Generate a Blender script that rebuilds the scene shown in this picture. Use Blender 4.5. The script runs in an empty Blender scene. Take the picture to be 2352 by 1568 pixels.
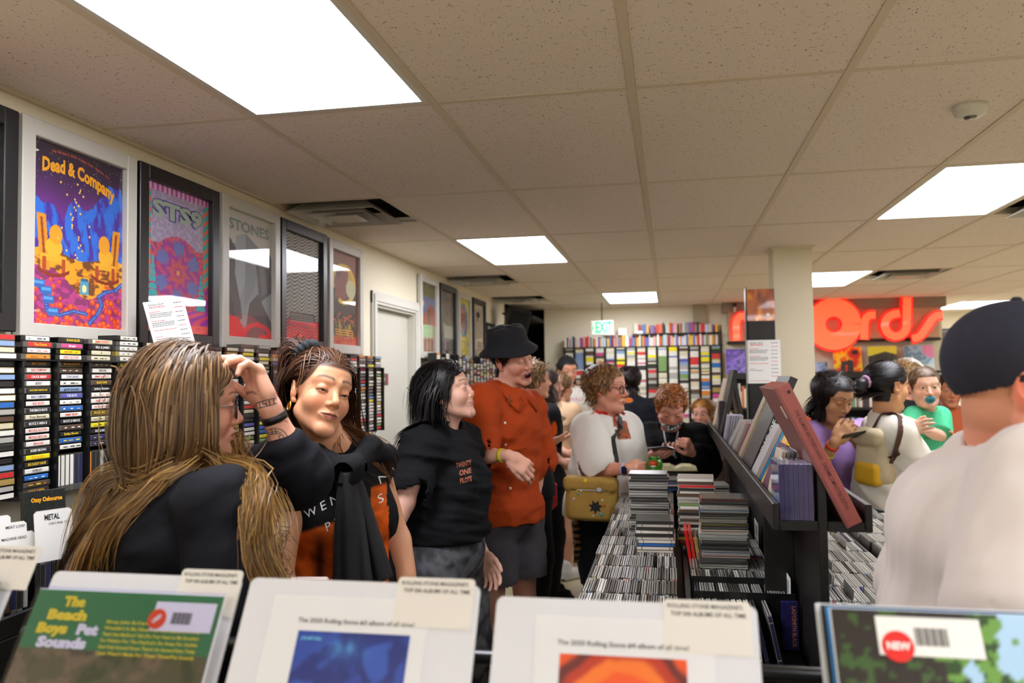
import bpy, bmesh, math, random
import numpy as np
from mathutils import Vector, Matrix
from mathutils.bvhtree import BVHTree
random.seed(3)
sc = bpy.context.scene
COLL = sc.collection
# ------------------------------------------------------------------ camera, exposure, light
F_PX = 1869.76; YAW, PITCH, ROLL = .19037, .042556, -.012619
cam = bpy.data.cameras.new('camera'); cam_ob = bpy.data.objects.new('camera', cam); COLL.objects.link(cam_ob); sc.camera = cam_ob
cam.sensor_width = 36; cam.lens = F_PX/2352*36; cam.clip_start = .05
_f = Vector((-math.sin(YAW)*math.cos(PITCH), math.cos(YAW)*math.cos(PITCH), math.sin(PITCH))); _r = Vector((math.cos(YAW), math.sin(YAW), 0)); _u = _r.cross(_f)
CR = _r*math.cos(ROLL)+_u*math.sin(ROLL); CU = -_r*math.sin(ROLL)+_u*math.cos(ROLL); CF = _f
CAM = Vector((0, 0, 1.55))
cam_ob.matrix_world = Matrix(((CR.x, CU.x, -CF.x, CAM.x), (CR.y, CU.y, -CF.y, CAM.y), (CR.z, CU.z, -CF.z, CAM.z), (0, 0, 0, 1)))
cam.dof.use_dof = True; cam.dof.focus_distance = 2.5; cam.dof.aperture_fstop = 3.2
def ray(x, y): return CF+CR*((x-1176)/F_PX)-CU*((y-784)/F_PX)
def at(x, y, Y): d = ray(x, y); return CAM+d*(Y/d.y)
def atd(x, y, d): return CAM+ray(x, y)*d
sc.view_settings.view_transform = 'Standard'; sc.view_settings.look = 'None'; sc.view_settings.gamma = 1; sc.view_settings.use_curve_mapping = False
sc.view_settings.exposure = 0.0
world = bpy.data.worlds.new('world'); sc.world = world; world.use_nodes = True
world.node_tree.nodes['Background'].inputs[0].default_value = (.9, .85, .78, 1); world.node_tree.nodes['Background'].inputs[1].default_value = .0
LAMP_EMIT = 19.0
# ------------------------------------------------------------------ helpers
def lin(c):
    if isinstance(c, str):
        c = [int(c[i:i+2], 16)/255 for i in (0, 2, 4)]
    return tuple((v/12.92 if v <= .04045 else ((v+.055)/1.055)**2.4) for v in c[:3])

def sstep(a, b, x): t = np.clip((x-a)/(b-a), 0, 1); return t*t*(3-2*t)
MATS = {}
def new_mat(name):
    m = bpy.data.materials.new(name); m.use_nodes = True
    nt = m.node_tree; nt.nodes.clear()
    out = nt.nodes.new('ShaderNodeOutputMaterial')
    return m, nt, out

def mat(name, col='808080', rough=.5, metal=0., spec=.5, bump=0., bscale=60., var=0., coat=0., emit=0., sss=0., vc=False, aniso=0., vscale=6., rnd=0., spread=0.):
    if name in MATS: return MATS[name]
    m, nt, out = new_mat(name)
    b = nt.nodes.new('ShaderNodeBsdfPrincipled'); nt.links.new(b.outputs[0], out.inputs[0])
    c = lin(col)
    b.inputs['Base Color'].default_value = (*c, 1)
    b.inputs['Roughness'].default_value = rough; b.inputs['Metallic'].default_value = metal
    b.inputs['Specular IOR Level'].default_value = spec
    if coat: b.inputs['Coat Weight'].default_value = coat; b.inputs['Coat Roughness'].default_value = .03
    if aniso: b.inputs['Anisotropic'].default_value = aniso
    if sss:
        b.inputs['Subsurface Weight'].default_value = sss
        b.inputs['Subsurface Radius'].default_value = (1, .35, .2); b.inputs['Subsurface Scale'].default_value = .006
    src = None
    if vc:
        a = nt.nodes.new('ShaderNodeAttribute'); a.attribute_name = 'Col'; src = a.outputs['Color']
    tc = nt.nodes.new('ShaderNodeTexCoord')
    if var or rnd:
        hs = nt.nodes.new('ShaderNodeHueSaturation')
        if src: nt.links.new(src, hs.inputs['Color'])
        else: hs.inputs['Color'].default_value = (*c, 1)
        if var:
            n = nt.nodes.new('ShaderNodeTexNoise'); n.inputs['Scale'].default_value = vscale; n.inputs['Detail'].default_value = 3
            nt.links.new(tc.outputs['Object'], n.inputs['Vector'])
            mr = nt.nodes.new('ShaderNodeMapRange'); mr.inputs[1].default_value = .3; mr.inputs[2].default_value = .7
            mr.inputs[3].default_value = 1-var; mr.inputs[4].default_value = 1+var
            nt.links.new(n.outputs['Fac'], mr.inputs[0]); val = mr.outputs[0]
        if rnd:
            oi = nt.nodes.new('ShaderNodeObjectInfo')
            mr2 = nt.nodes.new('ShaderNodeMapRange'); mr2.inputs[3].default_value = 1-rnd; mr2.inputs[4].default_value = 1+rnd
            nt.links.new(oi.outputs['Random'], mr2.inputs[0])
            if var:
                mu = nt.nodes.new('ShaderNodeMath'); mu.operation = 'MULTIPLY'
                nt.links.new(val, mu.inputs[0]); nt.links.new(mr2.outputs[0], mu.inputs[1]); val = mu.outputs[0]
            else: val = mr2.outputs[0]
        nt.links.new(val, hs.inputs['Value']); src = hs.outputs[0]
    if src: nt.links.new(src, b.inputs['Base Color'])
    if emit:
        b.inputs['Emission Strength'].default_value = emit
        if src: nt.links.new(src, b.inputs['Emission Color'])
        else: b.inputs['Emission Color'].default_value = (*c, 1)
    if bump:
        n = nt.nodes.new('ShaderNodeTexNoise'); n.inputs['Scale'].default_value = bscale; n.inputs['Detail'].default_value = 4
        nt.links.new(tc.outputs['Object'], n.inputs['Vector'])
        bu = nt.nodes.new('ShaderNodeBump'); bu.inputs['Strength'].default_value = bump; bu.inputs['Distance'].default_value = .002
        nt.links.new(n.outputs['Fac'], bu.inputs['Height']); nt.links.new(bu.outputs[0], b.inputs['Normal'])
    MATS[name] = m
    return m

def glass_mat(name, tint='ffffff', rough=.02, base=.0, ior=1.45):
    """thin clear pane or wrap: straight-through transparency under a Fresnel gloss"""
    if name in MATS: return MATS[name]
    m, nt, out = new_mat(name)
    t = nt.nodes.new('ShaderNodeBsdfTransparent'); t.inputs[0].default_value = (*lin(tint), 1)
    g = nt.nodes.new('ShaderNodeBsdfGlossy'); g.inputs['Roughness'].default_value = rough
    f = nt.nodes.new('ShaderNodeFresnel'); f.inputs[0].default_value = ior
    mx = nt.nodes.new('ShaderNodeMixShader')
    ad = nt.nodes.new('ShaderNodeMath'); ad.operation = 'ADD'; ad.inputs[1].default_value = base; ad.use_clamp = True
    ge = nt.nodes.new('ShaderNodeNewGeometry'); iv = nt.nodes.new('ShaderNodeMath'); iv.operation = 'SUBTRACT'; iv.inputs[0].default_value = 1
    mu = nt.nodes.new('ShaderNodeMath'); mu.operation = 'MULTIPLY'
    nt.links.new(ge.outputs['Backfacing'], iv.inputs[1]); nt.links.new(f.outputs[0], ad.inputs[0]); nt.links.new(ad.outputs[0], mu.inputs[0]); nt.links.new(iv.outputs[0], mu.inputs[1]); nt.links.new(mu.outputs[0], mx.inputs[0])
    nt.links.new(t.outputs[0], mx.inputs[1]); nt.links.new(g.outputs[0], mx.inputs[2]); nt.links.new(mx.outputs[0], out.inputs[0])
    MATS[name] = m
    return m

def mesh_np(name, V, F, cols=None, smooth=False):
    """fast mesh from arrays; F is a list of (n,k) arrays or one array; cols per-vertex linear rgb"""
    V = np.asarray(V, np.float32)
    if isinstance(F, np.ndarray): F = [F]
    F = [np.asarray(f, np.int32) for f in F if len(f)]
    me = bpy.data.meshes.new(name)
    me.vertices.add(len(V)); me.vertices.foreach_set('co', V.ravel())
    loops = np.concatenate([f.ravel() for f in F]); tot = np.concatenate([np.full(len(f), f.shape[1], np.int32) for f in F])
    me.loops.add(len(loops)); me.loops.foreach_set('vertex_index', loops)
    me.polygons.add(len(tot)); st = np.concatenate([[0], np.cumsum(tot)[:-1]]).astype(np.int32)
    me.polygons.foreach_set('loop_start', st); me.polygons.foreach_set('loop_total', tot)
    if smooth: me.polygons.foreach_set('use_smooth', np.ones(len(tot), bool))
    if cols is not None:
        a = me.color_attributes.new('Col', 'FLOAT_COLOR', 'POINT')
        c = np.ones((len(V), 4), np.float32); c[:, :3] = cols
        a.data.foreach_set('color', c.ravel())
    me.update(calc_edges=True); me.validate()
    return me

def link(name, data, m=None, parent=None, loc=None, rot=None):
    o = bpy.data.objects.new(name, data); COLL.objects.link(o)
    if m is not None:
        if isinstance(m, (list, tuple)):
            for q in m: data.materials.append(q)
        elif not data.materials: data.materials.append(m)
    if parent is not None: o.parent = parent
    if loc is not None: o.location = loc
    if rot is not None: o.rotation_euler = rot
    return o

def tag(o, label=None, cat=None, group=None, kind=None):
    if label: o['label'] = label
    if cat: o['category'] = cat
    if group: o['group'] = group
    if kind: o['kind'] = kind
    return o

def thing(name, label, cat, loc=(0, 0, 0), rot=(0, 0, 0), group=None):
    o = bpy.data.objects.new(name, None); COLL.objects.link(o); o.empty_display_size = .05
    o.location = loc; o.rotation_euler = rot
    return tag(o, label, cat, group)

class MB:
    """mesh builder of simple solids, built as one mesh"""
    def __init__(s): s.v = []; s.f = []; s.n = 0
    def raw(s, V, F):
        s.v.extend([tuple(p) for p in V]); s.f.extend([tuple(i+s.n for i in f) for f in F]); s.n += len(V); return s
    def box(s, lo, hi, M=None):
        x0, y0, z0 = lo; x1, y1, z1 = hi
        V = [(x0,y0,z0),(x1,y0,z0),(x1,y1,z0),(x0,y1,z0),(x0,y0,z1),(x1,y0,z1),(x1,y1,z1),(x0,y1,z1)]
        if M is not None: V = [M @ Vector(p) for p in V]
        return s.raw(V, [(3,2,1,0),(4,5,6,7),(0,1,5,4),(1,2,6,5),(2,3,7,6),(3,0,4,7)])
    def rbox(s, lo, hi, r=.004, M=None):
        """box with chamfered edges"""
        x0, y0, z0 = lo; x1, y1, z1 = hi
        r = min(r, (x1-x0)/2.01, (y1-y0)/2.01, (z1-z0)/2.01)
        bm = bmesh.new(); bmesh.ops.create_cube(bm, size=1)
        for v in bm.verts:
            v.co = Vector(((x0+x1)/2+v.co.x*(x1-x0), (y0+y1)/2+v.co.y*(y1-y0), (z0+z1)/2+v.co.z*(z1-z0)))
        bmesh.ops.bevel(bm, geom=bm.edges[:], offset=r, segments=1, affect='EDGES', profile=.5)
        V = [v.co.copy() for v in bm.verts]
        if M is not None: V = [M @ p for p in V]
        bm.verts.index_update(); s.raw(V, [[v.index for v in f.verts] for f in bm.faces]); bm.free(); return s
    def prism(s, pts, z0, z1, M=None):
        """pts: ccw outline in xy"""
        n = len(pts); V = [(x, y, z0) for x, y in pts]+[(x, y, z1) for x, y in pts]
        if M is not None: V = [M @ Vector(p) for p in V]
        F = [tuple(range(n))[::-1], tuple(range(n, 2*n))]+[(i, (i+1) % n, n+(i+1) % n, n+i) for i in range(n)]
        return s.raw(V, F)
    def tube(s, pts, r, seg=8, closed=False):
        pts = [Vector(p) for p in pts]; n = len(pts); rr = r if hasattr(r, '__len__') else [r]*n
        V = []; F = []; up = None
        for i, p in enumerate(pts):
            if closed: t = pts[(i+1) % n]-pts[i-1]
            else: t = pts[min(i+1, n-1)]-pts[max(i-1, 0)]
            t.normalize()
            if up is None: up = t.orthogonal().normalized()
            up = (up-t*up.dot(t)).normalized(); sd = t.cross(up)
            for k in range(seg):
                a = 2*math.pi*k/seg; V.append(p+(up*math.cos(a)+sd*math.sin(a))*rr[i])
        m = n if closed else n-1
        for i in range(m):
            for k in range(seg):
                a = i*seg+k; b = i*seg+(k+1) % seg; j = (i+1) % n
                F.append((a, b, j*seg+(k+1) % seg, j*seg+k))
        if not closed: F += [tuple(range(seg))[::-1], tuple((n-1)*seg+k for k in range(seg))]
        return s.raw(V, F)
    def lathe(s, prof, seg=20, M=None):
        V = []; F = []
        for r, z in prof:
            for k in range(seg):
                a = 2*math.pi*k/seg; V.append(Vector((r*math.cos(a), r*math.sin(a), z)))
        for i in range(len(prof)-1):
            for k in range(seg):
                F.append((i*seg+k, i*seg+(k+1) % seg, (i+1)*seg+(k+1) % seg, (i+1)*seg+k))
        if prof[0][0] > 1e-6: F.append(tuple(range(seg))[::-1])
        if prof[-1][0] > 1e-6: F.append(tuple((len(prof)-1)*seg+k for k in range(seg)))
        if M is not None: V = [M @ p for p in V]
        return s.raw(V, F)
    def mesh(s, name='mesh', smooth=False):
        me = bpy.data.meshes.new(name); me.from_pydata(s.v, [], s.f)
        if smooth: me.polygons.foreach_set('use_smooth', [True]*len(me.polygons))
        me.update(); return me
    def build(s, name, m, parent=None, smooth=False, loc=None, rot=None):
        return link(name, s.mesh(name, smooth), m, parent, loc, rot)

# ------------------------------------------------------------------ lettering
_TXT = {}
def text_geo(t, bold=0., align='CENTER', space=1.):
    k = (t, bold, align, space)
    if k in _TXT: return _TXT[k]
    cu = bpy.data.curves.new('t', 'FONT'); cu.body = t; cu.size = 1; cu.align_x = align; cu.align_y = 'CENTER'
    cu.resolution_u = 2; cu.offset = bold; cu.space_character = space; cu.fill_mode = 'BOTH'
    o = bpy.data.objects.new('t', cu); COLL.objects.link(o)
    dg = bpy.context.evaluated_depsgraph_get(); me = o.evaluated_get(dg).to_mesh()
    V = np.array([v.co[:] for v in me.vertices]) if len(me.vertices) else np.zeros((0, 3))
    F = [tuple(p.vertices) for p in me.polygons]
    o.evaluated_get(dg).to_mesh_clear(); bpy.data.objects.remove(o); bpy.data.curves.remove(cu)
    _TXT[k] = (V, F); return _TXT[k]

def text_on(mb, t, org, u, v, h, w=None, bold=0., align='CENTER', off=.0004, space=1., warp=None):
    """adds lettering t to builder mb at org, running along u, upright along v; h = cap height, w = forced width"""
    V, F = text_geo(t, bold, align, space)
    if not len(V): return
    org, u, v = Vector(org), Vector(u).normalized(), Vector(v).normalized(); n = u.cross(v)
    s = h/.7; W = V[:, 0].max()-V[:, 0].min()
    sx = s if w is None else w/max(W, 1e-6)
    out = []
    for p in V:
        x, y = p[0]*sx, p[1]*s
        if warp: x, y = warp(x, y)
        out.append(org+u*x+v*y+n*off)
    mb.raw(out, F)

def paint_grid(name, w, h, nx, ny, fn):
    """a flat print in local xz (facing -y): fn(u,v)->(n,3) sRGB 0..1, u right, v up"""
    u, v = np.meshgrid(np.linspace(0, 1, nx), np.linspace(0, 1, ny))
    c = np.clip(fn(u.ravel(), v.ravel()), 0, 1)
    c = np.where(c <= .04045, c/12.92, ((c+.055)/1.055)**2.4)
    V = np.stack([(u.ravel()-.5)*w, np.zeros(nx*ny), v.ravel()*h], 1)
    i = np.arange(nx-1)[None, :]+np.arange(ny-1)[:, None]*nx; i = i.ravel()
    return mesh_np(name, V, np.stack([i, i+1, i+nx+1, i+nx], 1), c)

def vnoise(P, seed=0):
    """smooth value noise in 2 or 3 dims, 0..1"""
    P = np.asarray(P, float); I = np.floor(P).astype(np.int64); Fr = P-I; Fr = Fr*Fr*(3-2*Fr); d = P.shape[1]
    out = 0
    for c in range(2**d):
        o = np.array([(c >> k) & 1 for k in range(d)]); J = I+o
        hsh = (J[:, 0]*374761393+J[:, 1]*668265263+(J[:, 2]*2147483647 if d > 2 else 0)+seed*1013904223) & 0x7fffffff
        hsh = ((hsh ^ (hsh >> 13))*1274126177) & 0x7fffffff; hsh = (hsh ^ (hsh >> 16)) & 0xffff
        w = np.prod(np.where(o, Fr, 1-Fr), 1); out = out+w*hsh/65535.
    return out
def fbm(P, seed=0, n=4):
    s = 0; a = .5; P = np.asarray(P, float)
    for i in range(n): s = s+a*vnoise(P*2**i+17.3*i, seed+i); a *= .5
    return s/(1-.5**n)

# ------------------------------------------------------------------ signed distance modelling
def smin(a, b, k):
    if k <= 0: return np.minimum(a, b)
    h = np.clip(.5+.5*(b-a)/k, 0, 1); return b*(1-h)+a*h-k*h*(1-h)
def smax(a, b, k): return -smin(-a, -b, k)

def cone(a, b, ra, rb=None, k=.01, op=1):
    a = np.array(a, float); b = np.array(b, float); rb = ra if rb is None else rb
    m = max(ra, rb); lo = np.minimum(a, b)-m; hi = np.maximum(a, b)+m
    def f(P):
        ab = b-a; L2 = max(ab@ab, 1e-9); t = np.clip(((P-a)@ab)/L2, 0, 1)
        d = P-a-t[..., None]*ab
        return np.sqrt((d*d).sum(-1))-(ra+(rb-ra)*t)
    return (f, lo, hi, k, op)
def ball(c, r, k=.01, op=1): return cone(c, c, r, r, k, op)
def ell(c, r, R=None, k=.01, op=1):
    c = np.array(c, float); r = np.array(r, float); R = np.eye(3) if R is None else np.array(R)
    e = np.abs(R)@r if R is not None else r
    ext = np.sqrt((R**2)@(r**2))
    def f(P):
        q = ((P-c)@R); k0 = np.sqrt(((q/r)**2).sum(-1)); k1 = np.sqrt(((q/r**2)**2).sum(-1))
        return k0*(k0-1)/np.maximum(k1, 1e-9)
    return (f, c-ext, c+ext, k, op)
def rbx(c, hf, r, R=None, k=.01, op=1):
    c = np.array(c, float); hf = np.array(hf, float); R = np.eye(3) if R is None else np.array(R)
    ext = np.abs(R)@hf
    def f(P):
        q = np.abs((P-c)@R)-hf+r
        return np.sqrt((np.maximum(q, 0)**2).sum(-1))+np.minimum(q.max(-1), 0)-r
    return (f, c-ext, c+ext, k, op)
def cut(p, n, k=.004, lo=None, hi=None):
    """remove everything on the side n points to (inside box lo..hi when given)"""
    p = np.array(p, float); n = np.array(n, float); n = n/np.linalg.norm(n)
    L = np.array([-99]*3 if lo is None else lo, float); H = np.array([99]*3 if hi is None else hi, float)
    return (lambda P: -((P-p)@n), L, H, k, -2)

def sdf_grid(prims, lo, hi, h, disp=None):
    lo = np.array(lo, float); hi = np.array(hi, float)
    n = np.maximum(np.ceil((hi-lo)/h).astype(int)+1, 3)
    D = np.full(tuple(n), .05, np.float32)
    ax = [lo[i]+h*np.arange(n[i]) for i in range(3)]
    for f, l, H, k, op in prims:
        m = k+.012 if op > 0 else k+.004
        if op == -2: m = 0
        i0 = np.clip(np.floor((l-m-lo)/h).astype(int), 0, n-1); i1 = np.clip(np.ceil((H+m-lo)/h).astype(int)+1, 1, n)
        if np.any(i1 <= i0) or np.any(l-m > hi) or np.any(H+m < lo): continue
        sl = tuple(slice(a, b) for a, b in zip(i0, i1))
        G = np.stack(np.meshgrid(*[ax[i][sl[i]] for i in range(3)], indexing='ij'), -1)
        d = f(G).astype(np.float32); S = D[sl]
        if op == 1: D[sl] = smin(S, d, k)
        elif op == -1: D[sl] = smax(S, -d, k)
        elif op == -2: D[sl] = smax(S, -d, k)
    if disp is not None:
        msk = np.abs(D) < 3*h+.02
        idx = np.argwhere(msk)
        if len(idx): D[msk] += disp(lo+idx*h)
    return D, lo, h

_E = np.array([[0,0,0],[1,0,0],[0,1,0],[1,1,0],[0,0,1],[1,0,1],[0,1,1],[1,1,1]])
_ED = [(0,1),(2,3),(4,5),(6,7),(0,2),(1,3),(4,6),(5,7),(0,4),(1,5),(2,6),(3,7)]
def surf_nets(D, lo, h, keep=None):
    neg = D < 0
    c = [neg[e[0]:neg.shape[0]-1+e[0], e[1]:neg.shape[1]-1+e[1], e[2]:neg.shape[2]-1+e[2]] for e in _E]
    s = sum(x.astype(np.int8) for x in c); act = (s > 0) & (s < 8)
    I = np.argwhere(act)
    if not len(I): return np.zeros((0, 3)), np.zeros((0, 4), int)
    idx = np.full(act.shape, -1, np.int64); idx[act] = np.arange(len(I))
    vals = np.stack([D[I[:, 0]+e[0], I[:, 1]+e[1], I[:, 2]+e[2]] for e in _E], 1)
    acc = np.zeros((len(I), 3)); cnt = np.zeros(len(I))
    for a, b in _ED:
        va, vb = vals[:, a], vals[:, b]; x = (va < 0) != (vb < 0)
        t = np.where(x, va/np.where(x, va-vb, 1), 0)
        acc += np.where(x[:, None], _E[a]+(t[:, None])*(_E[b]-_E[a]), 0); cnt += x
    V = lo+h*(I+acc/cnt[:, None])
    F = []
    for ax in range(3):
        sl0 = [slice(None)]*3; sl1 = [slice(None)]*3; sl0[ax] = slice(0, -1); sl1[ax] = slice(1, None)
        a = neg[tuple(sl0)]; b = neg[tuple(sl1)]; X = np.argwhere(a != b)
        o1, o2 = [(1, 2), (2, 0), (0, 1)][ax]
        X = X[(X[:, o1] > 0) & (X[:, o2] > 0) & (X[:, o1] < D.shape[o1]-1) & (X[:, o2] < D.shape[o2]-1)]
        if not len(X): continue
        fl = a[tuple(X.T)]
        def at_(d1, d2):
            Y = X.copy(); Y[:, o1] -= d1; Y[:, o2] -= d2; return idx[tuple(Y.T)]
        q = np.stack([at_(1, 1), at_(0, 1), at_(0, 0), at_(1, 0)], 1)
        q[~fl] = q[~fl][:, ::-1]; F.append(q)
    F = np.concatenate(F)
    if keep is not None:
        cen = V[F].mean(1); F = F[keep(cen)]
        used = np.unique(F); rm = np.full(len(V), -1); rm[used] = np.arange(len(used)); V = V[used]; F = rm[F]
    return V, F

def sdf_mesh(prims, lo, hi, h, fine=(), disp=None):
    """one skin over prims; the boxes in fine=[(lo,hi,h)] are meshed at their own resolution"""
    Vs = []; Fs = []; n = 0
    def emit(V, F):
        nonlocal n
        Vs.append(V); Fs.append(F+n); n += len(V)
    fine = [(np.array(a, float), np.array(b, float), q) for a, b, q in fine]
    for j, (a, b, q) in enumerate(fine):
        D, l, hh = sdf_grid(prims, a-2*q, b+2*q, q, disp)
        prev = fine[:j]
        def kp(C, a=a, b=b, q=q, prev=prev):
            m = np.all((C > a-q*.5) & (C < b+q*.5), 1)
            for A, B, Q in prev: m &= ~np.all((C > A) & (C < B), 1)
            return m
        emit(*surf_nets(D, l, hh, kp))
    D, l, hh = sdf_grid(prims, lo, hi, h, disp)
    def kc(C):
        m = np.ones(len(C), bool)
        for A, B, Q in fine: m &= ~np.all((C > A+h*.3) & (C < B-h*.3), 1)
        return m
    emit(*surf_nets(D, l, hh, kc if fine else None))
    return np.concatenate(Vs), np.concatenate(Fs)

def bounds(prims, pad=.02):
    P = [p for p in prims if p[4] == 1]
    return np.min([p[1] for p in P], 0)-pad, np.max([p[2] for p in P], 0)+pad

def words(mb, x0, x1, z, h, y, seed):
    """a line too small to read: a run of word-long marks"""
    r = random.Random(seed); x = x0
    while x < x1-h*1.2:
        w = min(h*r.uniform(1.4, 4.6), x1-x); mb.box((x, y-.0003, z-h/2), (x+w, y, z+h/2)); x += w+h*.7
# ------------------------------------------------------------------ the room
CZ = 2.404; GX = -.093; GY = 2.408; TW = .6096; TL = 1.2192
XR = GX+TW*11; YB = -2.47
M_wall = mat('wall_paint', 'e6ddc4', rough=.75, bump=.15, bscale=180, var=.02, vscale=1.2)
M_white = mat('white_paint', 'd2cfc4', rough=.42, var=.02, vscale=2)
M_black = mat('black_laminate', '1b1a18', rough=.42, bump=.25, bscale=55, var=.25, vscale=14, spec=.4)
M_blackp = mat('black_plastic', '121212', rough=.3)
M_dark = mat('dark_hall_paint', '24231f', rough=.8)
M_metal = mat('brushed_metal', 'a8a8a4', rough=.3, metal=1)
M_grid = mat('ceiling_grid_enamel', 'd4c6ae', rough=.6)
M_paper = mat('white_card', 'ecebe6', rough=.55)
M_ink = mat('black_ink', '17171a', rough=.6)
M_red = mat('red_ink', 'd8342c', rough=.6)
def struct(name, mb, m, parent=None):
    o = mb.build(name, m, parent)
    if parent is None: o['kind'] = 'structure'
    return o

# mineral tile: pale board pricked with small dark holes
def tile_material():
    m, nt, out = new_mat('mineral_ceiling_tile')
    b = nt.nodes.new('ShaderNodeBsdfPrincipled'); nt.links.new(b.outputs[0], out.inputs[0]); b.inputs['Roughness'].default_value = .9
    tc = nt.nodes.new('ShaderNodeNewGeometry')
    v = nt.nodes.new('ShaderNodeTexVoronoi'); v.inputs['Scale'].default_value = 150; nt.links.new(tc.outputs['Position'], v.inputs['Vector'])
    n = nt.nodes.new('ShaderNodeTexNoise'); n.inputs['Scale'].default_value = 60; n.inputs['Detail'].default_value = 2; nt.links.new(tc.outputs['Position'], n.inputs['Vector'])
    r = nt.nodes.new('ShaderNodeMapRange'); r.inputs[1].default_value = .40; r.inputs[2].default_value = .75; r.inputs[3].default_value = .0; r.inputs[4].default_value = .40
    nt.links.new(n.outputs['Fac'], r.inputs[0])
    lt = nt.nodes.new('ShaderNodeMath'); lt.operation = 'LESS_THAN'; nt.links.new(v.outputs['Distance'], lt.inputs[0]); nt.links.new(r.outputs[0], lt.inputs[1])
    n2 = nt.nodes.new('ShaderNodeTexNoise'); n2.inputs['Scale'].default_value = 260; nt.links.new(tc.outputs['Position'], n2.inputs['Vector'])
    cr = nt.nodes.new('ShaderNodeMix'); cr.data_type = 'RGBA'; cr.inputs[6].default_value = (*lin('e2d4c6'), 1); cr.inputs[7].default_value = (*lin('ecdfd2'), 1)
    nt.links.new(n2.outputs['Fac'], cr.inputs[0])
    mx = nt.nodes.new('ShaderNodeMix'); mx.data_type = 'RGBA'; mx.inputs[7].default_value = (*lin('5e503c'), 1)
    nt.links.new(lt.outputs[0], mx.inputs[0]); nt.links.new(cr.outputs[2], mx.inputs[6]); nt.links.new(mx.outputs[2], b.inputs['Base Color'])
    bu = nt.nodes.new('ShaderNodeBump'); bu.invert = True; bu.inputs['Distance'].default_value = .002; bu.inputs['Strength'].default_value = .5
    nt.links.new(lt.outputs[0], bu.inputs['Height']); nt.links.new(bu.outputs[0], b.inputs['Normal'])
    return m
M_tile = tile_material()
M_lamp = mat('lit_led_diffuser', 'f4f6ff', rough=.6, emit=LAMP_EMIT)

# lights take whole cells: (column, row); vents half a cell
LIGHTS = [(-2, -1), (-2, 2), (2, 1), (2, 4), (-1, 5), (6, 7), (-2, -4), (2, -2), (6, 1), (6, 4), (6, -2), (2, 8), (9, 3), (9, 7), (2, -4)]
VENTS = [(-3, 1, 0), (-3, 3, .5), (3, 4, 0), (3, 1, .55), (-3, 5, 0)]
ceil = struct('ceiling', MB().box((-2.1, YB, CZ+.16), (XR, 14.6, CZ+.2)), M_dark)
tile_me = {}
lightset = set(LIGHTS); ventset = {(a, b) for a, b, c in VENTS}
for i in range(-3, 11):
    for j in range(-4, 10):
        if (i, j) in lightset: continue
        x0 = GX+TW*i; y0 = GY+TL*j; x1 = x0+TW; y1 = y0+TL
        if i == -3: x0 = -1.88
        if (i, j) in ventset:
            off = [c for a, b, c in VENTS if (a, b) == (i, j)][0]
            segs = [(y0, y0+off*TL), (y0+off*TL+TW, y1)]
        else: segs = [(y0, y1)]
        for a, b in segs:
            if b-a < .03: continue
            k = (round(x1-x0, 3), round(b-a, 3))
            if k not in tile_me:
                tile_me[k] = MB().rbox((.010, .010, 0), (k[0]-.010, k[1]-.010, .014), .003).mesh('ceiling_tile'); tile_me[k].materials.append(M_tile)
            o = link('ceiling_tile', tile_me[k], None, ceil, (x0, a, CZ-.004+random.uniform(0, .0012)))
bars = {}
for i in range(-2, 12):
    x = GX+TW*i; MB().box((x-.012, YB, CZ-.0065), (x+.012, 14.6, CZ+.03)).build('grid_rail', M_grid, ceil)
cross = MB().box((.012, -.012, -.0055), (TW-.012, .012, .03)).mesh('grid_rail'); cross.materials.append(M_grid)
crossw = MB().box((.012, -.012, -.0055), (GX-TW*2+1.88-.012, .012, .03)).mesh('grid_rail'); crossw.materials.append(M_grid)
for i in range(-3, 11):
    for j in range(-4, 11):
        if i == -3: link('grid_rail', crossw, None, ceil, (-1.88, GY+TL*j, CZ))
        else: link('grid_rail', cross, None, ceil, (GX+TW*i, GY+TL*j, CZ))
MB().box((-1.88, YB, CZ-.012), (-1.862, 9.3, CZ+.03)).build('wall_rail', M_grid, ceil)
# LED panels
pan = MB(); x1, y1 = TW-.012, TL-.012
pan.box((.012, .012, -.006), (.030, y1, .02)).box((x1-.018, .012, -.006), (x1, y1, .02)).box((.030, .012, -.006), (x1-.018, .030, .02)).box((.030, y1-.018, -.006), (x1-.018, y1, .02))
pan_me = pan.mesh('frame'); pan_me.materials.append(M_white)
dif_me = MB().box((.028, .028, .002), (x1-.016, y1-.016, .012)).mesh('diffuser'); dif_me.materials.append(M_lamp)
where = {(-2, -1): 'large in the top left corner, over the framed posters', (-2, 2): 'in the middle of the ceiling, left of the column', (2, 1): 'at the right edge, above the man in the cap',
         (2, 4): 'behind the beige column, above the red sign', (-1, 5): 'farthest along the aisle, in front of the exit sign', (6, 7): 'far right, above the navy cap'}
for c in LIGHTS:
    t = thing('ceiling_light', 'lit white LED panel '+where[c] if c in where else 'lit white LED panel in the ceiling outside the picture', 'ceiling light', (GX+TW*c[0], GY+TL*c[1], CZ), group='ceiling LED panels')
    link('frame', pan_me, None, t); link('diffuser', dif_me, None, t)
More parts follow.
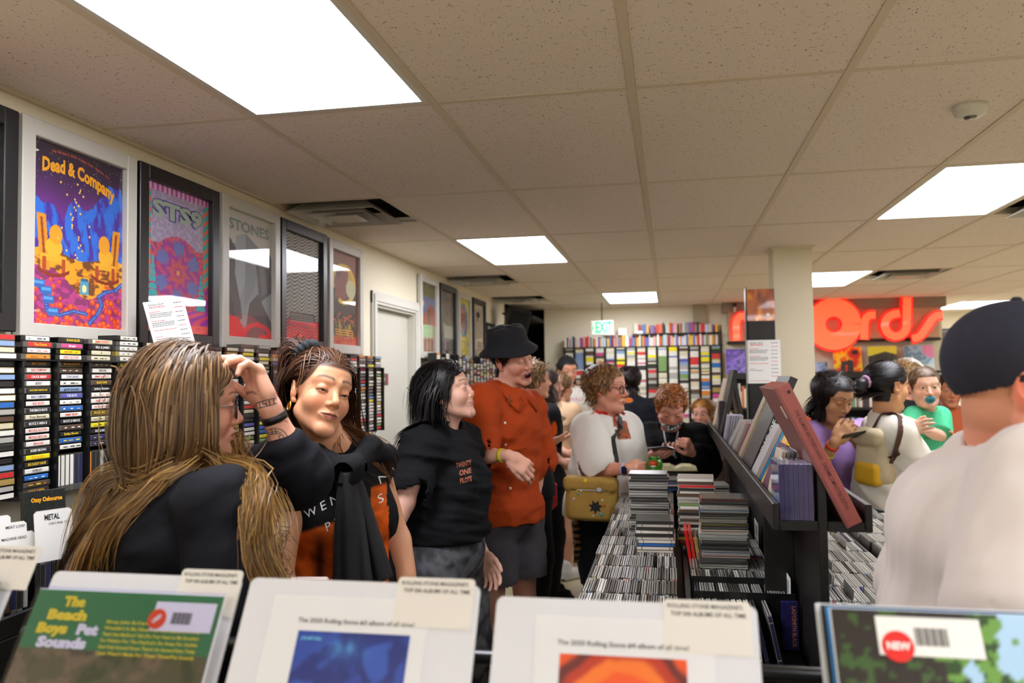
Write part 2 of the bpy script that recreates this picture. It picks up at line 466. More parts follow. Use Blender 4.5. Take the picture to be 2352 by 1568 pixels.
# four-way air diffusers
M_vent = mat('vent_enamel', 'c4c0b4', rough=.35)
M_ventd = mat('vent_shadow_box', '2a2a24', rough=.8)
vw = ['large square ceiling air vent above the striped poster, next to the left wall', 'square ceiling air vent over the far poster row', 'square ceiling air vent by the red sign, tinted by its glow', 'square ceiling air vent at the right edge behind the LED panel', 'farthest square ceiling air vent near the black loudspeaker']
for q, (i, j, off) in enumerate(VENTS):
    x0 = GX+TW*i; y0 = GY+TL*(j+off)
    t = thing('air_vent', vw[q], 'air vent', (x0+TW/2, y0+TW/2, CZ), group='ceiling air vents')
    MB().box((-.29, -.29, .10), (.29, .29, .11)).box((-.292, -.292, -.002), (-.285, .292, .11)).box((.285, -.292, -.002), (.292, .292, .11)).box((-.285, .285, -.002), (.285, .292, .11)).box((-.285, -.292, -.002), (.285, -.285, .11)).build('duct_box', M_ventd, t)
    for k, (ro, ri, zo, zi) in enumerate([(.298, .262, -.006, .012), (.225, .165, -.030, .022), (.150, .100, -.034, .014)]):
        b = MB(); V = []
        for r, z in ((ro, zo), (ri, zi), (ri-.002, zi+.002), (ro+.0, zo+.003)):
            V += [(-r, -r, z), (r, -r, z), (r, r, z), (-r, r, z)]
        F = [(a*4+n, a*4+(n+1) % 4, ((a+1) % 4)*4+(n+1) % 4, ((a+1) % 4)*4+n) for a in range(4) for n in range(4)]
        b.raw(V, F).build('louvre_ring', M_vent, t)
    MB().rbox((-.085, -.085, -.036), (.085, .085, -.030), .003).build('centre_plate', M_vent, t)
sd = at(2228, 246, 2.82); sd.z = CZ
t = thing('smoke_detector', 'round white smoke detector on the ceiling tile at upper right', 'smoke detector', sd)
MB().lathe([(.0, -.040), (.035, -.040), (.046, -.034), (.050, -.022), (.052, -.020), (.054, 0)], 28).build('housing', M_white, t, True)
MB().lathe([(0, -.046), (.018, -.046), (.020, -.040), (.020, -.038)], 18).build('sensor', mat('sensor_glass', '6a6a62', rough=.15, metal=.6), t, True)

M_floor = mat('vinyl_floor', 'b5a988', rough=.35, var=.06, vscale=1.5, bump=.05, bscale=20)
struct('floor', MB().box((-2.1, YB, -.06), (XR, 14.6, 0)), M_floor)
# left wall with the door opening
WX = -1.88; D0, D1, DH = 5.04, 5.88, 2.03
w = MB().box((WX-.12, YB, 0), (WX, D0, CZ+.16)).box((WX-.12, D1, 0), (WX, 9.30, CZ+.16)).box((WX-.12, D0, DH), (WX, D1, CZ+.16))
struct('wall_left', w, M_wall)
cs = MB()
for a, b in ((D0-.085, D0), (D1, D1+.085)):
    cs.rbox((WX, a, 0), (WX+.018, b, DH+.085), .004).rbox((WX+.018, a+.018, 0), (WX+.026, b-.02, DH+.065), .003)
cs.rbox((WX, D0-.085, DH), (WX+.019, D1+.085, DH+.085), .004).rbox((WX+.018, D0-.067, DH+.018), (WX+.027, D1+.067, DH+.065), .003)
cs.box((WX-.12, D0, 0), (WX, D0+.012, DH)).box((WX-.12, D1-.012, 0), (WX, D1, DH)).box((WX-.12, D0+.012, DH-.012), (WX, D1-.012, DH))
struct('trim_1', cs, M_white)
dr = struct('door_1', MB().rbox((WX-.095, D0+.014, .012), (WX-.052, D1-.014, DH-.014), .002), mat('door_paint', 'c6c3b4', rough=.4, var=.02, vscale=2))
MB().lathe([(.0, 0), (.028, 0), (.028, .008), (.012, .012), (.012, .04), (.027, .05), (.027, .07), (.0, .076)], 18, Matrix.Translation((WX-.052, D1-.09, 1.0)) @ Matrix.Rotation(math.pi/2, 4, 'Y')).build('door_knob', M_metal, dr, True)
pl = MB().rbox((WX-.052, 5.25, 1.50), (WX-.047, 5.42, 1.58), .001).build('sign_plate', mat('plate_grey', '5a5652', rough=.4), dr)
MB().box((WX-.047, 5.385, 1.503), (WX-.0455, 5.417, 1.577)).build('red_end', mat('plate_red', 'a83a34', rough=.4), pl)
b = MB(); text_on(b, 'STAFF ONLY', (WX-.0468, 5.317, 1.54), (0, 1, 0), (0, 0, 1), .020, .10, off=.0006); b.build('sign_lettering', M_paper, pl)
struct('baseboard_left', MB().box((WX, YB, 0), (WX+.012, D0-.09, .09)).box((WX, D1+.09, 0), (WX+.012, 9.3, .09)), M_dark)
# back of the shop
BY = 10.3
struct('wall_back', MB().box((-1.56, BY, 0), (.64, BY+.12, CZ+.16)), M_wall)
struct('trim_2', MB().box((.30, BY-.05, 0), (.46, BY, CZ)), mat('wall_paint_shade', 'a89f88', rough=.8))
SY = 10.06
struct('wall_sign', MB().box((.64, SY+.16, 0), (3.12, SY+.32, CZ+.16)), M_wall)
struct('wall_far_right', MB().box((3.12, 12.9, 0), (XR, 13.0, CZ+.16)).box((3.02, SY+.32, 0), (3.12, 12.9, CZ+.16)), M_wall)
struct('wall_right', MB().box((XR-.02, YB, 0), (XR+.1, 13.0, CZ+.16)), M_wall)
struct('wall_front', MB().box((-2.1, YB-.1, 0), (XR, YB, CZ+.16)), M_wall)
# dark hall beyond the left end
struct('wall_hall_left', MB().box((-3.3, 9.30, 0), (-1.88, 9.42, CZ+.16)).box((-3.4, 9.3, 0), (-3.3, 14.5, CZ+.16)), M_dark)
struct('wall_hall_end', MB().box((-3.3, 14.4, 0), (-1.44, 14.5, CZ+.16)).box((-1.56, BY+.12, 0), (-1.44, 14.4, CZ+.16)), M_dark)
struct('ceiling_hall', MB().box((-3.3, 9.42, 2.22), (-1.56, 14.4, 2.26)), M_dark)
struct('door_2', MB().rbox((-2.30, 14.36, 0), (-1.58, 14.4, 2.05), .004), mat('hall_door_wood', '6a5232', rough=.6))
gs = at(1141, 772, 13.6)
t = thing('exit_sign', 'glowing green exit sign in the dark hall behind the bucket hat', 'exit sign', gs)
MB().rbox((-.16, -.02, -.10), (.16, .02, .10), .006).build('sign_case', M_blackp, t)
b = MB(); text_on(b, 'EXIT', (0, -.021, 0), (1, 0, 0), (0, 0, 1), .13, .26, .02); b.build('sign_lettering', mat('green_glow_dim', '12d060', emit=3.), t)
MB().box((-.005, -.005, .10), (.005, .005, CZ-gs.z-.18)).build('hanger', M_blackp, t)
e0 = at(1357, 737, 9.6); e1 = at(1409, 769, 9.6)
t = thing('exit_sign', 'white exit sign with green lettering hanging before the back wall', 'exit sign', ((e0.x+e1.x)/2, 9.6, (e0.z+e1.z)/2))
hw, hh = (e1.x-e0.x)/2, (e0.z-e1.z)/2
MB().rbox((-hw, -.02, -hh), (hw, .02, hh), .006).build('sign_case', mat('sign_white', 'c8ccc4', rough=.4, emit=.02), t)
b = MB(); text_on(b, 'EXIT', (.02, -.021, 0), (1, 0, 0), (0, 0, 1), hh*1.5, hw*1.45, .02); b.build('sign_lettering', mat('green_glow', '10d870', emit=.9), t)
MB().prism([(-hw*.96, 0), (-hw*.8, hh*.32), (-hw*.8, -hh*.32)], .0205, .0225, Matrix.Rotation(math.pi/2, 4, 'X')).build('arrow', MATS['green_glow'], t)
MB().box((-.006, -.006, hh), (.006, .006, CZ-t.location.z)).build('hanger', M_blackp, t)
# square column with its trim
PX0, PX1, PY0 = .705, .955, 5.72
struct('trim_3', MB().box((PX0, PY0, 0), (PX1, PY0+.25, CZ)).box((PX0-.02, PY0-.02, CZ-.015), (PX1+.02, PY0+.27, CZ)), mat('column_paint', 'e0d5b8', rough=.7, bump=.1, bscale=160))
# tall black stand in front of the column
t = thing('display_tower', 'tall black slatted display stand left of the beige column', 'display stand', (.60, 5.62, 0))
MB().rbox((-.088, -.05, 0), (.088, .05, 2.10), .004).build('tower_body', M_black, t)
MB().rbox((-.096, -.055, .9), (-.088, .05, 2.12), .003).build('side_panel', M_blackp, t)
def flame(u, v):
    n = fbm(np.stack([u*3, v*1.6], 1), 3, 4); n2 = fbm(np.stack([u*9, v*3], 1), 9, 3); k = np.clip(n*1.2+n2*.5-.45, 0, 1)[:, None]
    return (1-k)*np.array([.36, .10, .05])+k*np.array([1., .55, .08])+np.clip(k-.6, 0, 1)*np.array([.4, .8, .2])
o = link('flame_print', paint_grid('flame_print', .176, .21, 40, 50, flame), mat('glossy_print', vc=True, rough=.25, coat=.4), t, (0, -.0512, 1.893))
MB().lathe([(0, 0), (.014, 0), (.014, .001), (0, .001)], 14, Matrix.Translation((.045, -.052, 1.93)) @ Matrix.Rotation(math.pi/2, 4, 'X')).build('round_sticker', M_paper, t)
def flyer(name, label, loc, rot, w, h, lead='SOLD OUT', loosen=0):
    t = thing(name, label, 'notice', loc, rot)
    MB().rbox((-w/2, -.0012, 0), (w/2, 0, h), .0005).build('sheet', M_paper, t)
    bk, rd = MB(), MB()
    text_on(bk, lead, (-w*.20, -.0012, h*.93), (1, 0, 0), (0, 0, 1), h*.030, w*.38, .02); text_on(rd, 'REWARDS', (-w*.20, -.0012, h*.885), (1, 0, 0), (0, 0, 1), h*.034, w*.38, .02)
    for k, (y, c, f) in enumerate([(.80, 1, .5), (.765, 0, 1), (.735, 0, .95), (.705, 0, .9), (.63, 1, .6), (.595, 0, 1), (.565, 0, 1), (.535, 0, .95), (.46, 1, 1), (.34, 1, .3), (.30, 0, .7), (.06, 1, 1)]):
        words(rd if c else bk, -w*.42, -w*.42+w*.56*f, h*y, h*.011, -.0012, k)
    for k in range(10): words(rd if k % 4 == 1 else bk, w*.22, w*.42, h*(.93-k*.085), h*.012, -.0012, 40+k)
    bk.build('black_lettering', M_ink, t); rd.build('red_lettering', M_red, t); return t
flyer('notice', 'white printed notice taped on the black stand by the column', (.610, 5.62-.053, 1.482), (0, 0, 0), .215, .285)
flyer('notice', 'white printed notice leaning above the cassettes before the purple poster', (-1.695, 2.585, 1.645), (math.radians(-12), math.radians(-10), math.radians(62)), .150, .195)

# ------------------------------------------------------------------ the red sign
SZ = 2.14
fas = struct('trim_4', MB().box((.64, SY-.02, 2.28), (3.12, SY+.16, CZ)), mat('fascia_grey', '8a8070', rough=.6))
M_board = mat('sign_board', 'b5a27c', rough=.5, var=.05, vscale=2)
for x0, x1 in ((.70, 1.62), (1.64, 3.05)):
    t = thing('sign_board', 'tan backing board behind the red letters, '+('left' if x0 < 1 else 'right')+' half', 'board', ((x0+x1)/2, SY+.04, 1.93))
    w2 = (x1-x0)/2
    MB().rbox((-w2, -.03, 0), (w2, .10, .37), .006).build('board', M_board, t)
    MB().rbox((-w2-.01, -.04, -.03), (w2+.01, .12, 0), .003).build('ledge', M_black, t)
M_neon = mat('lit_red_face', 'ff6a40', rough=.3, emit=.75, coat=.2); M_neonr = mat('lit_red_rim', 'ff1410', rough=.3, emit=1.0)
LET = thing('store_sign', 'big glowing red lettering reading records above the album shelf', 'sign', (0, 0, 0))
LY = SY-.05
def stroke(pts, r, n=10):
    """outline of a round-ended band along pts"""
    P = [Vector((*p, 0)) for p in pts]; L = []; Rr = []
    for i, p in enumerate(P):
        t = (P[min(i+1, len(P)-1)]-P[max(i-1, 0)]).normalized(); nn = Vector((-t.y, t.x, 0)); L.append(p+nn*r); Rr.append(p-nn*r)
    return [(v.x, v.y) for v in L], [(v.x, v.y) for v in Rr]
def letter(name, bands, ring=None):
    for nm, grow, d0, d1, m in (('rim', .014, .0, .05, M_neonr), ('face', 0., .05, .062, M_neon)):
        b = MB()
        for pts, r in bands:
            L, R_ = stroke(pts, r+grow*(1 if nm == 'rim' else 0)-(0 if nm == 'rim' else .004))
            n = len(L)
            e = .0
            V = [(x, LY-d0, z) for x, z in L]+[(x, LY-d0, z) for x, z in R_]+[(x, LY-d1, z) for x, z in L]+[(x, LY-d1, z) for x, z in R_]
            F = []
            for i in range(n-1):
                F += [(i, i+1, n+i+1, n+i), (2*n+i, 3*n+i, 3*n+i+1, 2*n+i+1), (i, 2*n+i, 2*n+i+1, i+1), (n+i, n+i+1, 3*n+i+1, 3*n+i)]
            F += [(0, n, 3*n, 2*n), (n-1, 3*n-1, 4*n-1, 2*n-1)]
            b.raw(V, F)
        if nm == 'rim': rim = b.build(name, m, LET)
        else: b.build('lit_face', m, rim)
def arc(cx, cz, r, a0, a1, n=14): return [(cx+r*math.cos(math.radians(a0+(a1-a0)*i/n)), cz+r*math.sin(math.radians(a0+(a1-a0)*i/n))) for i in range(n+1)]
def sp(x, y): p = at(x, y, LY); return p.x, p.z
def pxs(L, r): return ([sp(*q) for q in L], r*at(1900, 750, LY).y/1860)
s_r = .048
letter('letter_r', [pxs([(1691, 782), (1690, 760), (1690, 742), (1693, 733), (1699, 727), (1714, 727)], 8.5)])
ce = sp(1752, 752); letter('letter_e', [(arc(ce[0], ce[1], .115, -50, -355, 24)+[(ce[0]-.1, ce[1])], .04)])
cc_ = sp(1812, 752); letter('letter_c', [(arc(cc_[0], cc_[1], .115, 50, 310, 20), .045)])
oc = sp(1913, 745); rO = .307
letter('letter_o', [(arc(oc[0], oc[1], .195, 0, 360, 48), .108)])
letter('letter_r', [pxs([(1982, 780), (1983, 760), (1983, 740), (1987, 730), (1995, 724), (2008, 724)], 8.8)])
dc = sp(2052, 744)
letter('letter_d', [pxs([(2064, 720), (2050, 722), (2038, 728), (2031, 738), (2029, 750), (2034, 762), (2043, 770), (2054, 773), (2066, 770), (2075, 762), (2079, 750), (2080, 730), (2080, 710), (2080, 684)], 9)])
letter('letter_s', [pxs([(2092, 778), (2104, 776), (2114, 768), (2122, 756), (2130, 744), (2138, 732), (2148, 725), (2162, 724)], 8.5)])
# shelf with sleeves under the sign
M_sleeve = mat('album_print', vc=True, rough=.3, coat=.3)
def album(label, loc, rot, fn, s=.315, name='record_sleeve', res=48, cat='record', group=None):
    t = thing(name, label, cat, loc, rot, group)
    MB().rbox((-s/2, .0004, 0), (s/2, .005, s), .0008).build('sleeve', M_paper, t)
    link('cover_print', paint_grid('cover_print', s*.995, s*.995, res, res, fn), M_sleeve, t, (0, -.0004, .001)); return t
def blotch(cols, sc=3., seed=0, thr=None, warpn=1.):
    cs = np.array([[int(c[i:i+2], 16)/255 for i in (0, 2, 4)] for c in cols])
    def f(u, v):
        n = np.clip((fbm(np.stack([u*sc, v*sc], 1), seed, 4)-.5)*2.2*warpn+.5, 0, .999)*(len(cs)-1); i = n.astype(int); t = sstep(.3, .7, n-i)[:, None]
        return cs[i]*(1-t)+cs[np.minimum(i+1, len(cs)-1)]*t
    return f
def castle(u, v):
    c = blotch(['c81c10', 'd83812', 'f0801a', 'f6c81c', 'e86014'], 2.6, 4)(u, v)
    m = ((np.abs(u-.36) < .10)*(v < .45) | (np.abs(u-.56) < .13)*(v < .52)*(v < .52-.5*np.abs(u-.56)) | (np.abs(u-.45) < .2)*(v < .28)) & ~((np.abs(u-.45) < .035)*(v > .05)*(v < .3))
    c[m] = (.22, .17, .17); t = (u > .68)*(u < .88)*(v > .72)*(v < .86); c[t] = (.15, .1, .1); return c
def yband(u, v): c = blotch(['26241e', '3a372e', '1c1b18', '4a4a38'], 5, 7)(u, v); c[(v > .8-.3*np.abs(u-.6))*(v > .62)] = (.85, .82, .2); return c
def bluepink(u, v): c = blotch(['6f92a6', '8fb0bf', '5b7c93', 'c9c3b0'], 3.4, 11)(u, v); m = (u > .62)*(v > .55)*(u+v > 1.35); c[m] = (.84, .42, .60); m = (v < .3)*(np.abs(u-.8) < .25); c[m] = c[m]*.6+np.array([.85, .8, .45])*.4; return c
sh = thing('wall_shelf', 'long black wall shelf holding album sleeves under the red sign', 'shelf', (0, SY, 1.50))
MB().rbox((.70, -.14, 0), (3.06, .155, .03), .003).build('shelf_board', M_black, sh)
MB().rbox((.70, -.16, -.02), (3.06, -.14, .055), .003).build('front_lip', M_black, sh)
for k, (px0, px1, py0, fn, lab) in enumerate([(1911, 1978, 797, castle, 'red and yellow record sleeve with dark towers, below the big letter O'), (1993, 2057, 797, yband, 'dark record sleeve with yellow corner, middle of the shelf under the sign'),
                                             (2072, 2146, 795, bluepink, 'blue and pink record sleeve at the right end of the shelf'), (1673, 1722, 806, blotch(['3a2868', '5a3c98', '7a5cc0', '4a3080'], 4, 3), 'purple record sleeve left of the black stand')]):
    a = at(px0, py0, SY); b = at(px1, py0, SY); s = .315
    album(lab, ((a.x+b.x)/2, SY-.06, 1.532), (math.radians(-9), 0, 0), fn, s)
sm = at(1884, 840, SY); album('small blue-grey disc case standing at the shelf left end by the column', (sm.x, SY-.06, 1.532), (math.radians(-8), 0, 0), blotch(['3c4048', '7f93b8', 'aab6d8'], 3, 5), .14, 'disc_sleeve', 16)
fr = at(2178, 792, 12.8)
t = thing('framed_picture', 'dark framed picture hanging on the far right wall', 'picture', (fr.x, 12.88, fr.z))
MB().rbox((-.17, -.02, -.24), (.17, .01, .24), .004).build('frame', M_blackp, t)
link('print', paint_grid('print', .29, .43, 30, 40, lambda u, v: blotch(['5c524c', '4c423c', '6e655c'], 3, 5)(u, v)*np.where(((u-.5)**2/.1+(v-.45)**2/.12 < 1), .6, 1.)[:, None]), M_sleeve, t, (0, -.0212, -.215))
# camera ball over the sign
cb = at(1687, 700, SY-.02)
t = thing('security_camera', 'small dark dome camera above the first red letter r', 'camera', (cb.x, SY-.05, cb.z))
bm = MB().lathe([(0, -.028), (.018, -.022), (.028, -.008), (.028, .006), (.016, .02), (0, .024)], 16); bm.build('dome', M_blackp, t, True)
MB().rbox((-.014, -.014, -.09), (.014, .014, -.03), .002).build('mount', M_white, t)
# lower shelves under the album shelf, right of the column
lo = thing('display_case', 'low black shelf unit packed with media under the album shelf', 'shelf', (0, SY, 0))
for k, z in enumerate((.30, .72, 1.12)): MB().rbox((.70, -.30, z), (3.06, .15, z+.03), .003).build('shelf_board', M_black, lo)
MB().rbox((.70, .11, 0), (3.06, .155, 1.48), .003).build('back_panel', M_black, lo)
for x in (.70, 1.48, 2.26, 3.03): MB().rbox((x, -.30, 0), (x+.03, .15, 1.15), .003).build('upright', M_black, lo)
rs = random.Random(8)
b = {}
for k, z in enumerate((.33, .75, 1.15)):
    x = .76
    while x < 3.0:
        w_ = rs.choice((.012, .016, .02, .026)); h_ = rs.choice((.19, .22, .25, .28)); c = rs.choice(['d8d0c0', 'b8a890', 'c46a3a', 'e0b850', '5a86a8', '8a3a34', 'e8e4da', '3c3c40', '7fa070', 'c8c4bc'])
        b.setdefault(c, MB()).rbox((x, SY-.22, z), (x+w_-.001, SY-.02, z+h_), .001); x += w_+.0005
bk = thing('media_rows', 'packed rows of mixed media on the low shelves under the sign', 'media', (0, 0, 0)); bk['kind'] = 'stuff'
for c, m_ in b.items(): o = m_.build('media_row', mat('media_'+c, c, rough=.5), bk); o['kind'] = 'stuff'
# ------------------------------------------------------------------ framed posters on the left wall
M_fw = mat('frame_white', 'c6c2b8', rough=.35); M_fb = mat('frame_black', '161616', rough=.35)
M_glass = glass_mat('picture_glass', 'ffffff', .012, .02, 1.5)
M_print = mat('poster_print', vc=True, rough=.55)
def hexc(c): return np.array([int(c[i:i+2], 16)/255 for i in (0, 2, 4)])
def setc(C, m, c): C[m] = hexc(c) if isinstance(c, str) else c
def ellm(u, v, cx, cy, rx, ry): return (u-cx)**2/rx**2+(v-cy)**2/ry**2 < 1
def p_valley(u, v):
    # night sky, blue mountains, a golden meadow and red toadstools (u across, v up)
    C = np.zeros((len(u), 3)); n = fbm(np.stack([u*6, v*9], 1), 1, 4)
    t = sstep(.55, .98, v+.1*(n-.5))[:, None]; C[:] = hexc('7a2e96')*(1-t)+hexc('2a1830')*t
    ridge = .60+.17*np.sin(u*7+2)*.4+.20*np.abs(fbm(np.stack([u*4.5, u*0], 1), 4, 4)-.5)*2+.12*u
    m = (v < ridge)*(v > .3); st = fbm(np.stack([u*26+v*8, v*10-u*6], 1), 8, 3)
    C[m] = np.where(st[m, None] > .52, hexc('2f74dc'), np.where(st[m, None] > .42, hexc('3458c4'), hexc('4a2a9a')))
    m = v < .40+.02*np.sin(u*9); g = fbm(np.stack([u*14, v*40], 1), 12, 4)
    C[m] = np.where(g[m, None] > .47, hexc('f2a81e'), np.where(g[m, None] > .40, hexc('d0761c'), hexc('7a4418')))
    m = v < .27+.05*np.sin(u*5+1)-.07*np.exp(-((u-.55)/.18)**2); C[m] = np.where(g[m, None] > .5, hexc('c23a86'), hexc('8e2a6e'))
    rs = np.random.RandomState(7)
    for k in range(120):
        cx, cy = rs.rand(), rs.rand()**1.1*.27; r = .014+.022*rs.rand()
        if .3 < cx < .8 and cy > .16: continue
        setc(C, ellm(u, v, cx, cy, r, r*.62), 'e2421e'); setc(C, ellm(u, v, cx, cy+.004, r*.5, r*.3), 'f87a34')
    # rails of a little track curling through, and a rounded blue wagon row
    for (pth) in ([(.78, .22), (.92, .24), (.99, .28)], [(.62, .03), (.70, .08), (.76, .14), (.72, .19), (.80, .22)], [(.05, .24), (.16, .17), (.18, .08), (.30, .06), (.45, .09), (.58, .08)]):
        for a, b in zip(pth[:-1], pth[1:]):
            for s in np.linspace(0, 1, 9): setc(C, ellm(u, v, a[0]+(b[0]-a[0])*s, a[1]+(b[1]-a[1])*s, .024, .012), '2c4a9c')
            for s in np.linspace(0, 1, 7): setc(C, ellm(u, v, a[0]+(b[0]-a[0])*s, a[1]+(b[1]-a[1])*s, .012, .004), '5a8adc')
    for cx, cy in ((.10, .22), (.17, .19), (.19, .14), (.24, .075)): setc(C, (np.abs(u-cx) < .055)*(np.abs(v-cy) < .022), '2a6ab8'); setc(C, (np.abs(u-cx) < .045)*(np.abs(v-cy-.006) < .008), '58a4e0')
    # two plain rocking chairs by a glowing jar
    for cx, sg in ((.24, 1), (.80, -1)):
        setc(C, (np.abs(u-cx+sg*.10-(v-.42)*sg*-.15) < .045)*(v > .30)*(v < .60), 'e8971c'); setc(C, (np.abs(u-cx+sg*.10-(v-.42)*sg*-.15) < .012)*(v > .32)*(v < .58), 'a0421a')
        setc(C, (np.abs(u-cx) < .13)*(np.abs(v-.37) < .018), 'f4b42a'); setc(C, (np.abs(u-cx-sg*.10) < .018)*(v > .27)*(v < .37), 'b8481c'); setc(C, (np.abs(u-cx+sg*.09) < .018)*(v > .27)*(v < .37), 'b8481c')
        setc(C, (np.abs(v-.275-1.2*(u-cx)**2) < .010)*(np.abs(u-cx) < .16), '8e2c18'); setc(C, ellm(u, v, cx, .43, .085, .05), 'f7b92c'); setc(C, ellm(u, v, cx+sg*.02, .50, .065, .055), 'f2a520')
    setc(C, (np.abs(u-.56) < .045)*(v > .19)*(v < .27), '4aa6c8'); setc(C, ellm(u, v, .56, .225, .025, .022), 'f2ee9a'); setc(C, (np.abs(u-.56) < .04)*(np.abs(v-.275) < .008), '2a6a8a')
    for k in range(30):
        a = k/30; setc(C, ellm(u, v, .46+.16*math.sin(k*2.4)*math.cos(k*.9)*(1-a*.3)+.05*math.sin(k*5.1), .38+a*.45, .010, .0065), 'f8c858')
    rs = np.random.RandomState(3)
    for k in range(90): setc(C, ellm(u, v, rs.rand(), .78+.22*rs.rand(), .0032, .002), 'd8b8d0')
    setc(C, ellm(u, v, .055, .955, .045, .030) & ~ellm(u, v, .075, .962, .040, .026), 'e8e4dc')
    return C
def p_mandala(u, v):
    C = np.zeros((len(u), 3)); x = (u-.5)*.62; y = (v-.42); r = np.hypot(x, y); a = np.arctan2(y, x)
    n = fbm(np.stack([u*30, v*50], 1), 2, 2)
    C[:] = hexc('b03a8c'); k = np.sin(r*70+2*np.sin(a*8)); setc(C, k > .2, '9c2f94'); setc(C, (k < -.5), 'd04a6a')
    for j in range(6):
        aa = j*math.pi/3+.5; setc(C, (np.hypot(x-.17*math.cos(aa), y-.17*math.sin(aa)) < .052+.012*np.sin(a*30)), '6a74b8')
    setc(C, r < .07+.012*np.cos(a*8), 'd0584a'); setc(C, r < .045+.008*np.cos(a*8), 'b83a7c'); setc(C, r < .018, 'e0a050')
    m = (r > .23)*(r < .30); setc(C, m & (np.sin(a*36+r*60) > .1), 'd65a5a')
    for cx, tall in ((.13, .44), (.87, .36)):
        for kx in range(9):
            zc = .10+tall*kx/9*.95; wd = .105*(1-kx/9.5); setc(C, (np.abs(u-cx) < wd*(1-((v-zc)/.05)%1*.5))*(v > zc)*(v < zc+tall/9*.8), '28b8bc')
        setc(C, (np.abs(u-cx) < .014)*(v < .14)*(v > .05), '28b8bc')
    m = v < .17; setc(C, m & (np.sin(u*26+6*np.sin(v*22)) > 0), 'f05478'); setc(C, m & (np.sin(u*26+6*np.sin(v*22)) <= 0), 'b03cb8'); setc(C, (v < .07) & (fbm(np.stack([u*6, v*20], 1), 5, 2) > .45), 'f8706a')
    m = (v > .60)*(r > .25); setc(C, m, 'a898b8'); setc(C, m & (n > .55), 'b8b0c8')
    e = np.minimum(u, 1-u); m = (e < .10)*(v > .35)*(v < .97); setc(C, m, '3ab2ae'); setc(C, m & (np.sin(v*90+e*50) > .1), 'f0704a')
    setc(C, (v > .95), 'b84a9c'); setc(C, (v > .95) & (np.sin(u*90) > .2), 'e0b8d8'); return C
def p_stones(u, v):
    C = np.tile(hexc('d6d2ca'), (len(u), 1)); 
    def poly(pts, c):
        inside = np.zeros(len(u), bool); j = len(pts)-1
        for i in range(len(pts)):
            xi, yi = pts[i]; xj, yj = pts[j]
            with np.errstate(divide='ignore', invalid='ignore'): inside ^= ((yi > v) != (yj > v)) & (u < (xj-xi)*(v-yi)/(yj-yi+1e-12)+xi)
            j = i
        setc(C, inside, c)
    poly([(0, 0), (1, 0), (1, .70), (0, .74)], '9aa1a9'); poly([(0, .83), (.22, .70), (.12, .62), (0, .66)], '5a5c62')
    poly([(0, .72), (.2, .70), (.35, .15), (.12, .10), (0, .35)], '5e5660'); poly([(.22, .80), (.42, .84), (.62, .72), (.3, .3), (.2, .5)], 'adb5bc'); poly([(.42, .84), (.75, .74), (.6, .4), (.40, .25)], '8d949b')
    poly([(.62, .68), (.98, .72), (1, .4), (.72, .3)], '565058'); poly([(.50, .28), (.68, .37), (1, .14), (1, 0), (.4, 0)], '4a464c'); poly([(0, .40), (.14, .30), (.30, 0), (0, 0)], '4c3a48')
    poly([(.72, .62), (.84, .58), (.90, .40), (.78, .36)], '6c727a'); poly([(0, 0), (.42, 0), (.38, .08), (.26, .16), (.1, .17), (0, .14)], 'e8152c')
    r = np.hypot((u-.68)/.34, (v-.01)/.125); setc(C, (r < 1) & (r > .72), 'e8152c'); r = np.hypot((u-.86)/.16, (v+.005)/.05); setc(C, r < 1, 'e8152c'); return C
def p_waves(u, v):
    C = np.tile(hexc('cbc7be'), (len(u), 1)); c = 1-2*np.abs(((u*5.2) % 1)-.5); hgt = v*30+1.4*np.sqrt(np.clip(c, 0, 1))*(1+.4*np.sin(v*7)); m = (hgt % 1) < .55
    setc(C, m, '2a2624'); band = (v < .20); setc(C, band & ~m, 'f0404e'); setc(C, (v > .185)*(v < .265)*(u > .18)*(u < .85), '3a302c'); setc(C, (v > .15)*(v < .18)*(u > .15)*(u < .88), 'e8324a'); setc(C, u > .965, '15130f'); return C
def p_west(u, v):
    C = np.tile(hexc('8a4a34'), (len(u), 1)); setc(C, v < .12, 'c4502e'); e = np.hypot((u-.5)/.44, (v-.66)/.22)
    setc(C, (v < .60)*(v > .1)*(u > .06)*(u < .94), '3a2c20'); setc(C, (e < 1) & (e > .80) & ~((u < .3) & (v < .6)), 'e8b81c'); setc(C, (e < .8)*(u > .3)*(v > .62), 'caa820')
    setc(C, (np.abs(u-.4-(v-.6)*.3) < .2)*(v > .5)*(v < .8), '8c4634'); setc(C, ellm(u, v, .75, .62, .18, .10), 'c8c49a'); setc(C, ellm(u, v, .30, .78, .09, .06), '6a3226')
    n = fbm(np.stack([u*22, v*30], 1), 3, 2); setc(C, (v < .28)*(v > .08)*(n > .58)*(u > .1)*(u < .9), 'b08a3a'); setc(C, (v < .34)*(v > .24)*(n > .6), 'c85a2e'); return C
def p_a(u, v):
    C = blotch(['5a5a2e', '6a6a3a', '4c4c28'], 5, 2)(u, v); setc(C, (v < .80)*(v > .55), '5a6a98'); setc(C, ellm(u, v, .16, .70, .09, .045), 'f2b81c'); setc(C, (v < .72-.35*np.abs(u-.72))*(v > .28), 'a04a3a'); setc(C, (np.abs(u-.55) < .08)*(v > .34)*(v < .62), '5a4a3a')
    setc(C, (v < .40), '9a9a70'); setc(C, (v < .22)*(np.sin(u*26) > 0), '9a4a44'); return C
def p_b(u, v): C = blotch(['4a4238', '6a5c4a', '3a342e', '8a7458'], 3, 8)(u, v); setc(C, (v < .45)*(u > .3), '9aa08a'); setc(C, (v < .25), '3c3434'); return C
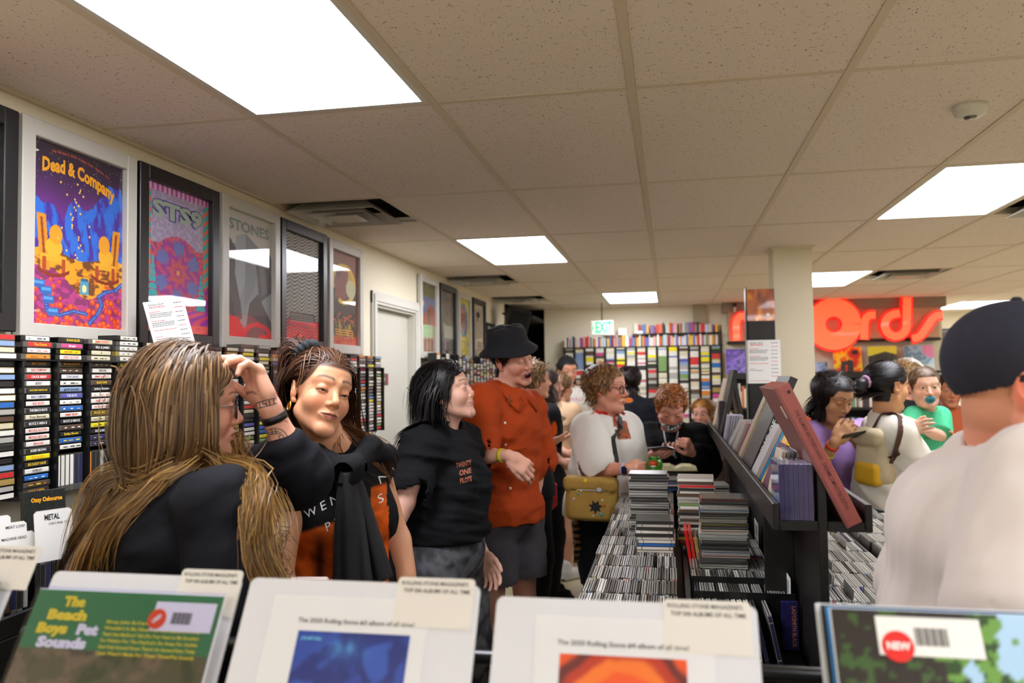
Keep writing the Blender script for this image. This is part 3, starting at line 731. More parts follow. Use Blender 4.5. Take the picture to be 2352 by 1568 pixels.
def p_c(u, v):
    C = np.tile(hexc('ded21a'), (len(u), 1)); e = np.hypot((u-.5)/.40, (v-.62)/.30); setc(C, e < 1, '4a86c0'); setc(C, np.hypot((u-.45)/.28, (v-.64)/.22) < 1, 'b86a4a'); setc(C, np.hypot((u-.5)/.2, (v-.50)/.1) < 1, 'c0989a')
    n = fbm(np.stack([u*14, v*24], 1), 3, 2); setc(C, (v < .28)*(n > .55), 'a89c2a'); return C
def p_d(u, v): C = np.tile(hexc('c4b49a'), (len(u), 1)); setc(C, ellm(u, v, .5, .80, .16, .06), '2a2624'); setc(C, ellm(u, v, .42, .70, .05, .04), '5a5048'); n = fbm(np.stack([u*9, v*30], 1), 6, 2); setc(C, (v < .3)*(v > .12)*(n > .6), '9a6a5a'); return C
def p_e(u, v): return blotch(['b8b4ac', '8a8880', '5c5a54'], 3, 12)(u, v)
def p_left(u, v):
    C = np.tile(hexc('3c3840'), (len(u), 1)); setc(C, ((u*26) % 1 < .3) | ((v*44) % 1 < .25), 'c8ccd0'); setc(C, u < .8, '7a2a24'); return C
FR = [(1.50, 2.030, 1.695, 2.338, 'b', p_left, 'black framed poster with a checked border cut off at the left edge', 40, 60),
      (2.044, 2.567, 1.674, 2.341, 'w', p_valley, 'white framed poster with purple night sky, orange lettering and toadstools', 190, 250),
      (2.584, 3.108, 1.681, 2.340, 'b', p_mandala, 'black framed magenta and teal psychedelic poster', 120, 170),
      (3.134, 3.653, 1.686, 2.348, 'w', p_stones, 'white framed grey and red poster headed STONES', 110, 150),
      (3.667, 4.206, 1.699, 2.342, 'b', p_waves, 'black framed poster of wavy stripes with a pink foot', 110, 200),
      (4.237, 4.746, 1.692, 2.336, 'w', p_west, 'white framed brown and yellow poster next to the door', 80, 110),
      (5.934, 6.439, 1.696, 2.340, 'w', p_a, 'white framed poster with a yellow sun, first beyond the door', 60, 90),
      (6.487, 7.011, 1.696, 2.335, 'b', p_b, 'black framed brown poster, second beyond the door', 60, 90),
      (7.082, 7.563, 1.695, 2.322, 'w', p_c, 'white framed bright yellow poster with a blue oval', 60, 90),
      (7.628, 8.185, 1.703, 2.318, 'b', p_d, 'black framed cream poster with a small black figure', 50, 80),
      (8.229, 8.620, 1.727, 2.111, 'b', p_e, 'smallest black framed grey picture under the loudspeaker', 30, 40)]
for k, (y0, y1, z0, z1, c, fn, lab, nx, ny) in enumerate(FR):
    W, H = y1-y0, z1-z0; tilt = math.radians(-.8)
    t = thing('framed_poster', lab, 'poster', (WX+.006, (y0+y1)/2, z0), (0, 0, math.pi/2), 'framed posters on the left wall')
    fw = .052 if H > .5 else .03; M = M_fw if c == 'w' else M_fb; dp = .030
    b = MB(); b.rbox((-W/2, -dp, 0), (-W/2+fw, 0, H), .003).rbox((W/2-fw, -dp, 0), (W/2, 0, H), .003).rbox((-W/2+fw, -dp, 0), (W/2-fw, 0, fw), .003).rbox((-W/2+fw, -dp, H-fw), (W/2-fw, 0, H), .003)
    b.build('frame', M, t); iw, ih = W-2*fw+.004, H-2*fw+.004
    b = MB().rbox((-W/2+fw, -.004, fw), (W/2-fw, -.001, H-fw), .0005); b.build('backing', M_paper, t)
    o = link('print', paint_grid('print', iw, ih, nx, ny, fn), M_print, t, (0, -.008, fw-.002))
    def L(s, u, v, h, w_, m, bold=.02, nm='lettering', warp=None, d=.0086):
        q = MB(); text_on(q, s, ((u-.5)*iw, -d, fw+v*ih), (1, 0, 0), (0, 0, 1), h*ih, w_*iw, bold, warp=warp); q.build(nm, m, o).matrix_parent_inverse = Matrix.Translation((0, -.008, fw-.002)).inverted()
    if k == 1:
        Mo = mat('orange_ink', 'f7ab18', rough=.6); Mr = mat('rust_ink', 'd85a38', rough=.6)
        cv = lambda x, y: (x, y-.9*x*x-.10*x)
        L('Dead & Company', .50, .875, .072, .78, Mo, .045, 'title_lettering', cv); L('July 5 & July 6, 2018 - Folsom Field - Boulder, CO', .52, .957, .014, .62, Mr, .02, 'date_lettering', cv)
    if k == 2:
        L('STS9', .5, .82, .105, .80, mat('lilac_ink', '5654a4', rough=.6), .10, 'title_shadow'); L('STS9', .5, .82, .105, .78, mat('grey_green_ink', 'a9b8a4', rough=.6), .045, 'title_lettering', d=.0090)
        L('RED ROCKS AMPHITHEATRE', .5, .10, .012, .5, mat('lilac_ink'), .02)
    if k == 3: L('STONES', .5, .88, .080, .86, mat('blue_grey_ink', '8fa3a4', rough=.6), .03, 'title_lettering')
    if k == 4:
        b = MB(); [words(b, -iw*.30, iw*.30, fw+ih*(.235-.02*j), ih*.008, -.0084, j) for j in range(4)]; b.build('small_print', mat('pale_ink', 'b8b0a8', rough=.6), t)
    if k == 5:
        b = MB(); [words(b, -iw*.32, iw*.32, fw+ih*(.16-.025*j), ih*.012, -.0084, j) for j in range(3)]; b.build('small_print', mat('orange_ink'), t)
    g = MB().box((-W/2+fw, -.0125, fw), (W/2-fw, -.0105, H-fw)).build('glass_pane', M_glass, t)
# loudspeaker bracketed high on the left wall
sp_ = at(1147, 712, 8.6)
t = thing('loudspeaker', 'tilted black loudspeaker bracketed high at the end of the poster row', 'loudspeaker', (-1.64, 8.75, 2.13), (math.radians(14), math.radians(10), math.radians(28)))
MB().prism([(-.12, -.11), (.12, -.11), (.10, .11), (-.10, .11)], -.16, .16).build('cabinet', mat('speaker_black', '0c0c0c', rough=.6), t)
MB().rbox((-.105, -.118, -.145), (.105, -.110, .145), .003).build('grille', mat('grille_black', '101010', rough=.9, bump=.5, bscale=400), t)
MB().tube([(0, .10, 0), (-.02, .18, .03), (-.10, .26, .05)], .012, 8).build('bracket', M_blackp, t)
# ------------------------------------------------------------------ cassettes on the left wall
ROWN = ['top', 'second', 'third', 'fourth', 'fifth', 'sixth', 'seventh', 'eighth', 'ninth', 'tenth', 'eleventh', 'twelfth', 'thirteenth', 'fourteenth', 'fifteenth', 'sixteenth', 'seventeenth', 'eighteenth', 'nineteenth', 'twentieth', 'twenty-first', 'twenty-second', 'twenty-third', 'twenty-fourth', 'twenty-fifth', 'twenty-sixth']
COLN = ['first', 'second', 'third', 'fourth', 'fifth', 'sixth', 'seventh', 'eighth', 'ninth', 'tenth', 'eleventh', 'twelfth', 'thirteenth', 'fourteenth', 'fifteenth', 'sixteenth', 'seventeenth', 'eighteenth', 'nineteenth', 'twentieth', 'twenty-first', 'twenty-second', 'twenty-third', 'twenty-fourth']
CCOL = {'white': 'e4e0d4', 'cream': 'd8cfae', 'grey': 'a8a59c', 'black': '2a2826', 'red': 'd03030', 'yellow': 'e8d81c', 'blue': '2a6ab8', 'pale blue': '8aa4c8', 'pink': 'c84a84', 'orange': 'd8842c', 'tan': 'a88a4c', 'brown': '5a4434', 'violet': '5a5aa8', 'green': '7a9a5a', 'dark blue': '2c2c50'}
cas_case = MB(); cas_case.rbox((-.0545, 0, .0004), (-.036, .069, .0166), .0012).box((-.036, .002, .0004), (.0545, .069, .0020)).box((-.036, .002, .0150), (.0545, .069, .0166)).box((.0525, .0005, .002), (.0545, .069, .015))
cas_me = {}
for nm, c in (('black', '141414'), ('clear', '5c5a54'), ('gold', 'a08c4c')):
    m_ = cas_case.mesh('cassette_case'); m_.materials.append(mat('case_'+nm, c, rough=.18, rnd=.15)); cas_me[nm] = m_
card_me = {}
for nm, c in CCOL.items():
    m_ = MB().rbox((-.0370, .0002, .0019), (.0524, .060, .0154), .002).mesh('spine_card'); m_.materials.append(mat('card_'+nm, c, rough=.4, rnd=.07)); card_me[nm] = m_
TX = {'k': M_ink, 'r': M_red, 'w': mat('white_ink', 'eeeeea', rough=.6), 'y': mat('yellow_ink', 'f0d020', rough=.6), 'b': mat('blue_ink', '3a3a90', rough=.6), 'o': mat('orange_ink', 'f7ab18', rough=.6)}
KN = {(1, 0): ('white', '', 'k'), (1, 1): ('red', 'The Doors', 'y'), (1, 2): ('white', '', 'r'), (1, 3): ('orange', '', 'y'), (1, 4): ('black', 'BEAT RODEO', 'o'), (1, 5): ('white', 'BAD COMPANY', 'r'), (1, 6): ('red', 'CHUCK BERRY', 'w'), (1, 7): ('white', 'BERRY', 'k'),
      (1, 8): ('black', 'CHUCK BERRY GREATEST HITS', 'y'), (1, 9): ('white', 'BAD COMPANY', 'b'), (1, 10): ('white', 'BAD BOYS', 'r'), (1, 11): ('black', 'THE BEACH BOYS', 'w'), (1, 12): ('cream', 'Tony Bennett', 'k'), (1, 13): ('black', 'BOYZ II MEN II', 'w'), (1, 14): ('white', 'MICHAEL BOLTON', 'r'), (1, 15): ('white', 'MICHAEL BOLTON', 'r'),
      (1, 16): ('white', 'BEN-HUR', 'r'), (1, 17): ('black', 'BOBBY BROWN', 'w'), (1, 18): ('yellow', 'BOB & RAY', 'o'), (1, 19): ('black', 'BIG DADDY KANE', 'y'), (1, 20): ('white', 'SHIRLEY', 'k'), (1, 21): ('blue', '', 'w'), (1, 22): ('brown', '', 'y'), (1, 23): ('black', 'BOYZ II MEN', 'o'),
      (2, 0): ('black', 'SUGAR BLUES', 'y'), (2, 1): ('pink', 'Bread', 'w'), (2, 2): ('yellow', '', 'k'), (2, 3): ('white', 'JERRY BUTLER', 'r'), (2, 4): ('black', 'MICHAEL BOLTON', 'o'), (2, 5): ('brown', '', 'o'), (2, 6): ('white', 'TONY BANKS', 'b'), (2, 7): ('white', '', 'r'), (2, 8): ('pale blue', 'garth brooks', 'k'), (2, 9): ('violet', 'THE BOYS', 'w'), (2, 10): ('white', '', 'k'), (2, 11): ('blue', '', 'w'),
      (2, 12): ('white', 'JIMMY BUFF', 'r'), (2, 13): ('black', 'BOYZ II MEN II', 'w'), (2, 14): ('brown', '', 'w'), (2, 15): ('black', 'Bobby Brown', 'y'), (2, 16): ('blue', '', 'w'), (2, 17): ('white', '', 'r'),
      (3, 0): ('cream', 'JIMMY BUFFETT', 'r'), (3, 1): ('black', 'BELL & JAMES', 'w'), (3, 2): ('cream', '3', 'k'), (3, 3): ('cream', '', 'r'), (3, 4): ('brown', '', 'w'), (3, 5): ('white', 'BERLIN', 'k'), (3, 6): ('white', 'JIMMY BUFFETT', 'r'), (3, 7): ('brown', 'BLACKHAWK', 'y'), (3, 8): ('black', 'Jackson Browne', 'w'), (3, 9): ('white', '', 'r'), (3, 10): ('white', 'EARLY BOB', 'r'), (3, 11): ('white', 'BEST OF FRIENDS', 'r'), (3, 12): ('brown', 'MICHAEL BOLTON', 'y'), (3, 13): ('cream', '', 'k'), (3, 14): ('yellow', '', 'k'), (3, 15): ('black', 'BOB & RAY', 'w'), (3, 16): ('dark blue', '', 'w'), (3, 17): ('dark blue', '', 'w')}
rc = random.Random(21)
def cas_color(far=False):
    return rc.choices(['white', 'cream', 'grey', 'black', 'red', 'yellow', 'blue', 'pale blue', 'pink', 'orange', 'brown', 'violet', 'green', 'tan'], [34, 20, 14, 15, 4, 3, 3, 4, 2, 2, 5, 2, 2, 4])[0] if far else rc.choices(['white', 'cream', 'grey', 'black', 'red', 'yellow', 'blue', 'pale blue', 'pink', 'orange', 'brown', 'violet', 'green', 'tan'], [34, 12, 9, 17, 5, 4, 4, 4, 2, 3, 5, 2, 2, 4])[0]
RX = -1.745                                         # front plane of the cassettes
Y0C, PC = 1.805, .130
indiv = {1, 2, 3, 4, 9, 10, 11, 20, 21, 22}
rack = thing('cassette_rack', 'long black slotted rack of cassettes under the framed posters', 'rack', (-1.876, 0, 0))
NC = 23
MB().rbox((.004, Y0C-.012, 1.225), (.058, Y0C+PC*NC, 1.612), .002).build('back_panel', M_blackp, rack)
MB().rbox((.0, Y0C-.012, 1.6085), (.148, Y0C+PC*NC, 1.6125), .001).build('rack_top', M_blackp, rack)
for i in range(NC+1): MB().box((.058, Y0C-.010+PC*i, 1.228), (.146, Y0C-.002+PC*i, 1.610)).build('rack_upright', M_blackp, rack)
far = {}
ncas = 0
for i in range(NC):
    yc = Y0C+PC*i+.058; top = 4 if rc.random() < .8 else rc.choice((3, 5))
    if i in (1, 2, 3): top = 4
    if i == 4: top = 5
    nrow = top+20; lim = 20 if i == 1 or i > 4 else {2: 14, 3: 14}.get(i, 20)
    for r in range(nrow):
        z = (1.6130+(top-1-r)*.0170) if r < top else (1.6130-.0187*(r-top+1)-.0008)
        if r-top >= lim: continue
        col, txt, tc_ = KN.get((i, r), (cas_color(), '', 'k'))
        if i == 4 and r < 5: col = 'white'
        cs_ = rc.choices(['black', 'clear', 'gold'], [5, 6, .6])[0]
        jx = rc.uniform(-.004, .003) if r < top else rc.uniform(-.0015, .0015); jy = rc.uniform(-.003, .003); a = rc.uniform(-.03, .03) if r < top else 0
        # local: x across the spine (towards +Y world), y depth (towards the wall)
        if i in indiv and ncas < 222:
            ncas += 1
            lab = f'{col} cassette, {ROWN[r]} down in the {COLN[i]} column of the wall rack'
            t = thing('cassette', lab, 'cassette', (RX+jx, yc+jy, z), (0, 0, math.pi/2+a), 'cassettes in the left wall rack')
            link('cassette_case', cas_me[cs_], None, t); cdm = link('spine_card', card_me[col], None, t)
            if txt:
                b = MB(); wd = min(.066, len(txt)*.0052); text_on(b, txt, (.008, .0002, .0088), (1, 0, 0), (0, 0, 1), .0068 if len(txt) < 15 else .0045, wd, .02, off=.0003); b.build('lettering', TX[tc_], cdm)
            elif i < 5 or i > 17:
                b = MB(); 
                for k in range(3): x_ = -.024+k*.026+rc.uniform(-.004, .004); b.box((x_, -.0001, .0070), (x_+rc.uniform(.006, .018), .0003, .0084+rc.random()*.002))
                b.build('print_marks', TX[rc.choice('krk')] if col not in ('black', 'brown', 'blue', 'dark blue') else TX[rc.choice('wyw')], cdm)
        else:
            k = far.setdefault(('card', col), MB()); M = Matrix.Translation((RX+jx, yc+jy, z)) @ Matrix.Rotation(math.pi/2, 4, 'Z')
            k.box((-.0355, .0002, .0022), (.0520, .060, .0148), M); far.setdefault(('case', cs_), MB()).box((-.0545, .0006, .0004), (.0545, .069, .0166), M)
# standing boxed cassettes filling the foot of the second and third columns
for i, cols in ((2, ['white', 'white', 'white', 'white', 'dark blue', 'dark blue']), (3, ['orange', 'black', 'black', 'grey', 'black'])):
    for k, c in enumerate(cols):
        t = thing('cassette', f'{c} cassette on end, {COLN[k]} along at the foot of rack column {COLN[i]}', 'cassette', (RX-.001, Y0C+PC*i+.012+k*.0185, 1.2285), (0, 0, math.pi/2), 'cassettes in the left wall rack')
        t.rotation_euler = (0, -math.pi/2, math.pi/2)
        t.location = (RX-.001, Y0C+PC*i+.009+(k+1)*.0182, 1.2285+.0545)
        link('cassette_case', cas_me['clear'], None, t); link('spine_card', card_me[c], None, t)
o = thing('cassette_rows', 'remaining cassettes of the wall rack, behind the people', 'cassettes'); o['kind'] = 'stuff'
for (k, c), b in far.items(): q = b.build('spine_cards' if k == 'card' else 'cassette_cases', MATS[('card_' if k == 'card' else 'case_')+c], o); q['kind'] = 'stuff'
# second rack beyond the door
rack = thing('cassette_rack', 'far black cassette rack beyond the white door', 'rack', (-1.876, 0, 0))
MB().rbox((.004, 5.98, 1.05), (.06, 8.55, 1.62), .002).rbox((.0, 5.98, 1.612), (.148, 8.55, 1.618), .001).build('back_panel', M_blackp, rack)
MB().rbox((.0, 5.96, .0), (.165, 5.98, 1.66), .003).build('end_panel', mat('dark_green_grey', '3a3e38', rough=.5), rack)
MB().rbox((.0, 5.98, .0), (.16, 8.55, 1.04), .003).build('base_cabinet', M_black, rack)
far = {}
for i in range(19):
    yc = 5.99+.134*i+.058; n = rc.randint(3, 7)
    for r in range(30+n):
        z = 1.618+(n-1-r)*.017 if r < n else 1.612-.0187*(r-n+1)
        if z < 1.06: continue
        M = Matrix.Translation((RX, yc, z)) @ Matrix.Rotation(math.pi/2, 4, 'Z'); c = cas_color()
        far.setdefault(('card', c), MB()).box((-.0355, .0002, .0022), (.0520, .060, .0148), M); far.setdefault(('case', 'black'), MB()).box((-.0545, .0006, .0004), (.0545, .069, .0166), M)
o = thing('cassette_rows', 'cassettes filling the far rack beyond the white door', 'cassettes'); o['kind'] = 'stuff'
for (k, c), b in far.items(): q = b.build('spine_cards' if k == 'card' else 'cassette_cases', MATS[('card_' if k == 'card' else 'case_')+c], o); q['kind'] = 'stuff'
# back wall: fifteen columns of cassettes under a row of boxed tapes
bx0 = -1.29; PB = .1275
rack = thing('cassette_rack', 'wide black rack of cassettes covering the back wall under the exit sign', 'rack', (0, BY, 0))
MB().rbox((bx0-.01, -.06, .78), (bx0+PB*15, -.004, 1.895), .002).rbox((bx0-.02, -.15, 1.890), (bx0+PB*15+.02, -.0, 1.898), .001).build('back_panel', M_blackp, rack)
for i in range(16): MB().box((bx0-.010+PB*i, -.15, .80), (bx0-.001+PB*i, -.06, 1.89)).build('rack_upright', M_blackp, rack)
MB().rbox((bx0-.02, -.30, .0), (bx0+PB*15+.02, -.004, .78), .003).build('base_cabinet', M_black, rack)
far = {}
for i in range(15):
    xc = bx0+PB*i+.058; c = cas_color(True); run = 0
    for r in range(58):
        z = 1.886-.0187*(r+1)
        if z < .80: break
        if run <= 0: c = cas_color(True); run = rc.choice((1, 1, 1, 1, 2, 2, 3))
        run -= 1
        if i == 1 and 2 < r < 12: c = 'pale blue'
        if i == 9 and 5 < r < 16: c = 'green'
        if i == 12 and 6 < r < 11: c = 'red'
        if i == 13 and 3 < r < 6: c = 'yellow'
        M = Matrix.Translation((xc, BY-.135, z))
        far.setdefault(('card', c), MB()).box((-.0440, .0002, .0010), (.0535, .060, .0160), M); far.setdefault(('case', 'black'), MB()).box((-.0545, .0006, .0004), (.0545, .069, .0166), M)
o = thing('cassette_rows', 'cassettes filling the rack on the back wall', 'cassettes'); o['kind'] = 'stuff'
for (k, c), b in far.items(): q = b.build('spine_cards' if k == 'card' else 'cassette_cases', MATS[('card_' if k == 'card' else 'case_')+c], o); q['kind'] = 'stuff'
x = bx0; vh = {}
vcol = ['e8e4da', 'd8d0c0', 'c43a3a', '5a6ab0', 'e8b840', '7fa070', '8a5a9a', '3c3c40', 'd86a3a', 'c8c4bc', 'b8d0e0', 'e0a0a0']
def vhs(w, h, c, d=.10):
    k = (round(w, 3), round(h, 3), c)
    if k not in vh:
        b = MB().rbox((0, 0, 0), (w, d, h), .002); m_ = b.mesh('videotape'); m_.materials.append(mat('vhs_'+c, c, rough=.45)); vh[k] = m_
    return vh[k]
vn = 0
while x < .60 and vn < 110:
    w_ = rc.choice((.014, .017, .017, .021, .027)); h_ = rc.choice((.108, .125, .142)); c = rc.choice(vcol)
    tag(link('videotape', vhs(w_-.0012, h_, c), None, None, (x, BY-.125, 1.8985)), 'small boxed tape standing in the row on top of the back wall rack', 'tape', 'boxed tapes standing on the back wall rack'); x += w_; vn += 1
tp = MB().rbox((bx0+.85, -.15, 2.046), (.62, -.01, 2.054), .001).build('upper_shelf', M_blackp, rack)
x = -.42
while x < .60:
    w_ = rc.choice((.02, .026, .03, .05)); h_ = rc.choice((.10, .115, .13)); c = rc.choice(vcol+['d03a34', '34383c', '8a8c90'])
    tag(link('videotape', vhs(w_-.0012, h_, c), None, None, (x, BY-.125, 2.0545)), 'small boxed tape standing on the short upper shelf of the back wall', 'tape', 'boxed tapes on the upper back shelf'); x += w_+rc.choice((0, 0, 0, .02))
for k, (px, py, w_, h_) in enumerate(((1430, 750, .11, .09), (1470, 757, .07, .05), (1400, 768, .13, .03))):
    p = at(px, py, BY-.1); tag(link('white_box', vhs(w_, h_, 'e8e4da'), None, None, (p.x-w_/2, BY-.13, 2.042 if p.x > -1 and False else 1.8985+.1425)), ['taller white box on the tapes by the exit sign', 'small white box right of the exit sign', 'flat white box just under the exit sign'][k], 'box')

# ------------------------------------------------------------------ the two banks of compact discs
ZB, ZC = .828, .953                                  # bin floor, top of a standing case
def bank(name, label, x0, x1, xm, y0, y1):
    t = thing(name, label, 'disc bin', ((x0+x1)/2, y0, 0)); cx = (x0+x1)/2
    q = lambda a, b, c, d, e, f: MB().rbox((a-cx, b-y0, c), (d-cx, e-y0, f), .003)
    q(x0, y0, .06, x1, y1, ZB-.001).build('cabinet', M_black, t)
    q(x0+.03, y0+.03, 0, x1-.03, y1-.03, .06).build('plinth', M_blackp, t)
    q(x0-.012, y0, ZB-.03, x0, y1, ZB+.075).build('side_board', M_black, t); q(xm-.008, y0, ZB, xm+.008, y1, ZB+.105).build('middle_board', M_black, t)
    q(x0-.012, y0-.014, ZB-.05, x1, y0, ZB+.012).build('front_board', M_black, t); q(x0, y1, ZB-.03, x1, y1+.014, ZB+.075).build('back_board', M_black, t)
    return t
YB0, YB1 = 2.10, 4.52
bank('disc_bin', 'black disc bin left of the centre shelf, packed with compact discs', -.262, .318, .040, YB0, YB1)
bank('disc_bin', 'black disc bin right of the centre shelf, beside the man in the cap', .350, .960, .655, YB0, 3.72)
def cd_meshes():
    b = MB(); b.box((0, 0, 0), (.0034, .142, .125)).box((.0062, 0, 0), (.0102, .142, .125)).box((.0034, .0015, .0015), (.0062, .0035, .1235)).box((.0034, .1385, .0015), (.0062, .1405, .1235))
    for z in (.012, .104): b.box((.0004, -.0012, z), (.0098, 0, z+.003))
    a = b.mesh('jewel_case'); c = MB().box((.0036, .0010, .003), (.0060, .141, .1170)).box((.0010, -.0006, .003), (.0092, .0008, .1215)).mesh('inlay_card'); return a, c
cdA, cdB = cd_meshes()
M_case = {'clear': mat('jewel_clear', '9b9a94', rough=.26, rnd=.35, spec=.7), 'dark': mat('jewel_dark', '4c4b48', rough=.24, rnd=.3, spec=.7), 'white': mat('jewel_white', 'dcdad2', rough=.3, rnd=.1, spec=.6)}
CDC = {}
for k, m_ in M_case.items(): q = cdA.copy(); q.materials.append(m_); CDC[k] = q
INL = {}
for nm in ('white', 'black', 'red', 'blue', 'yellow', 'pink', 'orange', 'grey', 'dark blue', 'violet', 'green', 'cream', 'brown'):
    q = cdB.copy(); q.materials.append(mat('card_'+nm, CCOL[nm])); INL[nm] = q
recs = []                                            # matrix, case, inlay, group, label
rd = random.Random(4)
icol = lambda: rd.choices(['white', 'black', 'grey', 'red', 'blue', 'yellow', 'pink', 'orange', 'violet', 'green', 'cream', 'brown', 'dark blue'], [8, 12, 8, 2, 3, 2, 1, 1, 2, 1, 4, 3, 3])[0]
cells = [('left cell of the left bin', -.252, .028, 1), ('right cell of the left bin', .052, .308, 1), ('left cell of the right bin', .362, .642, -1), ('right cell of the right bin', .668, .950, -1)]
cards = []
for ci, (cn, xa, xb, sgn) in enumerate(cells):
    for r in range(15 if ci < 2 else 10):
        y = YB0+.018+r*.1605; x = xa+rd.uniform(0, .006); first = (ci == 1 and r == 0)
        gapn = rd.choice((0, 0, 1)); lean0 = rd.uniform(-.05, .03)
        if ci >= 2: lean0 = rd.uniform(.02, .12)
        if first: lean0 = -.20; x += .018
        lim = xb-(.040 if first else .012)
        while x < lim-.012:
            case = rd.choices(['clear', 'dark', 'white'], [6, 3, 1] if ci < 2 else [5, 1, 5])[0]; lean = lean0+rd.uniform(-.02, .02)
            M = Matrix.Translation((x, y+rd.uniform(-.004, .004), ZB+.0006+(abs(math.sin(lean))*.0102 if lean > 0 else 0))) @ Matrix.Rotation(lean, 4, 'Y')
            recs.append((M, case, icol(), 'compact discs in the '+cn, ('clear disc case in the '+('front' if r == 0 else ROWN[r])+' row, '+cn)))
            x += .0106*(1.45 if first else 1)+(rd.random() < .04)*rd.uniform(.006, .02)+(.0006 if ci < 2 else .0016)
        if ci == 1 and r in (1, 3, 4, 6, 9): cards.append((xb-.004, y, 'right'))
        if ci >= 2:
            for q in range(2 if rd.random() < .6 else 1): cards.append((xa+rd.uniform(.02, .25), y, 'bin'))
# stacks lying flat on top of the rows
STK = [('tallest left stack before the green toy', -.085, 3.18, ZC+.001, 21, .0, 1), ('short stack with white spines in front of the tall left stack', -.060, 2.86, ZC+.001, 10, .03, 0),
       ('wide right stack next to the centre shelf', .155, 2.66, ZC+.001, 20, .0, 1), ('stack partly hidden behind the wide right stack', .085, 2.98, ZC+.001, 22, -.04, 0), ('low heap behind the right stacks', .16, 3.62, ZC+.001, 12, .1, 1), ('low stack at the far end by the opened book', .02, 4.35, ZC+.001, 6, 0, 0)]
for nm, cx, cy, z, n, a, side in STK:
    for k in range(n):
        j = rd.uniform(-.004, .004)
        wdt = .142 if side else .125
        R = Matrix.Rotation(math.pi/2 if side else 0, 4, 'Z')
        # lying flat: thickness up
        Rf = Matrix(((0, 0, 1, 0), (0, 1, 0, 0), (1, 0, 0, 0), (0, 0, 0, 1))).to_4x4()
        Rf = Matrix(((0, 0, -1, 0), (0, 1, 0, 0), (1, 0, 0, 0), (0, 0, 0, 1)))
        cen = Matrix.Translation((.0625, -.071, 0))
        M = Matrix.Translation((cx+j, cy+rd.uniform(-.003, .003), z+k*.0106)) @ Matrix.Rotation(a+rd.uniform(-.03, .03)-(math.pi/2 if side else 0), 4, 'Z') @ cen @ Rf
        inl = ('white' if k in (0, 1, 3, 4, 6, 8) else 'blue' if k == 2 else 'black') if n == 10 else icol()
        recs.append((M, 'clear' if rd.random() < .6 else 'dark', inl, 'compact discs stacked flat', 'disc lying in the '+nm))
cam_o = Vector((0, 0, 1.55))
def size_key(r): p = r[0].translation; d = (p-cam_o); return d.length+(2. if p.x > .70 and p.y < 2.5 else 0)+(1.2 if p.x > .62 and p.y < 2.3 else 0)
recs.sort(key=size_key)
for M, case, inl, grp, lab in recs[:300]:
    t = thing('compact_disc', lab, 'compact disc', group=grp); t.matrix_world = M
    link('jewel_case', CDC[case], None, t); link('inlay_card', INL[inl], None, t)
b = {}
for M, case, inl, grp, lab in recs[300:]:
    q = b.setdefault(case, MB()); q.box((0, 0, 0), (.0034, .142, .125), M).box((.0062, 0, 0), (.0102, .142, .125), M)
    b.setdefault('i_'+inl, MB()).box((.0010, -.0006, .003), (.0092, .0006, .1215), M)
o = thing('compact_disc_rows', 'farther rows of compact discs in the two black bins', 'compact discs'); o['kind'] = 'stuff'
for k, q in b.items(): w_ = q.build('disc_rows', M_case[k] if k in M_case else MATS['card_'+k[2:]], o); w_['kind'] = 'stuff'
for k, (x, y, wh) in enumerate(cards):
    if y > 3.9: continue
    h = .175 if wh == 'right' else .150
    t = MB().rbox((-.0006, 0, 0), (.0006, .13, h), .0002).build('divider_card', M_paper, None, loc=(x, y+.006, ZB+.001), rot=(0, .0 if wh == 'right' else .08, 0))
    tag(t, 'white divider card standing '+('at the right end of a row against the centre shelf' if wh == 'right' else 'among the discs of the right bin'), 'divider card', 'divider cards against the centre shelf' if wh == 'right' else 'divider cards in the right bin')
    if wh == 'right': MB().box((-.0009, .03, h-.05), (-.0006, .09, h-.015)).build('print_patch', mat('grey_ink', '9a9894', rough=.7), t)
t = thing('disc_box', 'indigo boxed disc with orange sideways lettering at the near end of the left bin', 'compact disc', (.300, YB0+.14, ZB+.002))
MB().rbox((-.026, 0, 0), (.016, .012, .125), .001).build('box', mat('indigo_box', '26245c', rough=.35, var=.5, vscale=50), t)
b = MB(); text_on(b, 'LADYSMITH BLACK', (.004, -.0002, .062), (0, 0, -1), (1, 0, 0), .010, .105, .02, off=.0008); b.build('spine_lettering', mat('dull_orange_ink', 'c87a3a', rough=.6), t)
for yy in (YB0+.155, YB0+.318):
    t = tag(MB().rbox((0, 0, 0), (.262, .004, .142), .001).build('tray_partition', M_blackp, None, loc=(.050, yy, ZB+.001)), 'black plastic partition between rows, '+('near' if yy < 2.3 else 'second')+' end of the left bin', 'partition')
# a long printed sleeve across one row, and slim red cases
p = at(1660, 1247, 2.72)
t = tag(MB().rbox((0, 0, 0), (.22, .008, .03), .001).build('printed_sleeve', mat('indigo_print', '4a4878', rough=.3), None, loc=(.062, YB0+.018+4*.1605-.012, ZC-.022)), 'long purple printed sleeve lying across a row in the left bin', 'sleeve')
MB().box((.13, -.0005, .003), (.215, 0, .027)).build('picture', mat('warm_print', 'b06a44', rough=.3, var=.5, vscale=60), t)
for k, (c, nm) in enumerate((('d01c20', 'bright red'), ('c03028', 'darker red'), ('a88a4c', 'tan'), ('2c2850', 'dark blue'), ('e0c81c', 'red and yellow'), ('1a1a1a', 'black'), ('c8d040', 'lime edged'))):
    t = MB().rbox((0, 0, 0), (.0105, .142, .125+.02*(k < 2)), .001).build('slim_case', mat('slim_'+c, c, rough=.3), None, loc=(.056+k*.0135, 2.60+.12, ZC-.055), rot=(0, -.14, 0))
    tag(t, nm+' slim case leaning beside the short stack of white spined discs', 'case')

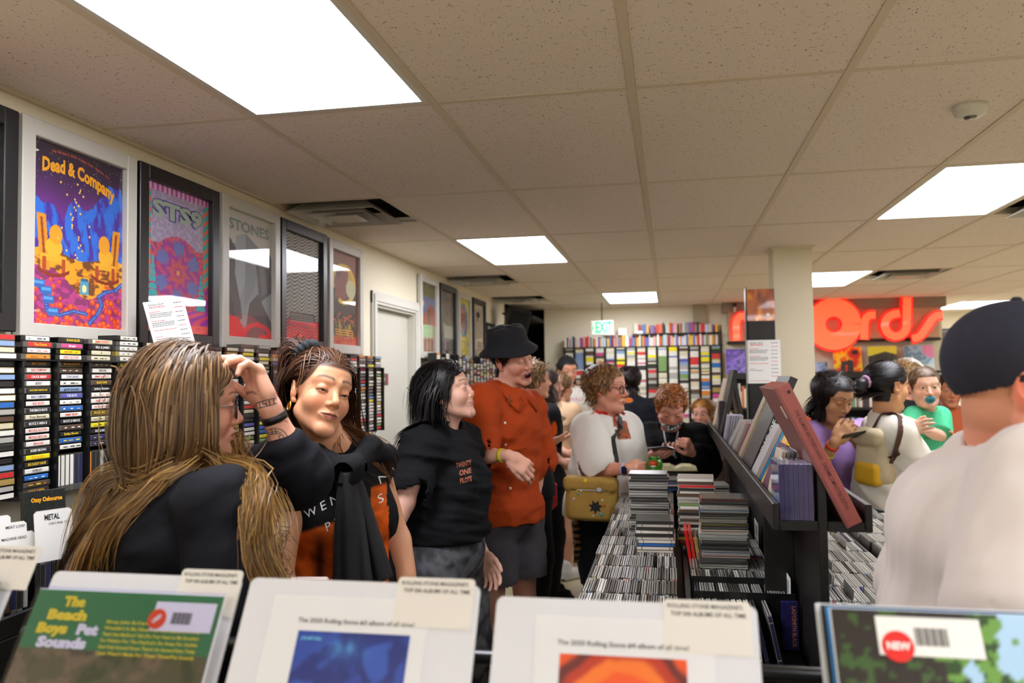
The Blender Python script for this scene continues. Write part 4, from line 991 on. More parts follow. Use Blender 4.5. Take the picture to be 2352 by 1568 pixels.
# ------------------------------------------------------------------ the centre shelf unit
SX0, SXM, SX1, SYN, SYF, SZF = .226, .334, .440, 1.955, 5.35, 1.212
t = thing('centre_shelf', 'black shelf unit with raised troughs standing between the two disc bins', 'shelf unit', (SXM, SYN, 0))
def sb(name, a, b_): return MB().rbox((a[0]-SXM, a[1]-SYN, a[2]), (b_[0]-SXM, b_[1]-SYN, b_[2]), .0018).build(name, M_black, t)
sb('lower_panel', (SXM-.008, SYN+.07, 0), (SXM+.008, SYF, SZF-.022)); sb('end_post', (SXM-.0098, SYN, 0), (SXM+.0098, SYN+.07, 1.330))
for a, b_ in ((SYN, 2.79), (2.794, 4.1), (4.104, SYF)):
    sb('left_lip', (SX0, a, SZF-.022), (SX0+.014, b_, SZF+.040)); sb('right_lip', (SX1-.016, a, SZF-.022), (SX1, b_, SZF+.040))
sb('left_trough_floor', (SX0+.014, SYN, SZF-.022), (SXM-.0098, SYF, SZF)); sb('right_trough_floor', (SXM+.0098, SYN, SZF-.022), (SX1-.016, SYF, SZF))
sb('centre_board', (SXM-.009, SYN+.07, SZF-.022), (SXM+.009, SYF, 1.322))
sb('end_panel', (SX0+.02, 2.35, .953-.12+.0), (SXM-.009, 2.36, SZF-.022))
MB().box((-.0095, .072, 1.3222), (.0095, SYF-SYN-.01, 1.326)).build('raw_wood_edge', mat('raw_pine', 'c4a468', rough=.6, var=.1, vscale=30), t)
# shrink-wrapped set of purple disc cases at the near end
M_wrap = glass_mat('clear_wrap', 'f4f4ff', .08, .03, 1.4)
t = thing('box_set', 'shrink-wrapped purple set of disc cases at the near end of the shelf', 'box set', (SX0+.0165, SYN+.008, SZF+.0005))
for k in range(7):
    q = MB().rbox((k*.0106, 0, 0), (k*.0106+.0034, .14, .1275), .0006).rbox((k*.0106+.0062, 0, 0), (k*.0106+.0100, .14, .1275), .0006).rbox((k*.0106+.0032, .0012, .001), (k*.0106+.0064, .139, .1265), .0004)
    q.build('disc_case', mat('purple_case', '45405e', rough=.22, var=.15, vscale=40), t)
link('side_print', paint_grid('side_print', .138, .126, 40, 36, lambda u, v: np.where((v < .35)[:, None], blotch(['2a2c7c', '3a58b8', '2f2468'], 3, 3)(u, v), blotch(['6a5a9a', '3a3470', 'a898c8', '584a80'], 4, 6)(u, v)) + ((np.abs(u-.25) < .12)*(np.abs(v-.3) < .12))[:, None]*np.array([.0, .45, -.2])), M_sleeve, t, (-.0006, .07, .0005), (0, 0, -math.pi/2))
MB().box((-.002, -.0015, -.0004), (.0755, .142, .1295)).build('clear_wrap', M_wrap, t)
# big terracotta box leaning over the board
ang = math.radians(25.5); bl = .348
t = thing('box_set', 'big terracotta box set leaning over the centre board of the shelf', 'box set', (SX1-.0225, SYN-.004, SZF+.0024), (0, -ang, 0))
M_ter = mat('terracotta_leatherette', '9a5048', rough=.45, bump=.5, bscale=220, var=.08, vscale=20)
MB().rbox((-.036, 0, 0), (0, .30, bl), .002).build('box', M_ter, t)
MB().rbox((-.0375, -.0015, -.0005), (-.030, .302, bl+.0008), .001).build('lid_edge', mat('terracotta_dark', '7c4440', rough=.4, bump=.4, bscale=200), t)
b = MB(); text_on(b, 'THE ALLMAN BROTHERS BAND - DREAMS', (-.016, 0, bl*.58), (0, 0, -1), (1, 0, 0), .0085, .165, .01, off=.0005); text_on(b, '4 COMPACT DISC EDITION', (-.016, 0, bl*.23), (0, 0, -1), (1, 0, 0), .0085, .085, .01, off=.0005)
b.build('spine_lettering', mat('maroon_ink', '4a1c1c', rough=.6), t)
MB().box((-.0380, .02, bl-.075), (-.0375, .05, bl-.045)).build('sticker', mat('cream_sticker', 'd8c8b4', rough=.5), t)
MB().lathe([(0, 0), (.004, 0), (.004, .0006), (0, .0006)], 12, Matrix.Translation((-.010, -.0002, bl-.02)) @ Matrix.Rotation(math.pi/2, 4, 'X')).build('dark_dot', M_ink, t)
# leaning cases along the left trough: (x, y, width, depth, height, lean, colour, label, text)
LEAN = [(.2440, 2.135, .0108, .125, .142, 12, 'c8b8a0', 'clear case with a tan cover right behind the purple box set', ''), (.2560, 2.140, .0108, .125, .142, 12, '8a8890', 'grey clear case, second behind the purple box set', ''), (.2680, 2.145, .0108, .125, .142, 12, '54546c', 'slate clear case, third behind the purple box set', ''), (.2800, 2.150, .0108, .125, .142, 12, 'b0aca4', 'pale clear case, fourth behind the purple box set', ''),
        (.2440, 2.285, .014, .13, .150, 22, '5a2a4c', 'plum case leaning behind the clear cases', ''),
        (.2460, 2.36, .020, .012, .215, 27, 'e8b42c', 'tall yellow and orange box leaning in the left trough', ''), (.2660, 2.38, .014, .14, .235, 27, 'd0502c', 'orange-red book leaning against the tall yellow box', ''), (.2805, 2.39, .010, .14, .215, 27, 'd8402c', 'slim red book behind the yellow box', ''),
        (.2440, 2.61, .016, .13, .190, 26, 'b4b0b0', 'silver grey case, first of the leaning group with the blue one', ''), (.2600, 2.61, .0075, .13, .188, 26, '3a9ad0', 'bright blue case leaning in the middle of the left trough', ''), (.2675, 2.61, .0120, .13, .182, 26, '9a96a0', 'grey case right of the bright blue case', ''), (.2797, 2.61, .009, .13, .178, 26, '1c1c1e', 'black spined case with white lettering, next to an orange one', 'FACES'), (.2890, 2.61, .0105, .13, .172, 26, 'b8601c', 'burnt orange case at the right of the leaning group', ''),
        (.2500, 2.80, .026, .31, .345, 24, '242426', 'tall black box set with white spine lettering leaning right', 'ING OF THE D'), (.2440, 3.16, .012, .05, .300, 24, 'a8987c', 'tall grey sleeve in clear wrap beside the tall black box', '')]
for k in range(6): LEAN.append((.2440+.0112*k, 3.42, .0105, .14, .142, 22, ['a09c94', 'b4485c', '8c8880', '3c3c3c', 'b0aca4', '74706c'][k], ['pale', 'rose', 'taupe', 'charcoal', 'light', 'smoke'][k]+' clear case in the second leaning group of the left trough', ''))
for k in range(6): LEAN.append((.2440+.0112*k, 3.66, .0105, .14, .142, 26, ['a8a8a0', 'c8b880', '7a7a80', '9a9a98', '5a5a60', 'c0bcb4'][k], ['silver', 'straw', 'steel', 'ash', 'graphite', 'bone'][k]+' clear case in the third leaning group of the left trough', ''))
for k in range(6): LEAN.append((.2440+.0112*k, 3.93, .0105, .14, .142, 10, 'a4a4b8', 'lavender clear case in the bright fan of cases at mid shelf', ''))
LEAN += [(.2440, 4.42, .03, .14, .19, 4, '3a3440', 'dark purple tall case past the bright fan', ''), (.2800, 4.45, .02, .14, .18, 4, '5a4a5c', 'mauve tall case past the bright fan', ''), (.2440, 4.80, .012, .31, .315, 14, 'c8b49c', 'tan record sized sleeve leaning at the far end', ''), (.2600, 4.80, .010, .31, .32, 17, 'b06a5a', 'rosy record sized sleeve leaning at the far end', ''), (.2440, 4.25, .022, .31, .36, 12, '1e1c1e', 'black record sized box standing at the far part of the shelf', ''),
         (.3560, 2.95, .020, .14, .20, -10, 'b07a5c', 'tan case in the right trough behind the terracotta box', ''), (.3560, 3.3, .020, .14, .19, -8, '5a7aa0', 'blue case in the right trough', ''), (.3560, 4.4, .020, .31, .30, -10, '282828', 'black record sized box in the right trough', '')]
for x, y, w_, d_, h_, a, c, lab, tx in LEAN:
    s_ = 1 if a > 0 else -1; dd = max(d_, .1)
    t = thing('media_case', lab, 'case', (x if s_ > 0 else x+.02, y, SZF+.001+(math.sin(math.radians(abs(a)))*w_)), (0, math.radians(a), 0), group='clear cases in the bright fan' if 'fan of' in lab else None)
    MB().rbox((0, 0, 0), (w_-.0008, dd, h_), .0012).build('case', mat('spine_'+c, c, rough=.42, var=.06, vscale=30, coat=.08), t)
    if h_ < .16:
        MB().box((.0004, -.0006, .001), (w_*.3, 0, h_-.001)).build('clear_edge', M_case['clear'], t)
    if tx:
        b = MB(); text_on(b, tx, ((w_-.001)/2, 0, h_*.55), (0, 0, 1), (-1, 0, 0), w_*.5, h_*.62, .01, off=.0005); b.build('spine_lettering', M_paper, t)
    if 'yellow and orange' in lab: link('cover_print', paint_grid('cover_print', .018, h_*.98, 10, 60, blotch(['f0c02c', 'e0701c', 'f8d840'], 3, 2)), M_sleeve, t, (.0098, -.0006, .002))

# ------------------------------------------------------------------ cassette bin in front of the wall rack
LB = thing('cassette_bin', 'black browser bin of cassettes along the left wall', 'disc bin', (-1.60, 1.0, 0))
MB().rbox((-.16, 0, .06), (.19, 3.55, 1.00), .003).build('cabinet', M_black, LB); MB().rbox((-.16, 0, 1.0), (-.15, 3.55, 1.10), .002).build('back_board', M_black, LB); MB().rbox((.18, 0, 1.0), (.19, 3.55, 1.045), .002).build('front_board', M_black, LB)
MB().rbox((-.14, .02, 0), (.16, 3.5, .06), .003).build('plinth', M_blackp, LB)
r1 = MB(); r1.tube([(.18, 2.35, 1.0), (.18, 2.35, 1.22), (.18, 2.42, 1.245), (.18, 2.95, 1.08), (.18, 3.0, 1.0)], .011, 8); r1.build('end_rail', M_blackp, LB, True)
k = 0; y = 1.52
rb_ = random.Random(12); mats_ = ['black', 'brown', 'grey', 'black', 'dark blue']
while y < 1.96:
    for ci, x0 in enumerate((-1.735, -1.605, -1.50)):
        if ci == 2 and y > 2.2: continue
        if rb_.random() < .1: continue
        t = thing('cassette', 'dark cassette standing on its edge in the low bin by the METAL card', 'cassette', (x0, y, 1.0565+rb_.uniform(0, .004)), (0, -math.pi/2, math.pi/2), 'cassettes standing in the low left bin')
        link('cassette_case', cas_me['black' if rb_.random() < .6 else 'clear'], None, t); link('spine_card', card_me[rb_.choice(mats_)], None, t)
    y += .0178
def tab_card(lab, P, w_, h_, lines, tabx=None):
    t = thing('divider_card', lab, 'divider card', P, (math.radians(-8), 0, math.radians(66)))
    r = .006; pts = [(-w_/2, 0), (w_/2, 0), (w_/2, h_-r), (w_/2-r, h_), (-w_/2+r, h_), (-w_/2, h_-r)]
    MB().prism(pts, 0, .0008, Matrix.Rotation(math.pi/2, 4, 'X')).build('card', M_paper, t)
    b = MB()
    for s, x, z, h, ww, bo in lines: text_on(b, s, (x, -.0008, z), (1, 0, 0), (0, 0, 1), h, ww, bo)
    b.build('lettering', M_ink, t); return t
p = at(124, 1197, 1.80); q = at(160, 1170, 1.80)
tab_card('white divider card headed METAL before the black boxed cassette', at(128, 1245, 1.66)-Vector((0, 0, .04)), .085, .115, [('METAL', -.003, .098, .0125, .034, .03), ('OSBOURNE, OZZY', .014, .083, .005, .05, .0)])
tab_card('white divider card lettered MACHINE HEAD', at(40, 1262, 1.60)-Vector((0, 0, .035)), .080, .072, [('MACHINE HEAD', -.004, .060, .0062, .052, .01)])
tab_card('white divider card lettered MEAT LOAF', at(28, 1240, 1.66)-Vector((0, 0, .035)), .070, .075, [('MEAT LOAF', .010, .064, .0066, .042, .01)])
tab_card('rounded white divider card at the left picture edge', at(2, 1228, 1.72)-Vector((0, 0, .03)), .050, .075, [])
p = at(108, 1225, 1.86)
t = thing('boxed_cassette', 'black boxed cassette with yellow gothic lettering behind the METAL card', 'cassette', (p.x, p.y, p.z-.03), (math.radians(-6), 0, math.radians(66)))
MB().rbox((-.052, 0, 0), (.052, .022, .142), .001).build('box', mat('marbled_black', '1c201c', rough=.5, var=.6, vscale=90), t)
b = MB(); text_on(b, 'Ozzy Osbourne', (.004, 0, .118), (1, 0, 0), (0, 0, 1), .0105, .078, .04, off=.0006); b.build('gold_lettering', TX['o'], t)
MB().box((-.030, -.0008, .01), (.050, -.0002, .092)).build('picture_panel', mat('panel_brown', '34241e', rough=.5), t)
MB().tube([(.012+.026*math.cos(a*.2), -.0012, .058+.026*math.sin(a*.2)) for a in range(17)], .0006, 4).build('halo_line', TX['w'], t)

# ------------------------------------------------------------------ record bin in the foreground
YF = 1.08
FB = thing('record_bin', 'record display bin across the foreground under the white cards', 'record bin', (0, 0, 0))
MB().rbox((-1.1, .60, .0), (1.05, 1.02, .78), .004).build('cabinet', M_black, FB)
MB().rbox((-1.1, 1.22, .90), (1.05, 1.245, 1.02), .003).build('back_rail', M_black, FB)
MB().tube([(-1.1, 1.235, 1.12), (1.05, 1.235, 1.12)], .011, 10).build('wire_rail', M_blackp, FB, True)
for x in (-1.0, -.27, .10, .47, 1.0): MB().rbox((x, .62, .78), (x+.008, 1.24, .92), .002).build('bin_partition', M_black, FB)
MB().rbox((-1.1, 1.0, .0), (1.05, 1.24, .9), .004).build('bin_back', M_black, FB)
TILT = math.radians(-30)
def front(name, label, cat, px, py, w_, Y=YF, dy=0., rz=0.):
    """a sheet whose top left corner is seen at px,py on the plane y=Y; it leans back, its face turned to the viewer"""
    p = at(px, py, Y); return thing(name, label, cat, (p.x+w_/2, Y+dy, p.z), (TILT, 0, rz))
M_lam = mat('laminated_card', 'dadce2', rough=.25, coat=.5)
def rcard(t, w_, h_, z0=0., nm='card', m=None, r=.010, y=0., th=.0012, x=0.):
    pts = [(x-w_/2, z0-h_), (x+w_/2, z0-h_)]
    for k in range(5): a = k/4*math.pi/2; pts.append((x+w_/2-r+r*math.cos(a), z0-r+r*math.sin(a)))
    for k in range(5): a = math.pi/2+k/4*math.pi/2; pts.append((x-w_/2+r+r*math.cos(a), z0-r+r*math.sin(a)))
    return MB().prism(pts, y, y+th, Matrix.Rotation(math.pi/2, 4, 'X')).build(nm, m or M_lam, t)
HEAD = ('ROLLING STONE MAGAZINE\'S', 'TOP 500 ALBUMS OF ALL TIME')
def header(t, cx, w_, z=0., up=.022):
    """taped header strip, standing a little above the card"""
    o = rcard(t, w_, .066, up, 'header_tab', mat('header_paper', 'dedad2', rough=.45), .006, .0014, .0010, cx)
    b = MB(); text_on(b, HEAD[0], (cx-.002, -.0024, up-.008), (1, 0, 0), (0, 0, 1), .0052, w_*.86, .015, off=.0003); text_on(b, HEAD[1], (cx+.002, -.0024, up-.018), (1, 0, 0), (0, 0, 1), .0052, w_*.86, .02, off=.0003)
    b.build('header_lettering', mat('grey_black_ink', '3a3a3c', rough=.7), t)
# three tall plastic cards
defs = [('white record divider card with a blue picture print, centre of the foreground', 580, 1326, .334, 'The 2020 Rolling Stone #3 album of all time!', 'blue', .232, .105),
        ('white record divider card with a fiery orange picture print, right of the blue one', 1143, 1369, .334, 'The 2020 Rolling Stone #4 album of all time!', 'orange', .258, .105)]
def blue_p(u, v):
    c = blotch(['24388c', '2c48a0', '203078', '3354ac'], 2.5, 3)(u, v); m = np.exp(-((u-.45)/.16)**2-((v-.86)/.09)**2)*(fbm(np.stack([u*16, v*9], 1), 4, 3)); c = c*(1-m[:, None])+np.array([.35, .68, .90])*m[:, None]
    m = np.exp(-((u-.48)/.12)**2-((v-.40)/.07)**2)*.9; return c*(1-m[:, None])+np.array([.35, .72, .92])*m[:, None]
def fire_p(u, v):
    r = np.hypot((u-.5)*1.0, (v-.50)*1.05)+.06*(fbm(np.stack([u*4, v*4], 1), 6, 3)-.5)*2; k = r*10+1.6*fbm(np.stack([u*3, v*3], 1), 9, 3)
    cs = np.array([hexc(x) for x in ('f8ecc0', 'f6c04c', 'f0883a', 'f2a032', 'e85a2e', 'ee7a34', 'b83c2c', '6a3030', 'e4582f', 'f0683a', 'e8583a')]); i = np.clip(k, 0, 9.99).astype(int); t = (np.clip(k, 0, 9.99)-i)[:, None]; t = sstep(.2, .8, t); return cs[i]*(1-t)+cs[i+1]*t
for lab, px, py, w_, cap, kind, tabx, tw_ in defs:
    t = front('divider_card', lab, 'divider card', px, py, w_)
    rcard(t, w_, .37); header(t, w_/2-.062, .108, up=.008 if kind == 'blue' else .0045)
    rcard(t, .225, .300, -.022, 'paper_sheet', mat('sheet_white', 'dddee0', rough=.5), .001, .0014, .0006, -.012 if kind == 'blue' else .0)
    b = MB(); text_on(b, cap, (.0, -.0022, -.0555), (1, 0, 0), (0, 0, 1), .0060, .165, .012, off=.0003); b.build('caption_lettering', mat('grey_black_ink'), t)
    s = .158; o = link('picture_print', paint_grid('picture_print', s, s, 60, 60, blue_p if kind == 'blue' else fire_p), M_sleeve, t, (0, -.0026, -.069-s))
    if kind == 'blue': b = MB(); text_on(b, 'JONI MITCHELL', (-.058, -.0030, -.079), (1, 0, 0), (0, 0, 1), .004, .030, .02, off=.0003); b.build('print_lettering', mat('cyan_ink', '7ac8e8', rough=.5), t)
# green headed record in front of its own card
t = front('divider_card', 'white record divider card behind the green headed record', 'divider card', 128, 1311, .312, 1.10)
rcard(t, .312, .37); header(t, .312/2-.050, .098, up=.010)
def pets(u, v):
    c = blotch(['3c4a24', '5c5a34', '7a6a48', '4a4430', '8a7a58'], 6, 3)(u, v)
    for cx, cy, r, col in ((.30, .38, .12, '3c2c24'), (.42, .50, .07, '8a5a3c'), (.44, .40, .05, 'd8a084'), (.66, .44, .07, 'd8a060'), (.68, .38, .05, 'e0b090'), (.86, .42, .06, 'e0a888'), (.95, .33, .07, 'd0906a'), (.20, .30, .06, 'c8907a'), (.50, .30, .05, 'c8c8c0'), (.1, .45, .08, '6a6a5a')): setc(c, ellm(u, v, cx, cy, r, r*1.05), col)
    s = np.arange(len(u)); m = v > .74; c[m] = hexc('2e7d46'); return c
t = front('record', 'record in clear wrap with a green headed cover and yellow lettering', 'record', 92, 1350, .300, 1.065)
MB().rbox((-.15, .0008, -.315), (.15, .005, 0), .0008).build('sleeve', M_paper, t)
link('cover_print', paint_grid('cover_print', .298, .313, 110, 110, pets), M_sleeve, t, (0, .0002, -.314))
yb = mat('bright_yellow_ink', 'f2dc2c', rough=.5)
for nm, s, x, z, h, w_, m in (('title_lettering', 'The', -.083, -.018, .013, .036, yb), ('title_lettering', 'Beach', -.088, -.037, .013, .064, yb), ('title_lettering', 'Boys', -.105, -.056, .013, .050, yb), ('title_lettering', 'Pet', -.048, -.056, .013, .034, M_paper), ('title_lettering', 'Sounds', -.082, -.075, .013, .080, M_paper)):
    b = MB(); text_on(b, s, (x, .0002, z), (1, 0, 0), (0, 0, 1), h, w_, .07, off=.0008); b.build(nm, m, t)
b = MB()
for k, s in enumerate(("Sloop John B./Caroline No", "Wouldn't It Be Nice/You Still Believe In Me", "That's Not Me/Don't Talk (Put Your Head on My Shoulder)", "I'm Waiting For The Day/Let's Go Away For Awhile", "God Only Knows/I Know There's An Answer/Here Today", "I Just Wasn't Made For These Times/Pet Sounds")):
    text_on(b, s, (-.022, .0002, -.043-k*.0085), (1, 0, 0), (0, 0, 1), .0042, min(.15, len(s)*.0030+.02), .03, 'LEFT', off=.0008)
b.build('track_lettering', yb, t)
b = MB().rbox((.048, -.0008, -.052), (.142, -.0002, -.012), .0004).build('price_sticker', M_paper, t)
q = MB()
for k in range(14): q.box((.078+k*.0022, -.0013, -.042), (.078+k*.0022+(.0013 if k % 3 else .0008), -.0008, -.026))
q.build('bar_code', M_ink, t)
MB().lathe([(0, 0), (.014, 0), (.014, .0006), (0, .0006)], 20, Matrix.Translation((.056, -.0009, -.036)) @ Matrix.Rotation(math.pi/2, 4, 'X')).build('orange_dot', mat('orange_sticker', 'e84a1c', rough=.4), t)
b = MB(); text_on(b, 'USED', (.056, -.0016, -.036), (1, -0, .9), (-.9, 0, 1), .005, .015, .05, off=.0004); b.build('dot_lettering', M_paper, t)
MB().box((-.152, -.0035, -.318), (.152, -.0030, .002)).build('clear_wrap', M_wrap, t)
# far left record and its card
t = front('divider_card', 'white record divider card at the far left of the foreground', 'divider card', -190, 1262, .20, 1.10)
rcard(t, .20, .37); header(t, .20/2-.03, .110, up=.010)
t = front('record', 'dark covered record with orange lettering cut off at the left edge', 'record', -385, 1318, .300, 1.055)
MB().rbox((-.15, .0008, -.315), (.15, .005, 0), .0008).build('sleeve', mat('dark_cover', '2c4044', rough=.3, var=.3, vscale=25, coat=.3), t)
b = MB(); text_on(b, 'S', (.120, .0008, -.066), (1, 0, 0), (0, 0, 1), .014, None, .05, off=.0006); text_on(b, 'ON', (.105, .0008, -.105), (1, 0, 0), (0, 0, 1), .016, .05, .05, off=.0006); b.build('orange_lettering', TX['o'], t)
b = MB(); text_on(b, 'K', (.128, .0008, -.150), (1, 0, 0), (0, 0, 1), .014, None, .05, off=.0006); b.build('white_lettering', M_paper, t)
MB().rbox((.055, -.0005, -.048), (.135, .0002, -.014), .0003).build('price_sticker', M_paper, t)
q = MB()
for k in range(8): q.box((.078+k*.0026, -.0012, -.038), (.078+k*.0026+.0014, -.0006, -.024))
q.build('bar_code', M_ink, t)
# leafy record at the right with NEW sticker
def tree(u, v):
    c = np.tile(hexc('a8cce8'), (len(u), 1)); n = fbm(np.stack([u*9, v*9], 1), 3, 4); n2 = fbm(np.stack([u*26, v*26], 1), 5, 3)
    m = (u+.55*(n-.5)) < .60-.15*(v-.8); c[m] = np.where(n2[m, None] > .52, hexc('6a9a44'), hexc('2c4a24')); m = (u+.4*(n-.5)) < .36; c[m] = np.where(n2[m, None] > .6, hexc('3c5a30'), hexc('2c2826'))
    return c
for k, (dx, c, lab) in enumerate(((0, 'd8dce0', 'pale edged record, first of the right foreground group'), (.006, '2c3034', 'dark record just behind the leafy cover'), (.014, '3a8ac8', 'blue edged record among the right foreground group'))):
    t = front('record', lab, 'record', 1872+k*12, 1384+k*4, .300, 1.085-k*.008); t.rotation_euler = (TILT, 0, 0)
    MB().rbox((-.15, 0, -.315), (.15, .003, 0), .0008).build('sleeve', mat('sleeve_'+c, c, rough=.3), t)
t = front('record', 'record with a green tree and pale sky cover and a red NEW sticker', 'record', 1905, 1394, .305, 1.045)
MB().rbox((-.1525, .0008, -.315), (.1525, .005, 0), .0008).build('sleeve', M_paper, t)
link('cover_print', paint_grid('cover_print', .303, .313, 90, 90, tree), M_sleeve, t, (0, .0002, -.314))
MB().rbox((-.103, -.0008, -.052), (.010, -.0002, -.008), .0004).build('price_sticker', M_paper, t)
q = MB()
for k in range(14): q.box((-.062+k*.0026, -.0013, -.040), (-.062+k*.0026+(.0015 if k % 3 else .0009), -.0008, -.020))
q.build('bar_code', M_ink, t)
MB().lathe([(0, 0), (.0175, 0), (.0175, .0006), (0, .0006)], 24, Matrix.Translation((-.082, -.0009, -.042)) @ Matrix.Rotation(math.pi/2, 4, 'X')).build('red_dot', mat('red_sticker', 'e02018', rough=.4), t)
b = MB(); text_on(b, 'NEW', (-.082, -.0016, -.042), (1, 0, 0), (0, 0, 1), .008, .026, .05, off=.0004); b.build('dot_lettering', M_paper, t)
# ------------------------------------------------------------------ people
class Frame:
    """local frame of a head or a hand: R columns are the local axes in the world, s a scale"""
    def __init__(s, o, R, sc=1.): s.o = np.array(o, float); s.R = np.array(R, float); s.s = sc
    def p(s, x, y, z): return s.o+s.R@np.array([x, y, z], float)*s.s
    def P(s, A): return s.o+(np.asarray(A, float)*s.s)@s.R.T
    def inv(s, W): return ((np.asarray(W)-s.o)@s.R)/s.s
    def cone(s, a, b, ra, rb=None, k=.01, op=1): return cone(s.p(*a), s.p(*b), ra*s.s, None if rb is None else rb*s.s, k*s.s, op)
    def ball(s, c, r, k=.01, op=1): return ball(s.p(*c), r*s.s, k*s.s, op)
    def ell(s, c, r, rot=None, k=.01, op=1):
        return ell(s.p(*c), np.array(r)*s.s, s.R@(np.eye(3) if rot is None else rot), k*s.s, op)
def nrm(v): v = np.array(v, float); return v/max(np.linalg.norm(v), 1e-9)
def rotm(ax, deg):
    a = math.radians(deg); c, s = math.cos(a), math.sin(a)
    return np.array({'x': [[1,0,0],[0,c,-s],[0,s,c]], 'y': [[c,0,s],[0,1,0],[-s,0,c]], 'z': [[c,-s,0],[s,c,0],[0,0,1]]}[ax])
def look(face, up=(0, 0, 1), roll=0.):
    """head axes: x to the person's own right seen from behind.. y = face direction, z = up"""
    y = nrm(face); x = nrm(np.cross(y, up)); z = np.cross(x, y)
    R = np.stack([x, y, z], 1)
    return R@rotm('y', roll)


def head_prims(F, neck=None, smile=0., laugh=0., lids=.5, wide=1., jaw=1., nose=1., chub=0., neckr=.050, detail=True):
    w = wide; p = []
    p += [F.ell((0, -.014, .036), (.075*w, .094, .079), k=.0),
          F.ell((0, .030, -.022), (.060*w, .060, .082), k=.030),
          F.ell((0, .040, .045), (.056*w, .044, .045), k=.03),
          F.cone((.047*w, .002, -.058), (.012, .070, -.104), .019+.006*chub, .013, k=.030),
          F.cone((-.047*w, .002, -.058), (-.012, .070, -.104), .019+.006*chub, .013, k=.030),
          F.cone((-.010, .075, -.102), (.010, .075, -.102), .0125*jaw, k=.016)]
    for s in (1, -1):
        p += [F.ell((s*.040*w, .054, -.034+.004*smile), (.024+.006*chub, .024+.004*smile, .026), k=.022),
              F.cone((s*.014, .086, .022), (s*.048*w, .066, .024), .0085, .007, k=.016)]
    if chub:
        p += [F.ell((0, .035, -.095), (.040+.018*chub, .038, .022+.010*chub), k=.03)]
    if detail:
        for s in (1, -1): p.append(F.ell((s*.0325, .101, .000), (.0185, .017, .0125), k=.014, op=-1))
        p += [F.cone((0, .083, .012), (0, .1055, -.030), .0065, .0098*nose, k=.012),
              F.ell((0, .1065, -.034), (.0095*nose, .0095, .0085), k=.006),
              F.cone((0, .094, -.044), (0, .088, -.058), .005, .004, k=.010)]
        for s in (1, -1):
            p += [F.ell((s*.0118*nose, .0945, -.038), (.0068, .0095, .0072), k=.006),
                  F.ell((s*.0062*nose, .1015, -.0445), (.0030, .0048, .0032), k=.002, op=-1)]
        # mouth
        cz = -.0665+.0065*smile; cx = .022+.005*smile; cy = .084-.006*smile
        if laugh:
            zl = -.074-.012*laugh
            p += [F.ell((0, .070, -.072-.006*laugh), (.029, .030, .020), k=.012)]
            for s in (1, -1):
                p += [F.cone((s*cx*1.1, cy-.006, -.060), (0, .096, -.0595), .0036, .0052, k=.005),
                      F.cone((s*cx*1.1, cy-.006, -.060), (0, .092, zl-.010), .0036, .0060, k=.006)]
            p += [F.ell((0, .098, -.066-.007*laugh), (.023, .026, .0065+.006*laugh), k=.003, op=-1)]
        else:
            p += [F.ell((0, .078, -.066), (.026, .016, .016), k=.012)]
            for s in (1, -1):
                p += [F.cone((s*cx, cy, cz), (s*.005, .0945, -.0610), .0026, .0047, k=.005),
                      F.cone((s*cx, cy-.001, cz-.001), (0, .0930, -.0725), .0026, .0060, k=.005)]
                p.append(F.cone((s*(cx+.002), cy+.004, cz), (0, .1005, -.0663), .0016, .0017, k=.002, op=-1))
        # eyelids, a shell with an opening the eyeball shows through
        for s in (1, -1):
            p.append(F.ell((s*.0315, .0755, 0), (.0150, .0150, .0140), k=.005))
            if lids < .97:
                o = (1-lids)
                rt = rotm('y', -s*6)
                p.append(F.ell((s*.0318, .0925, -.0015-.0040*lids), (.0128, .012, .0010+.0078*o), rot=rt, k=.0010, op=-1))
    for s in (1, -1):
        rt = rotm('y', s*10)@rotm('z', s*(-22))@rotm('x', 12)
        c = (s*.0765*w, -.012, -.008)
        p += [F.ell(c, (.0075, .0185, .031), rot=rt, k=.006)]
        if detail:
            p += [F.ell((s*.0835*w, -.011, .000), (.0065, .0115, .0185), rot=rt, k=.003, op=-1),
                  F.cone((s*.0775*w, .004, -.006), (s*.0765*w, .003, -.018), .0045, .004, k=.004),
                  F.ball((s*.0745*w, .000, -.034), .0065, k=.005)]
    if neck is not None:
        a = F.p(0, -.022, -.040)
        p += [cone(a, neck, neckr*.96*F.s, neckr*1.06*F.s, k=.022*F.s),
              cone(F.p(0, .006, -.070), np.array(neck)+F.R[:, 1]*.012, .038*F.s, .045*F.s, k=.022*F.s)]
    return p

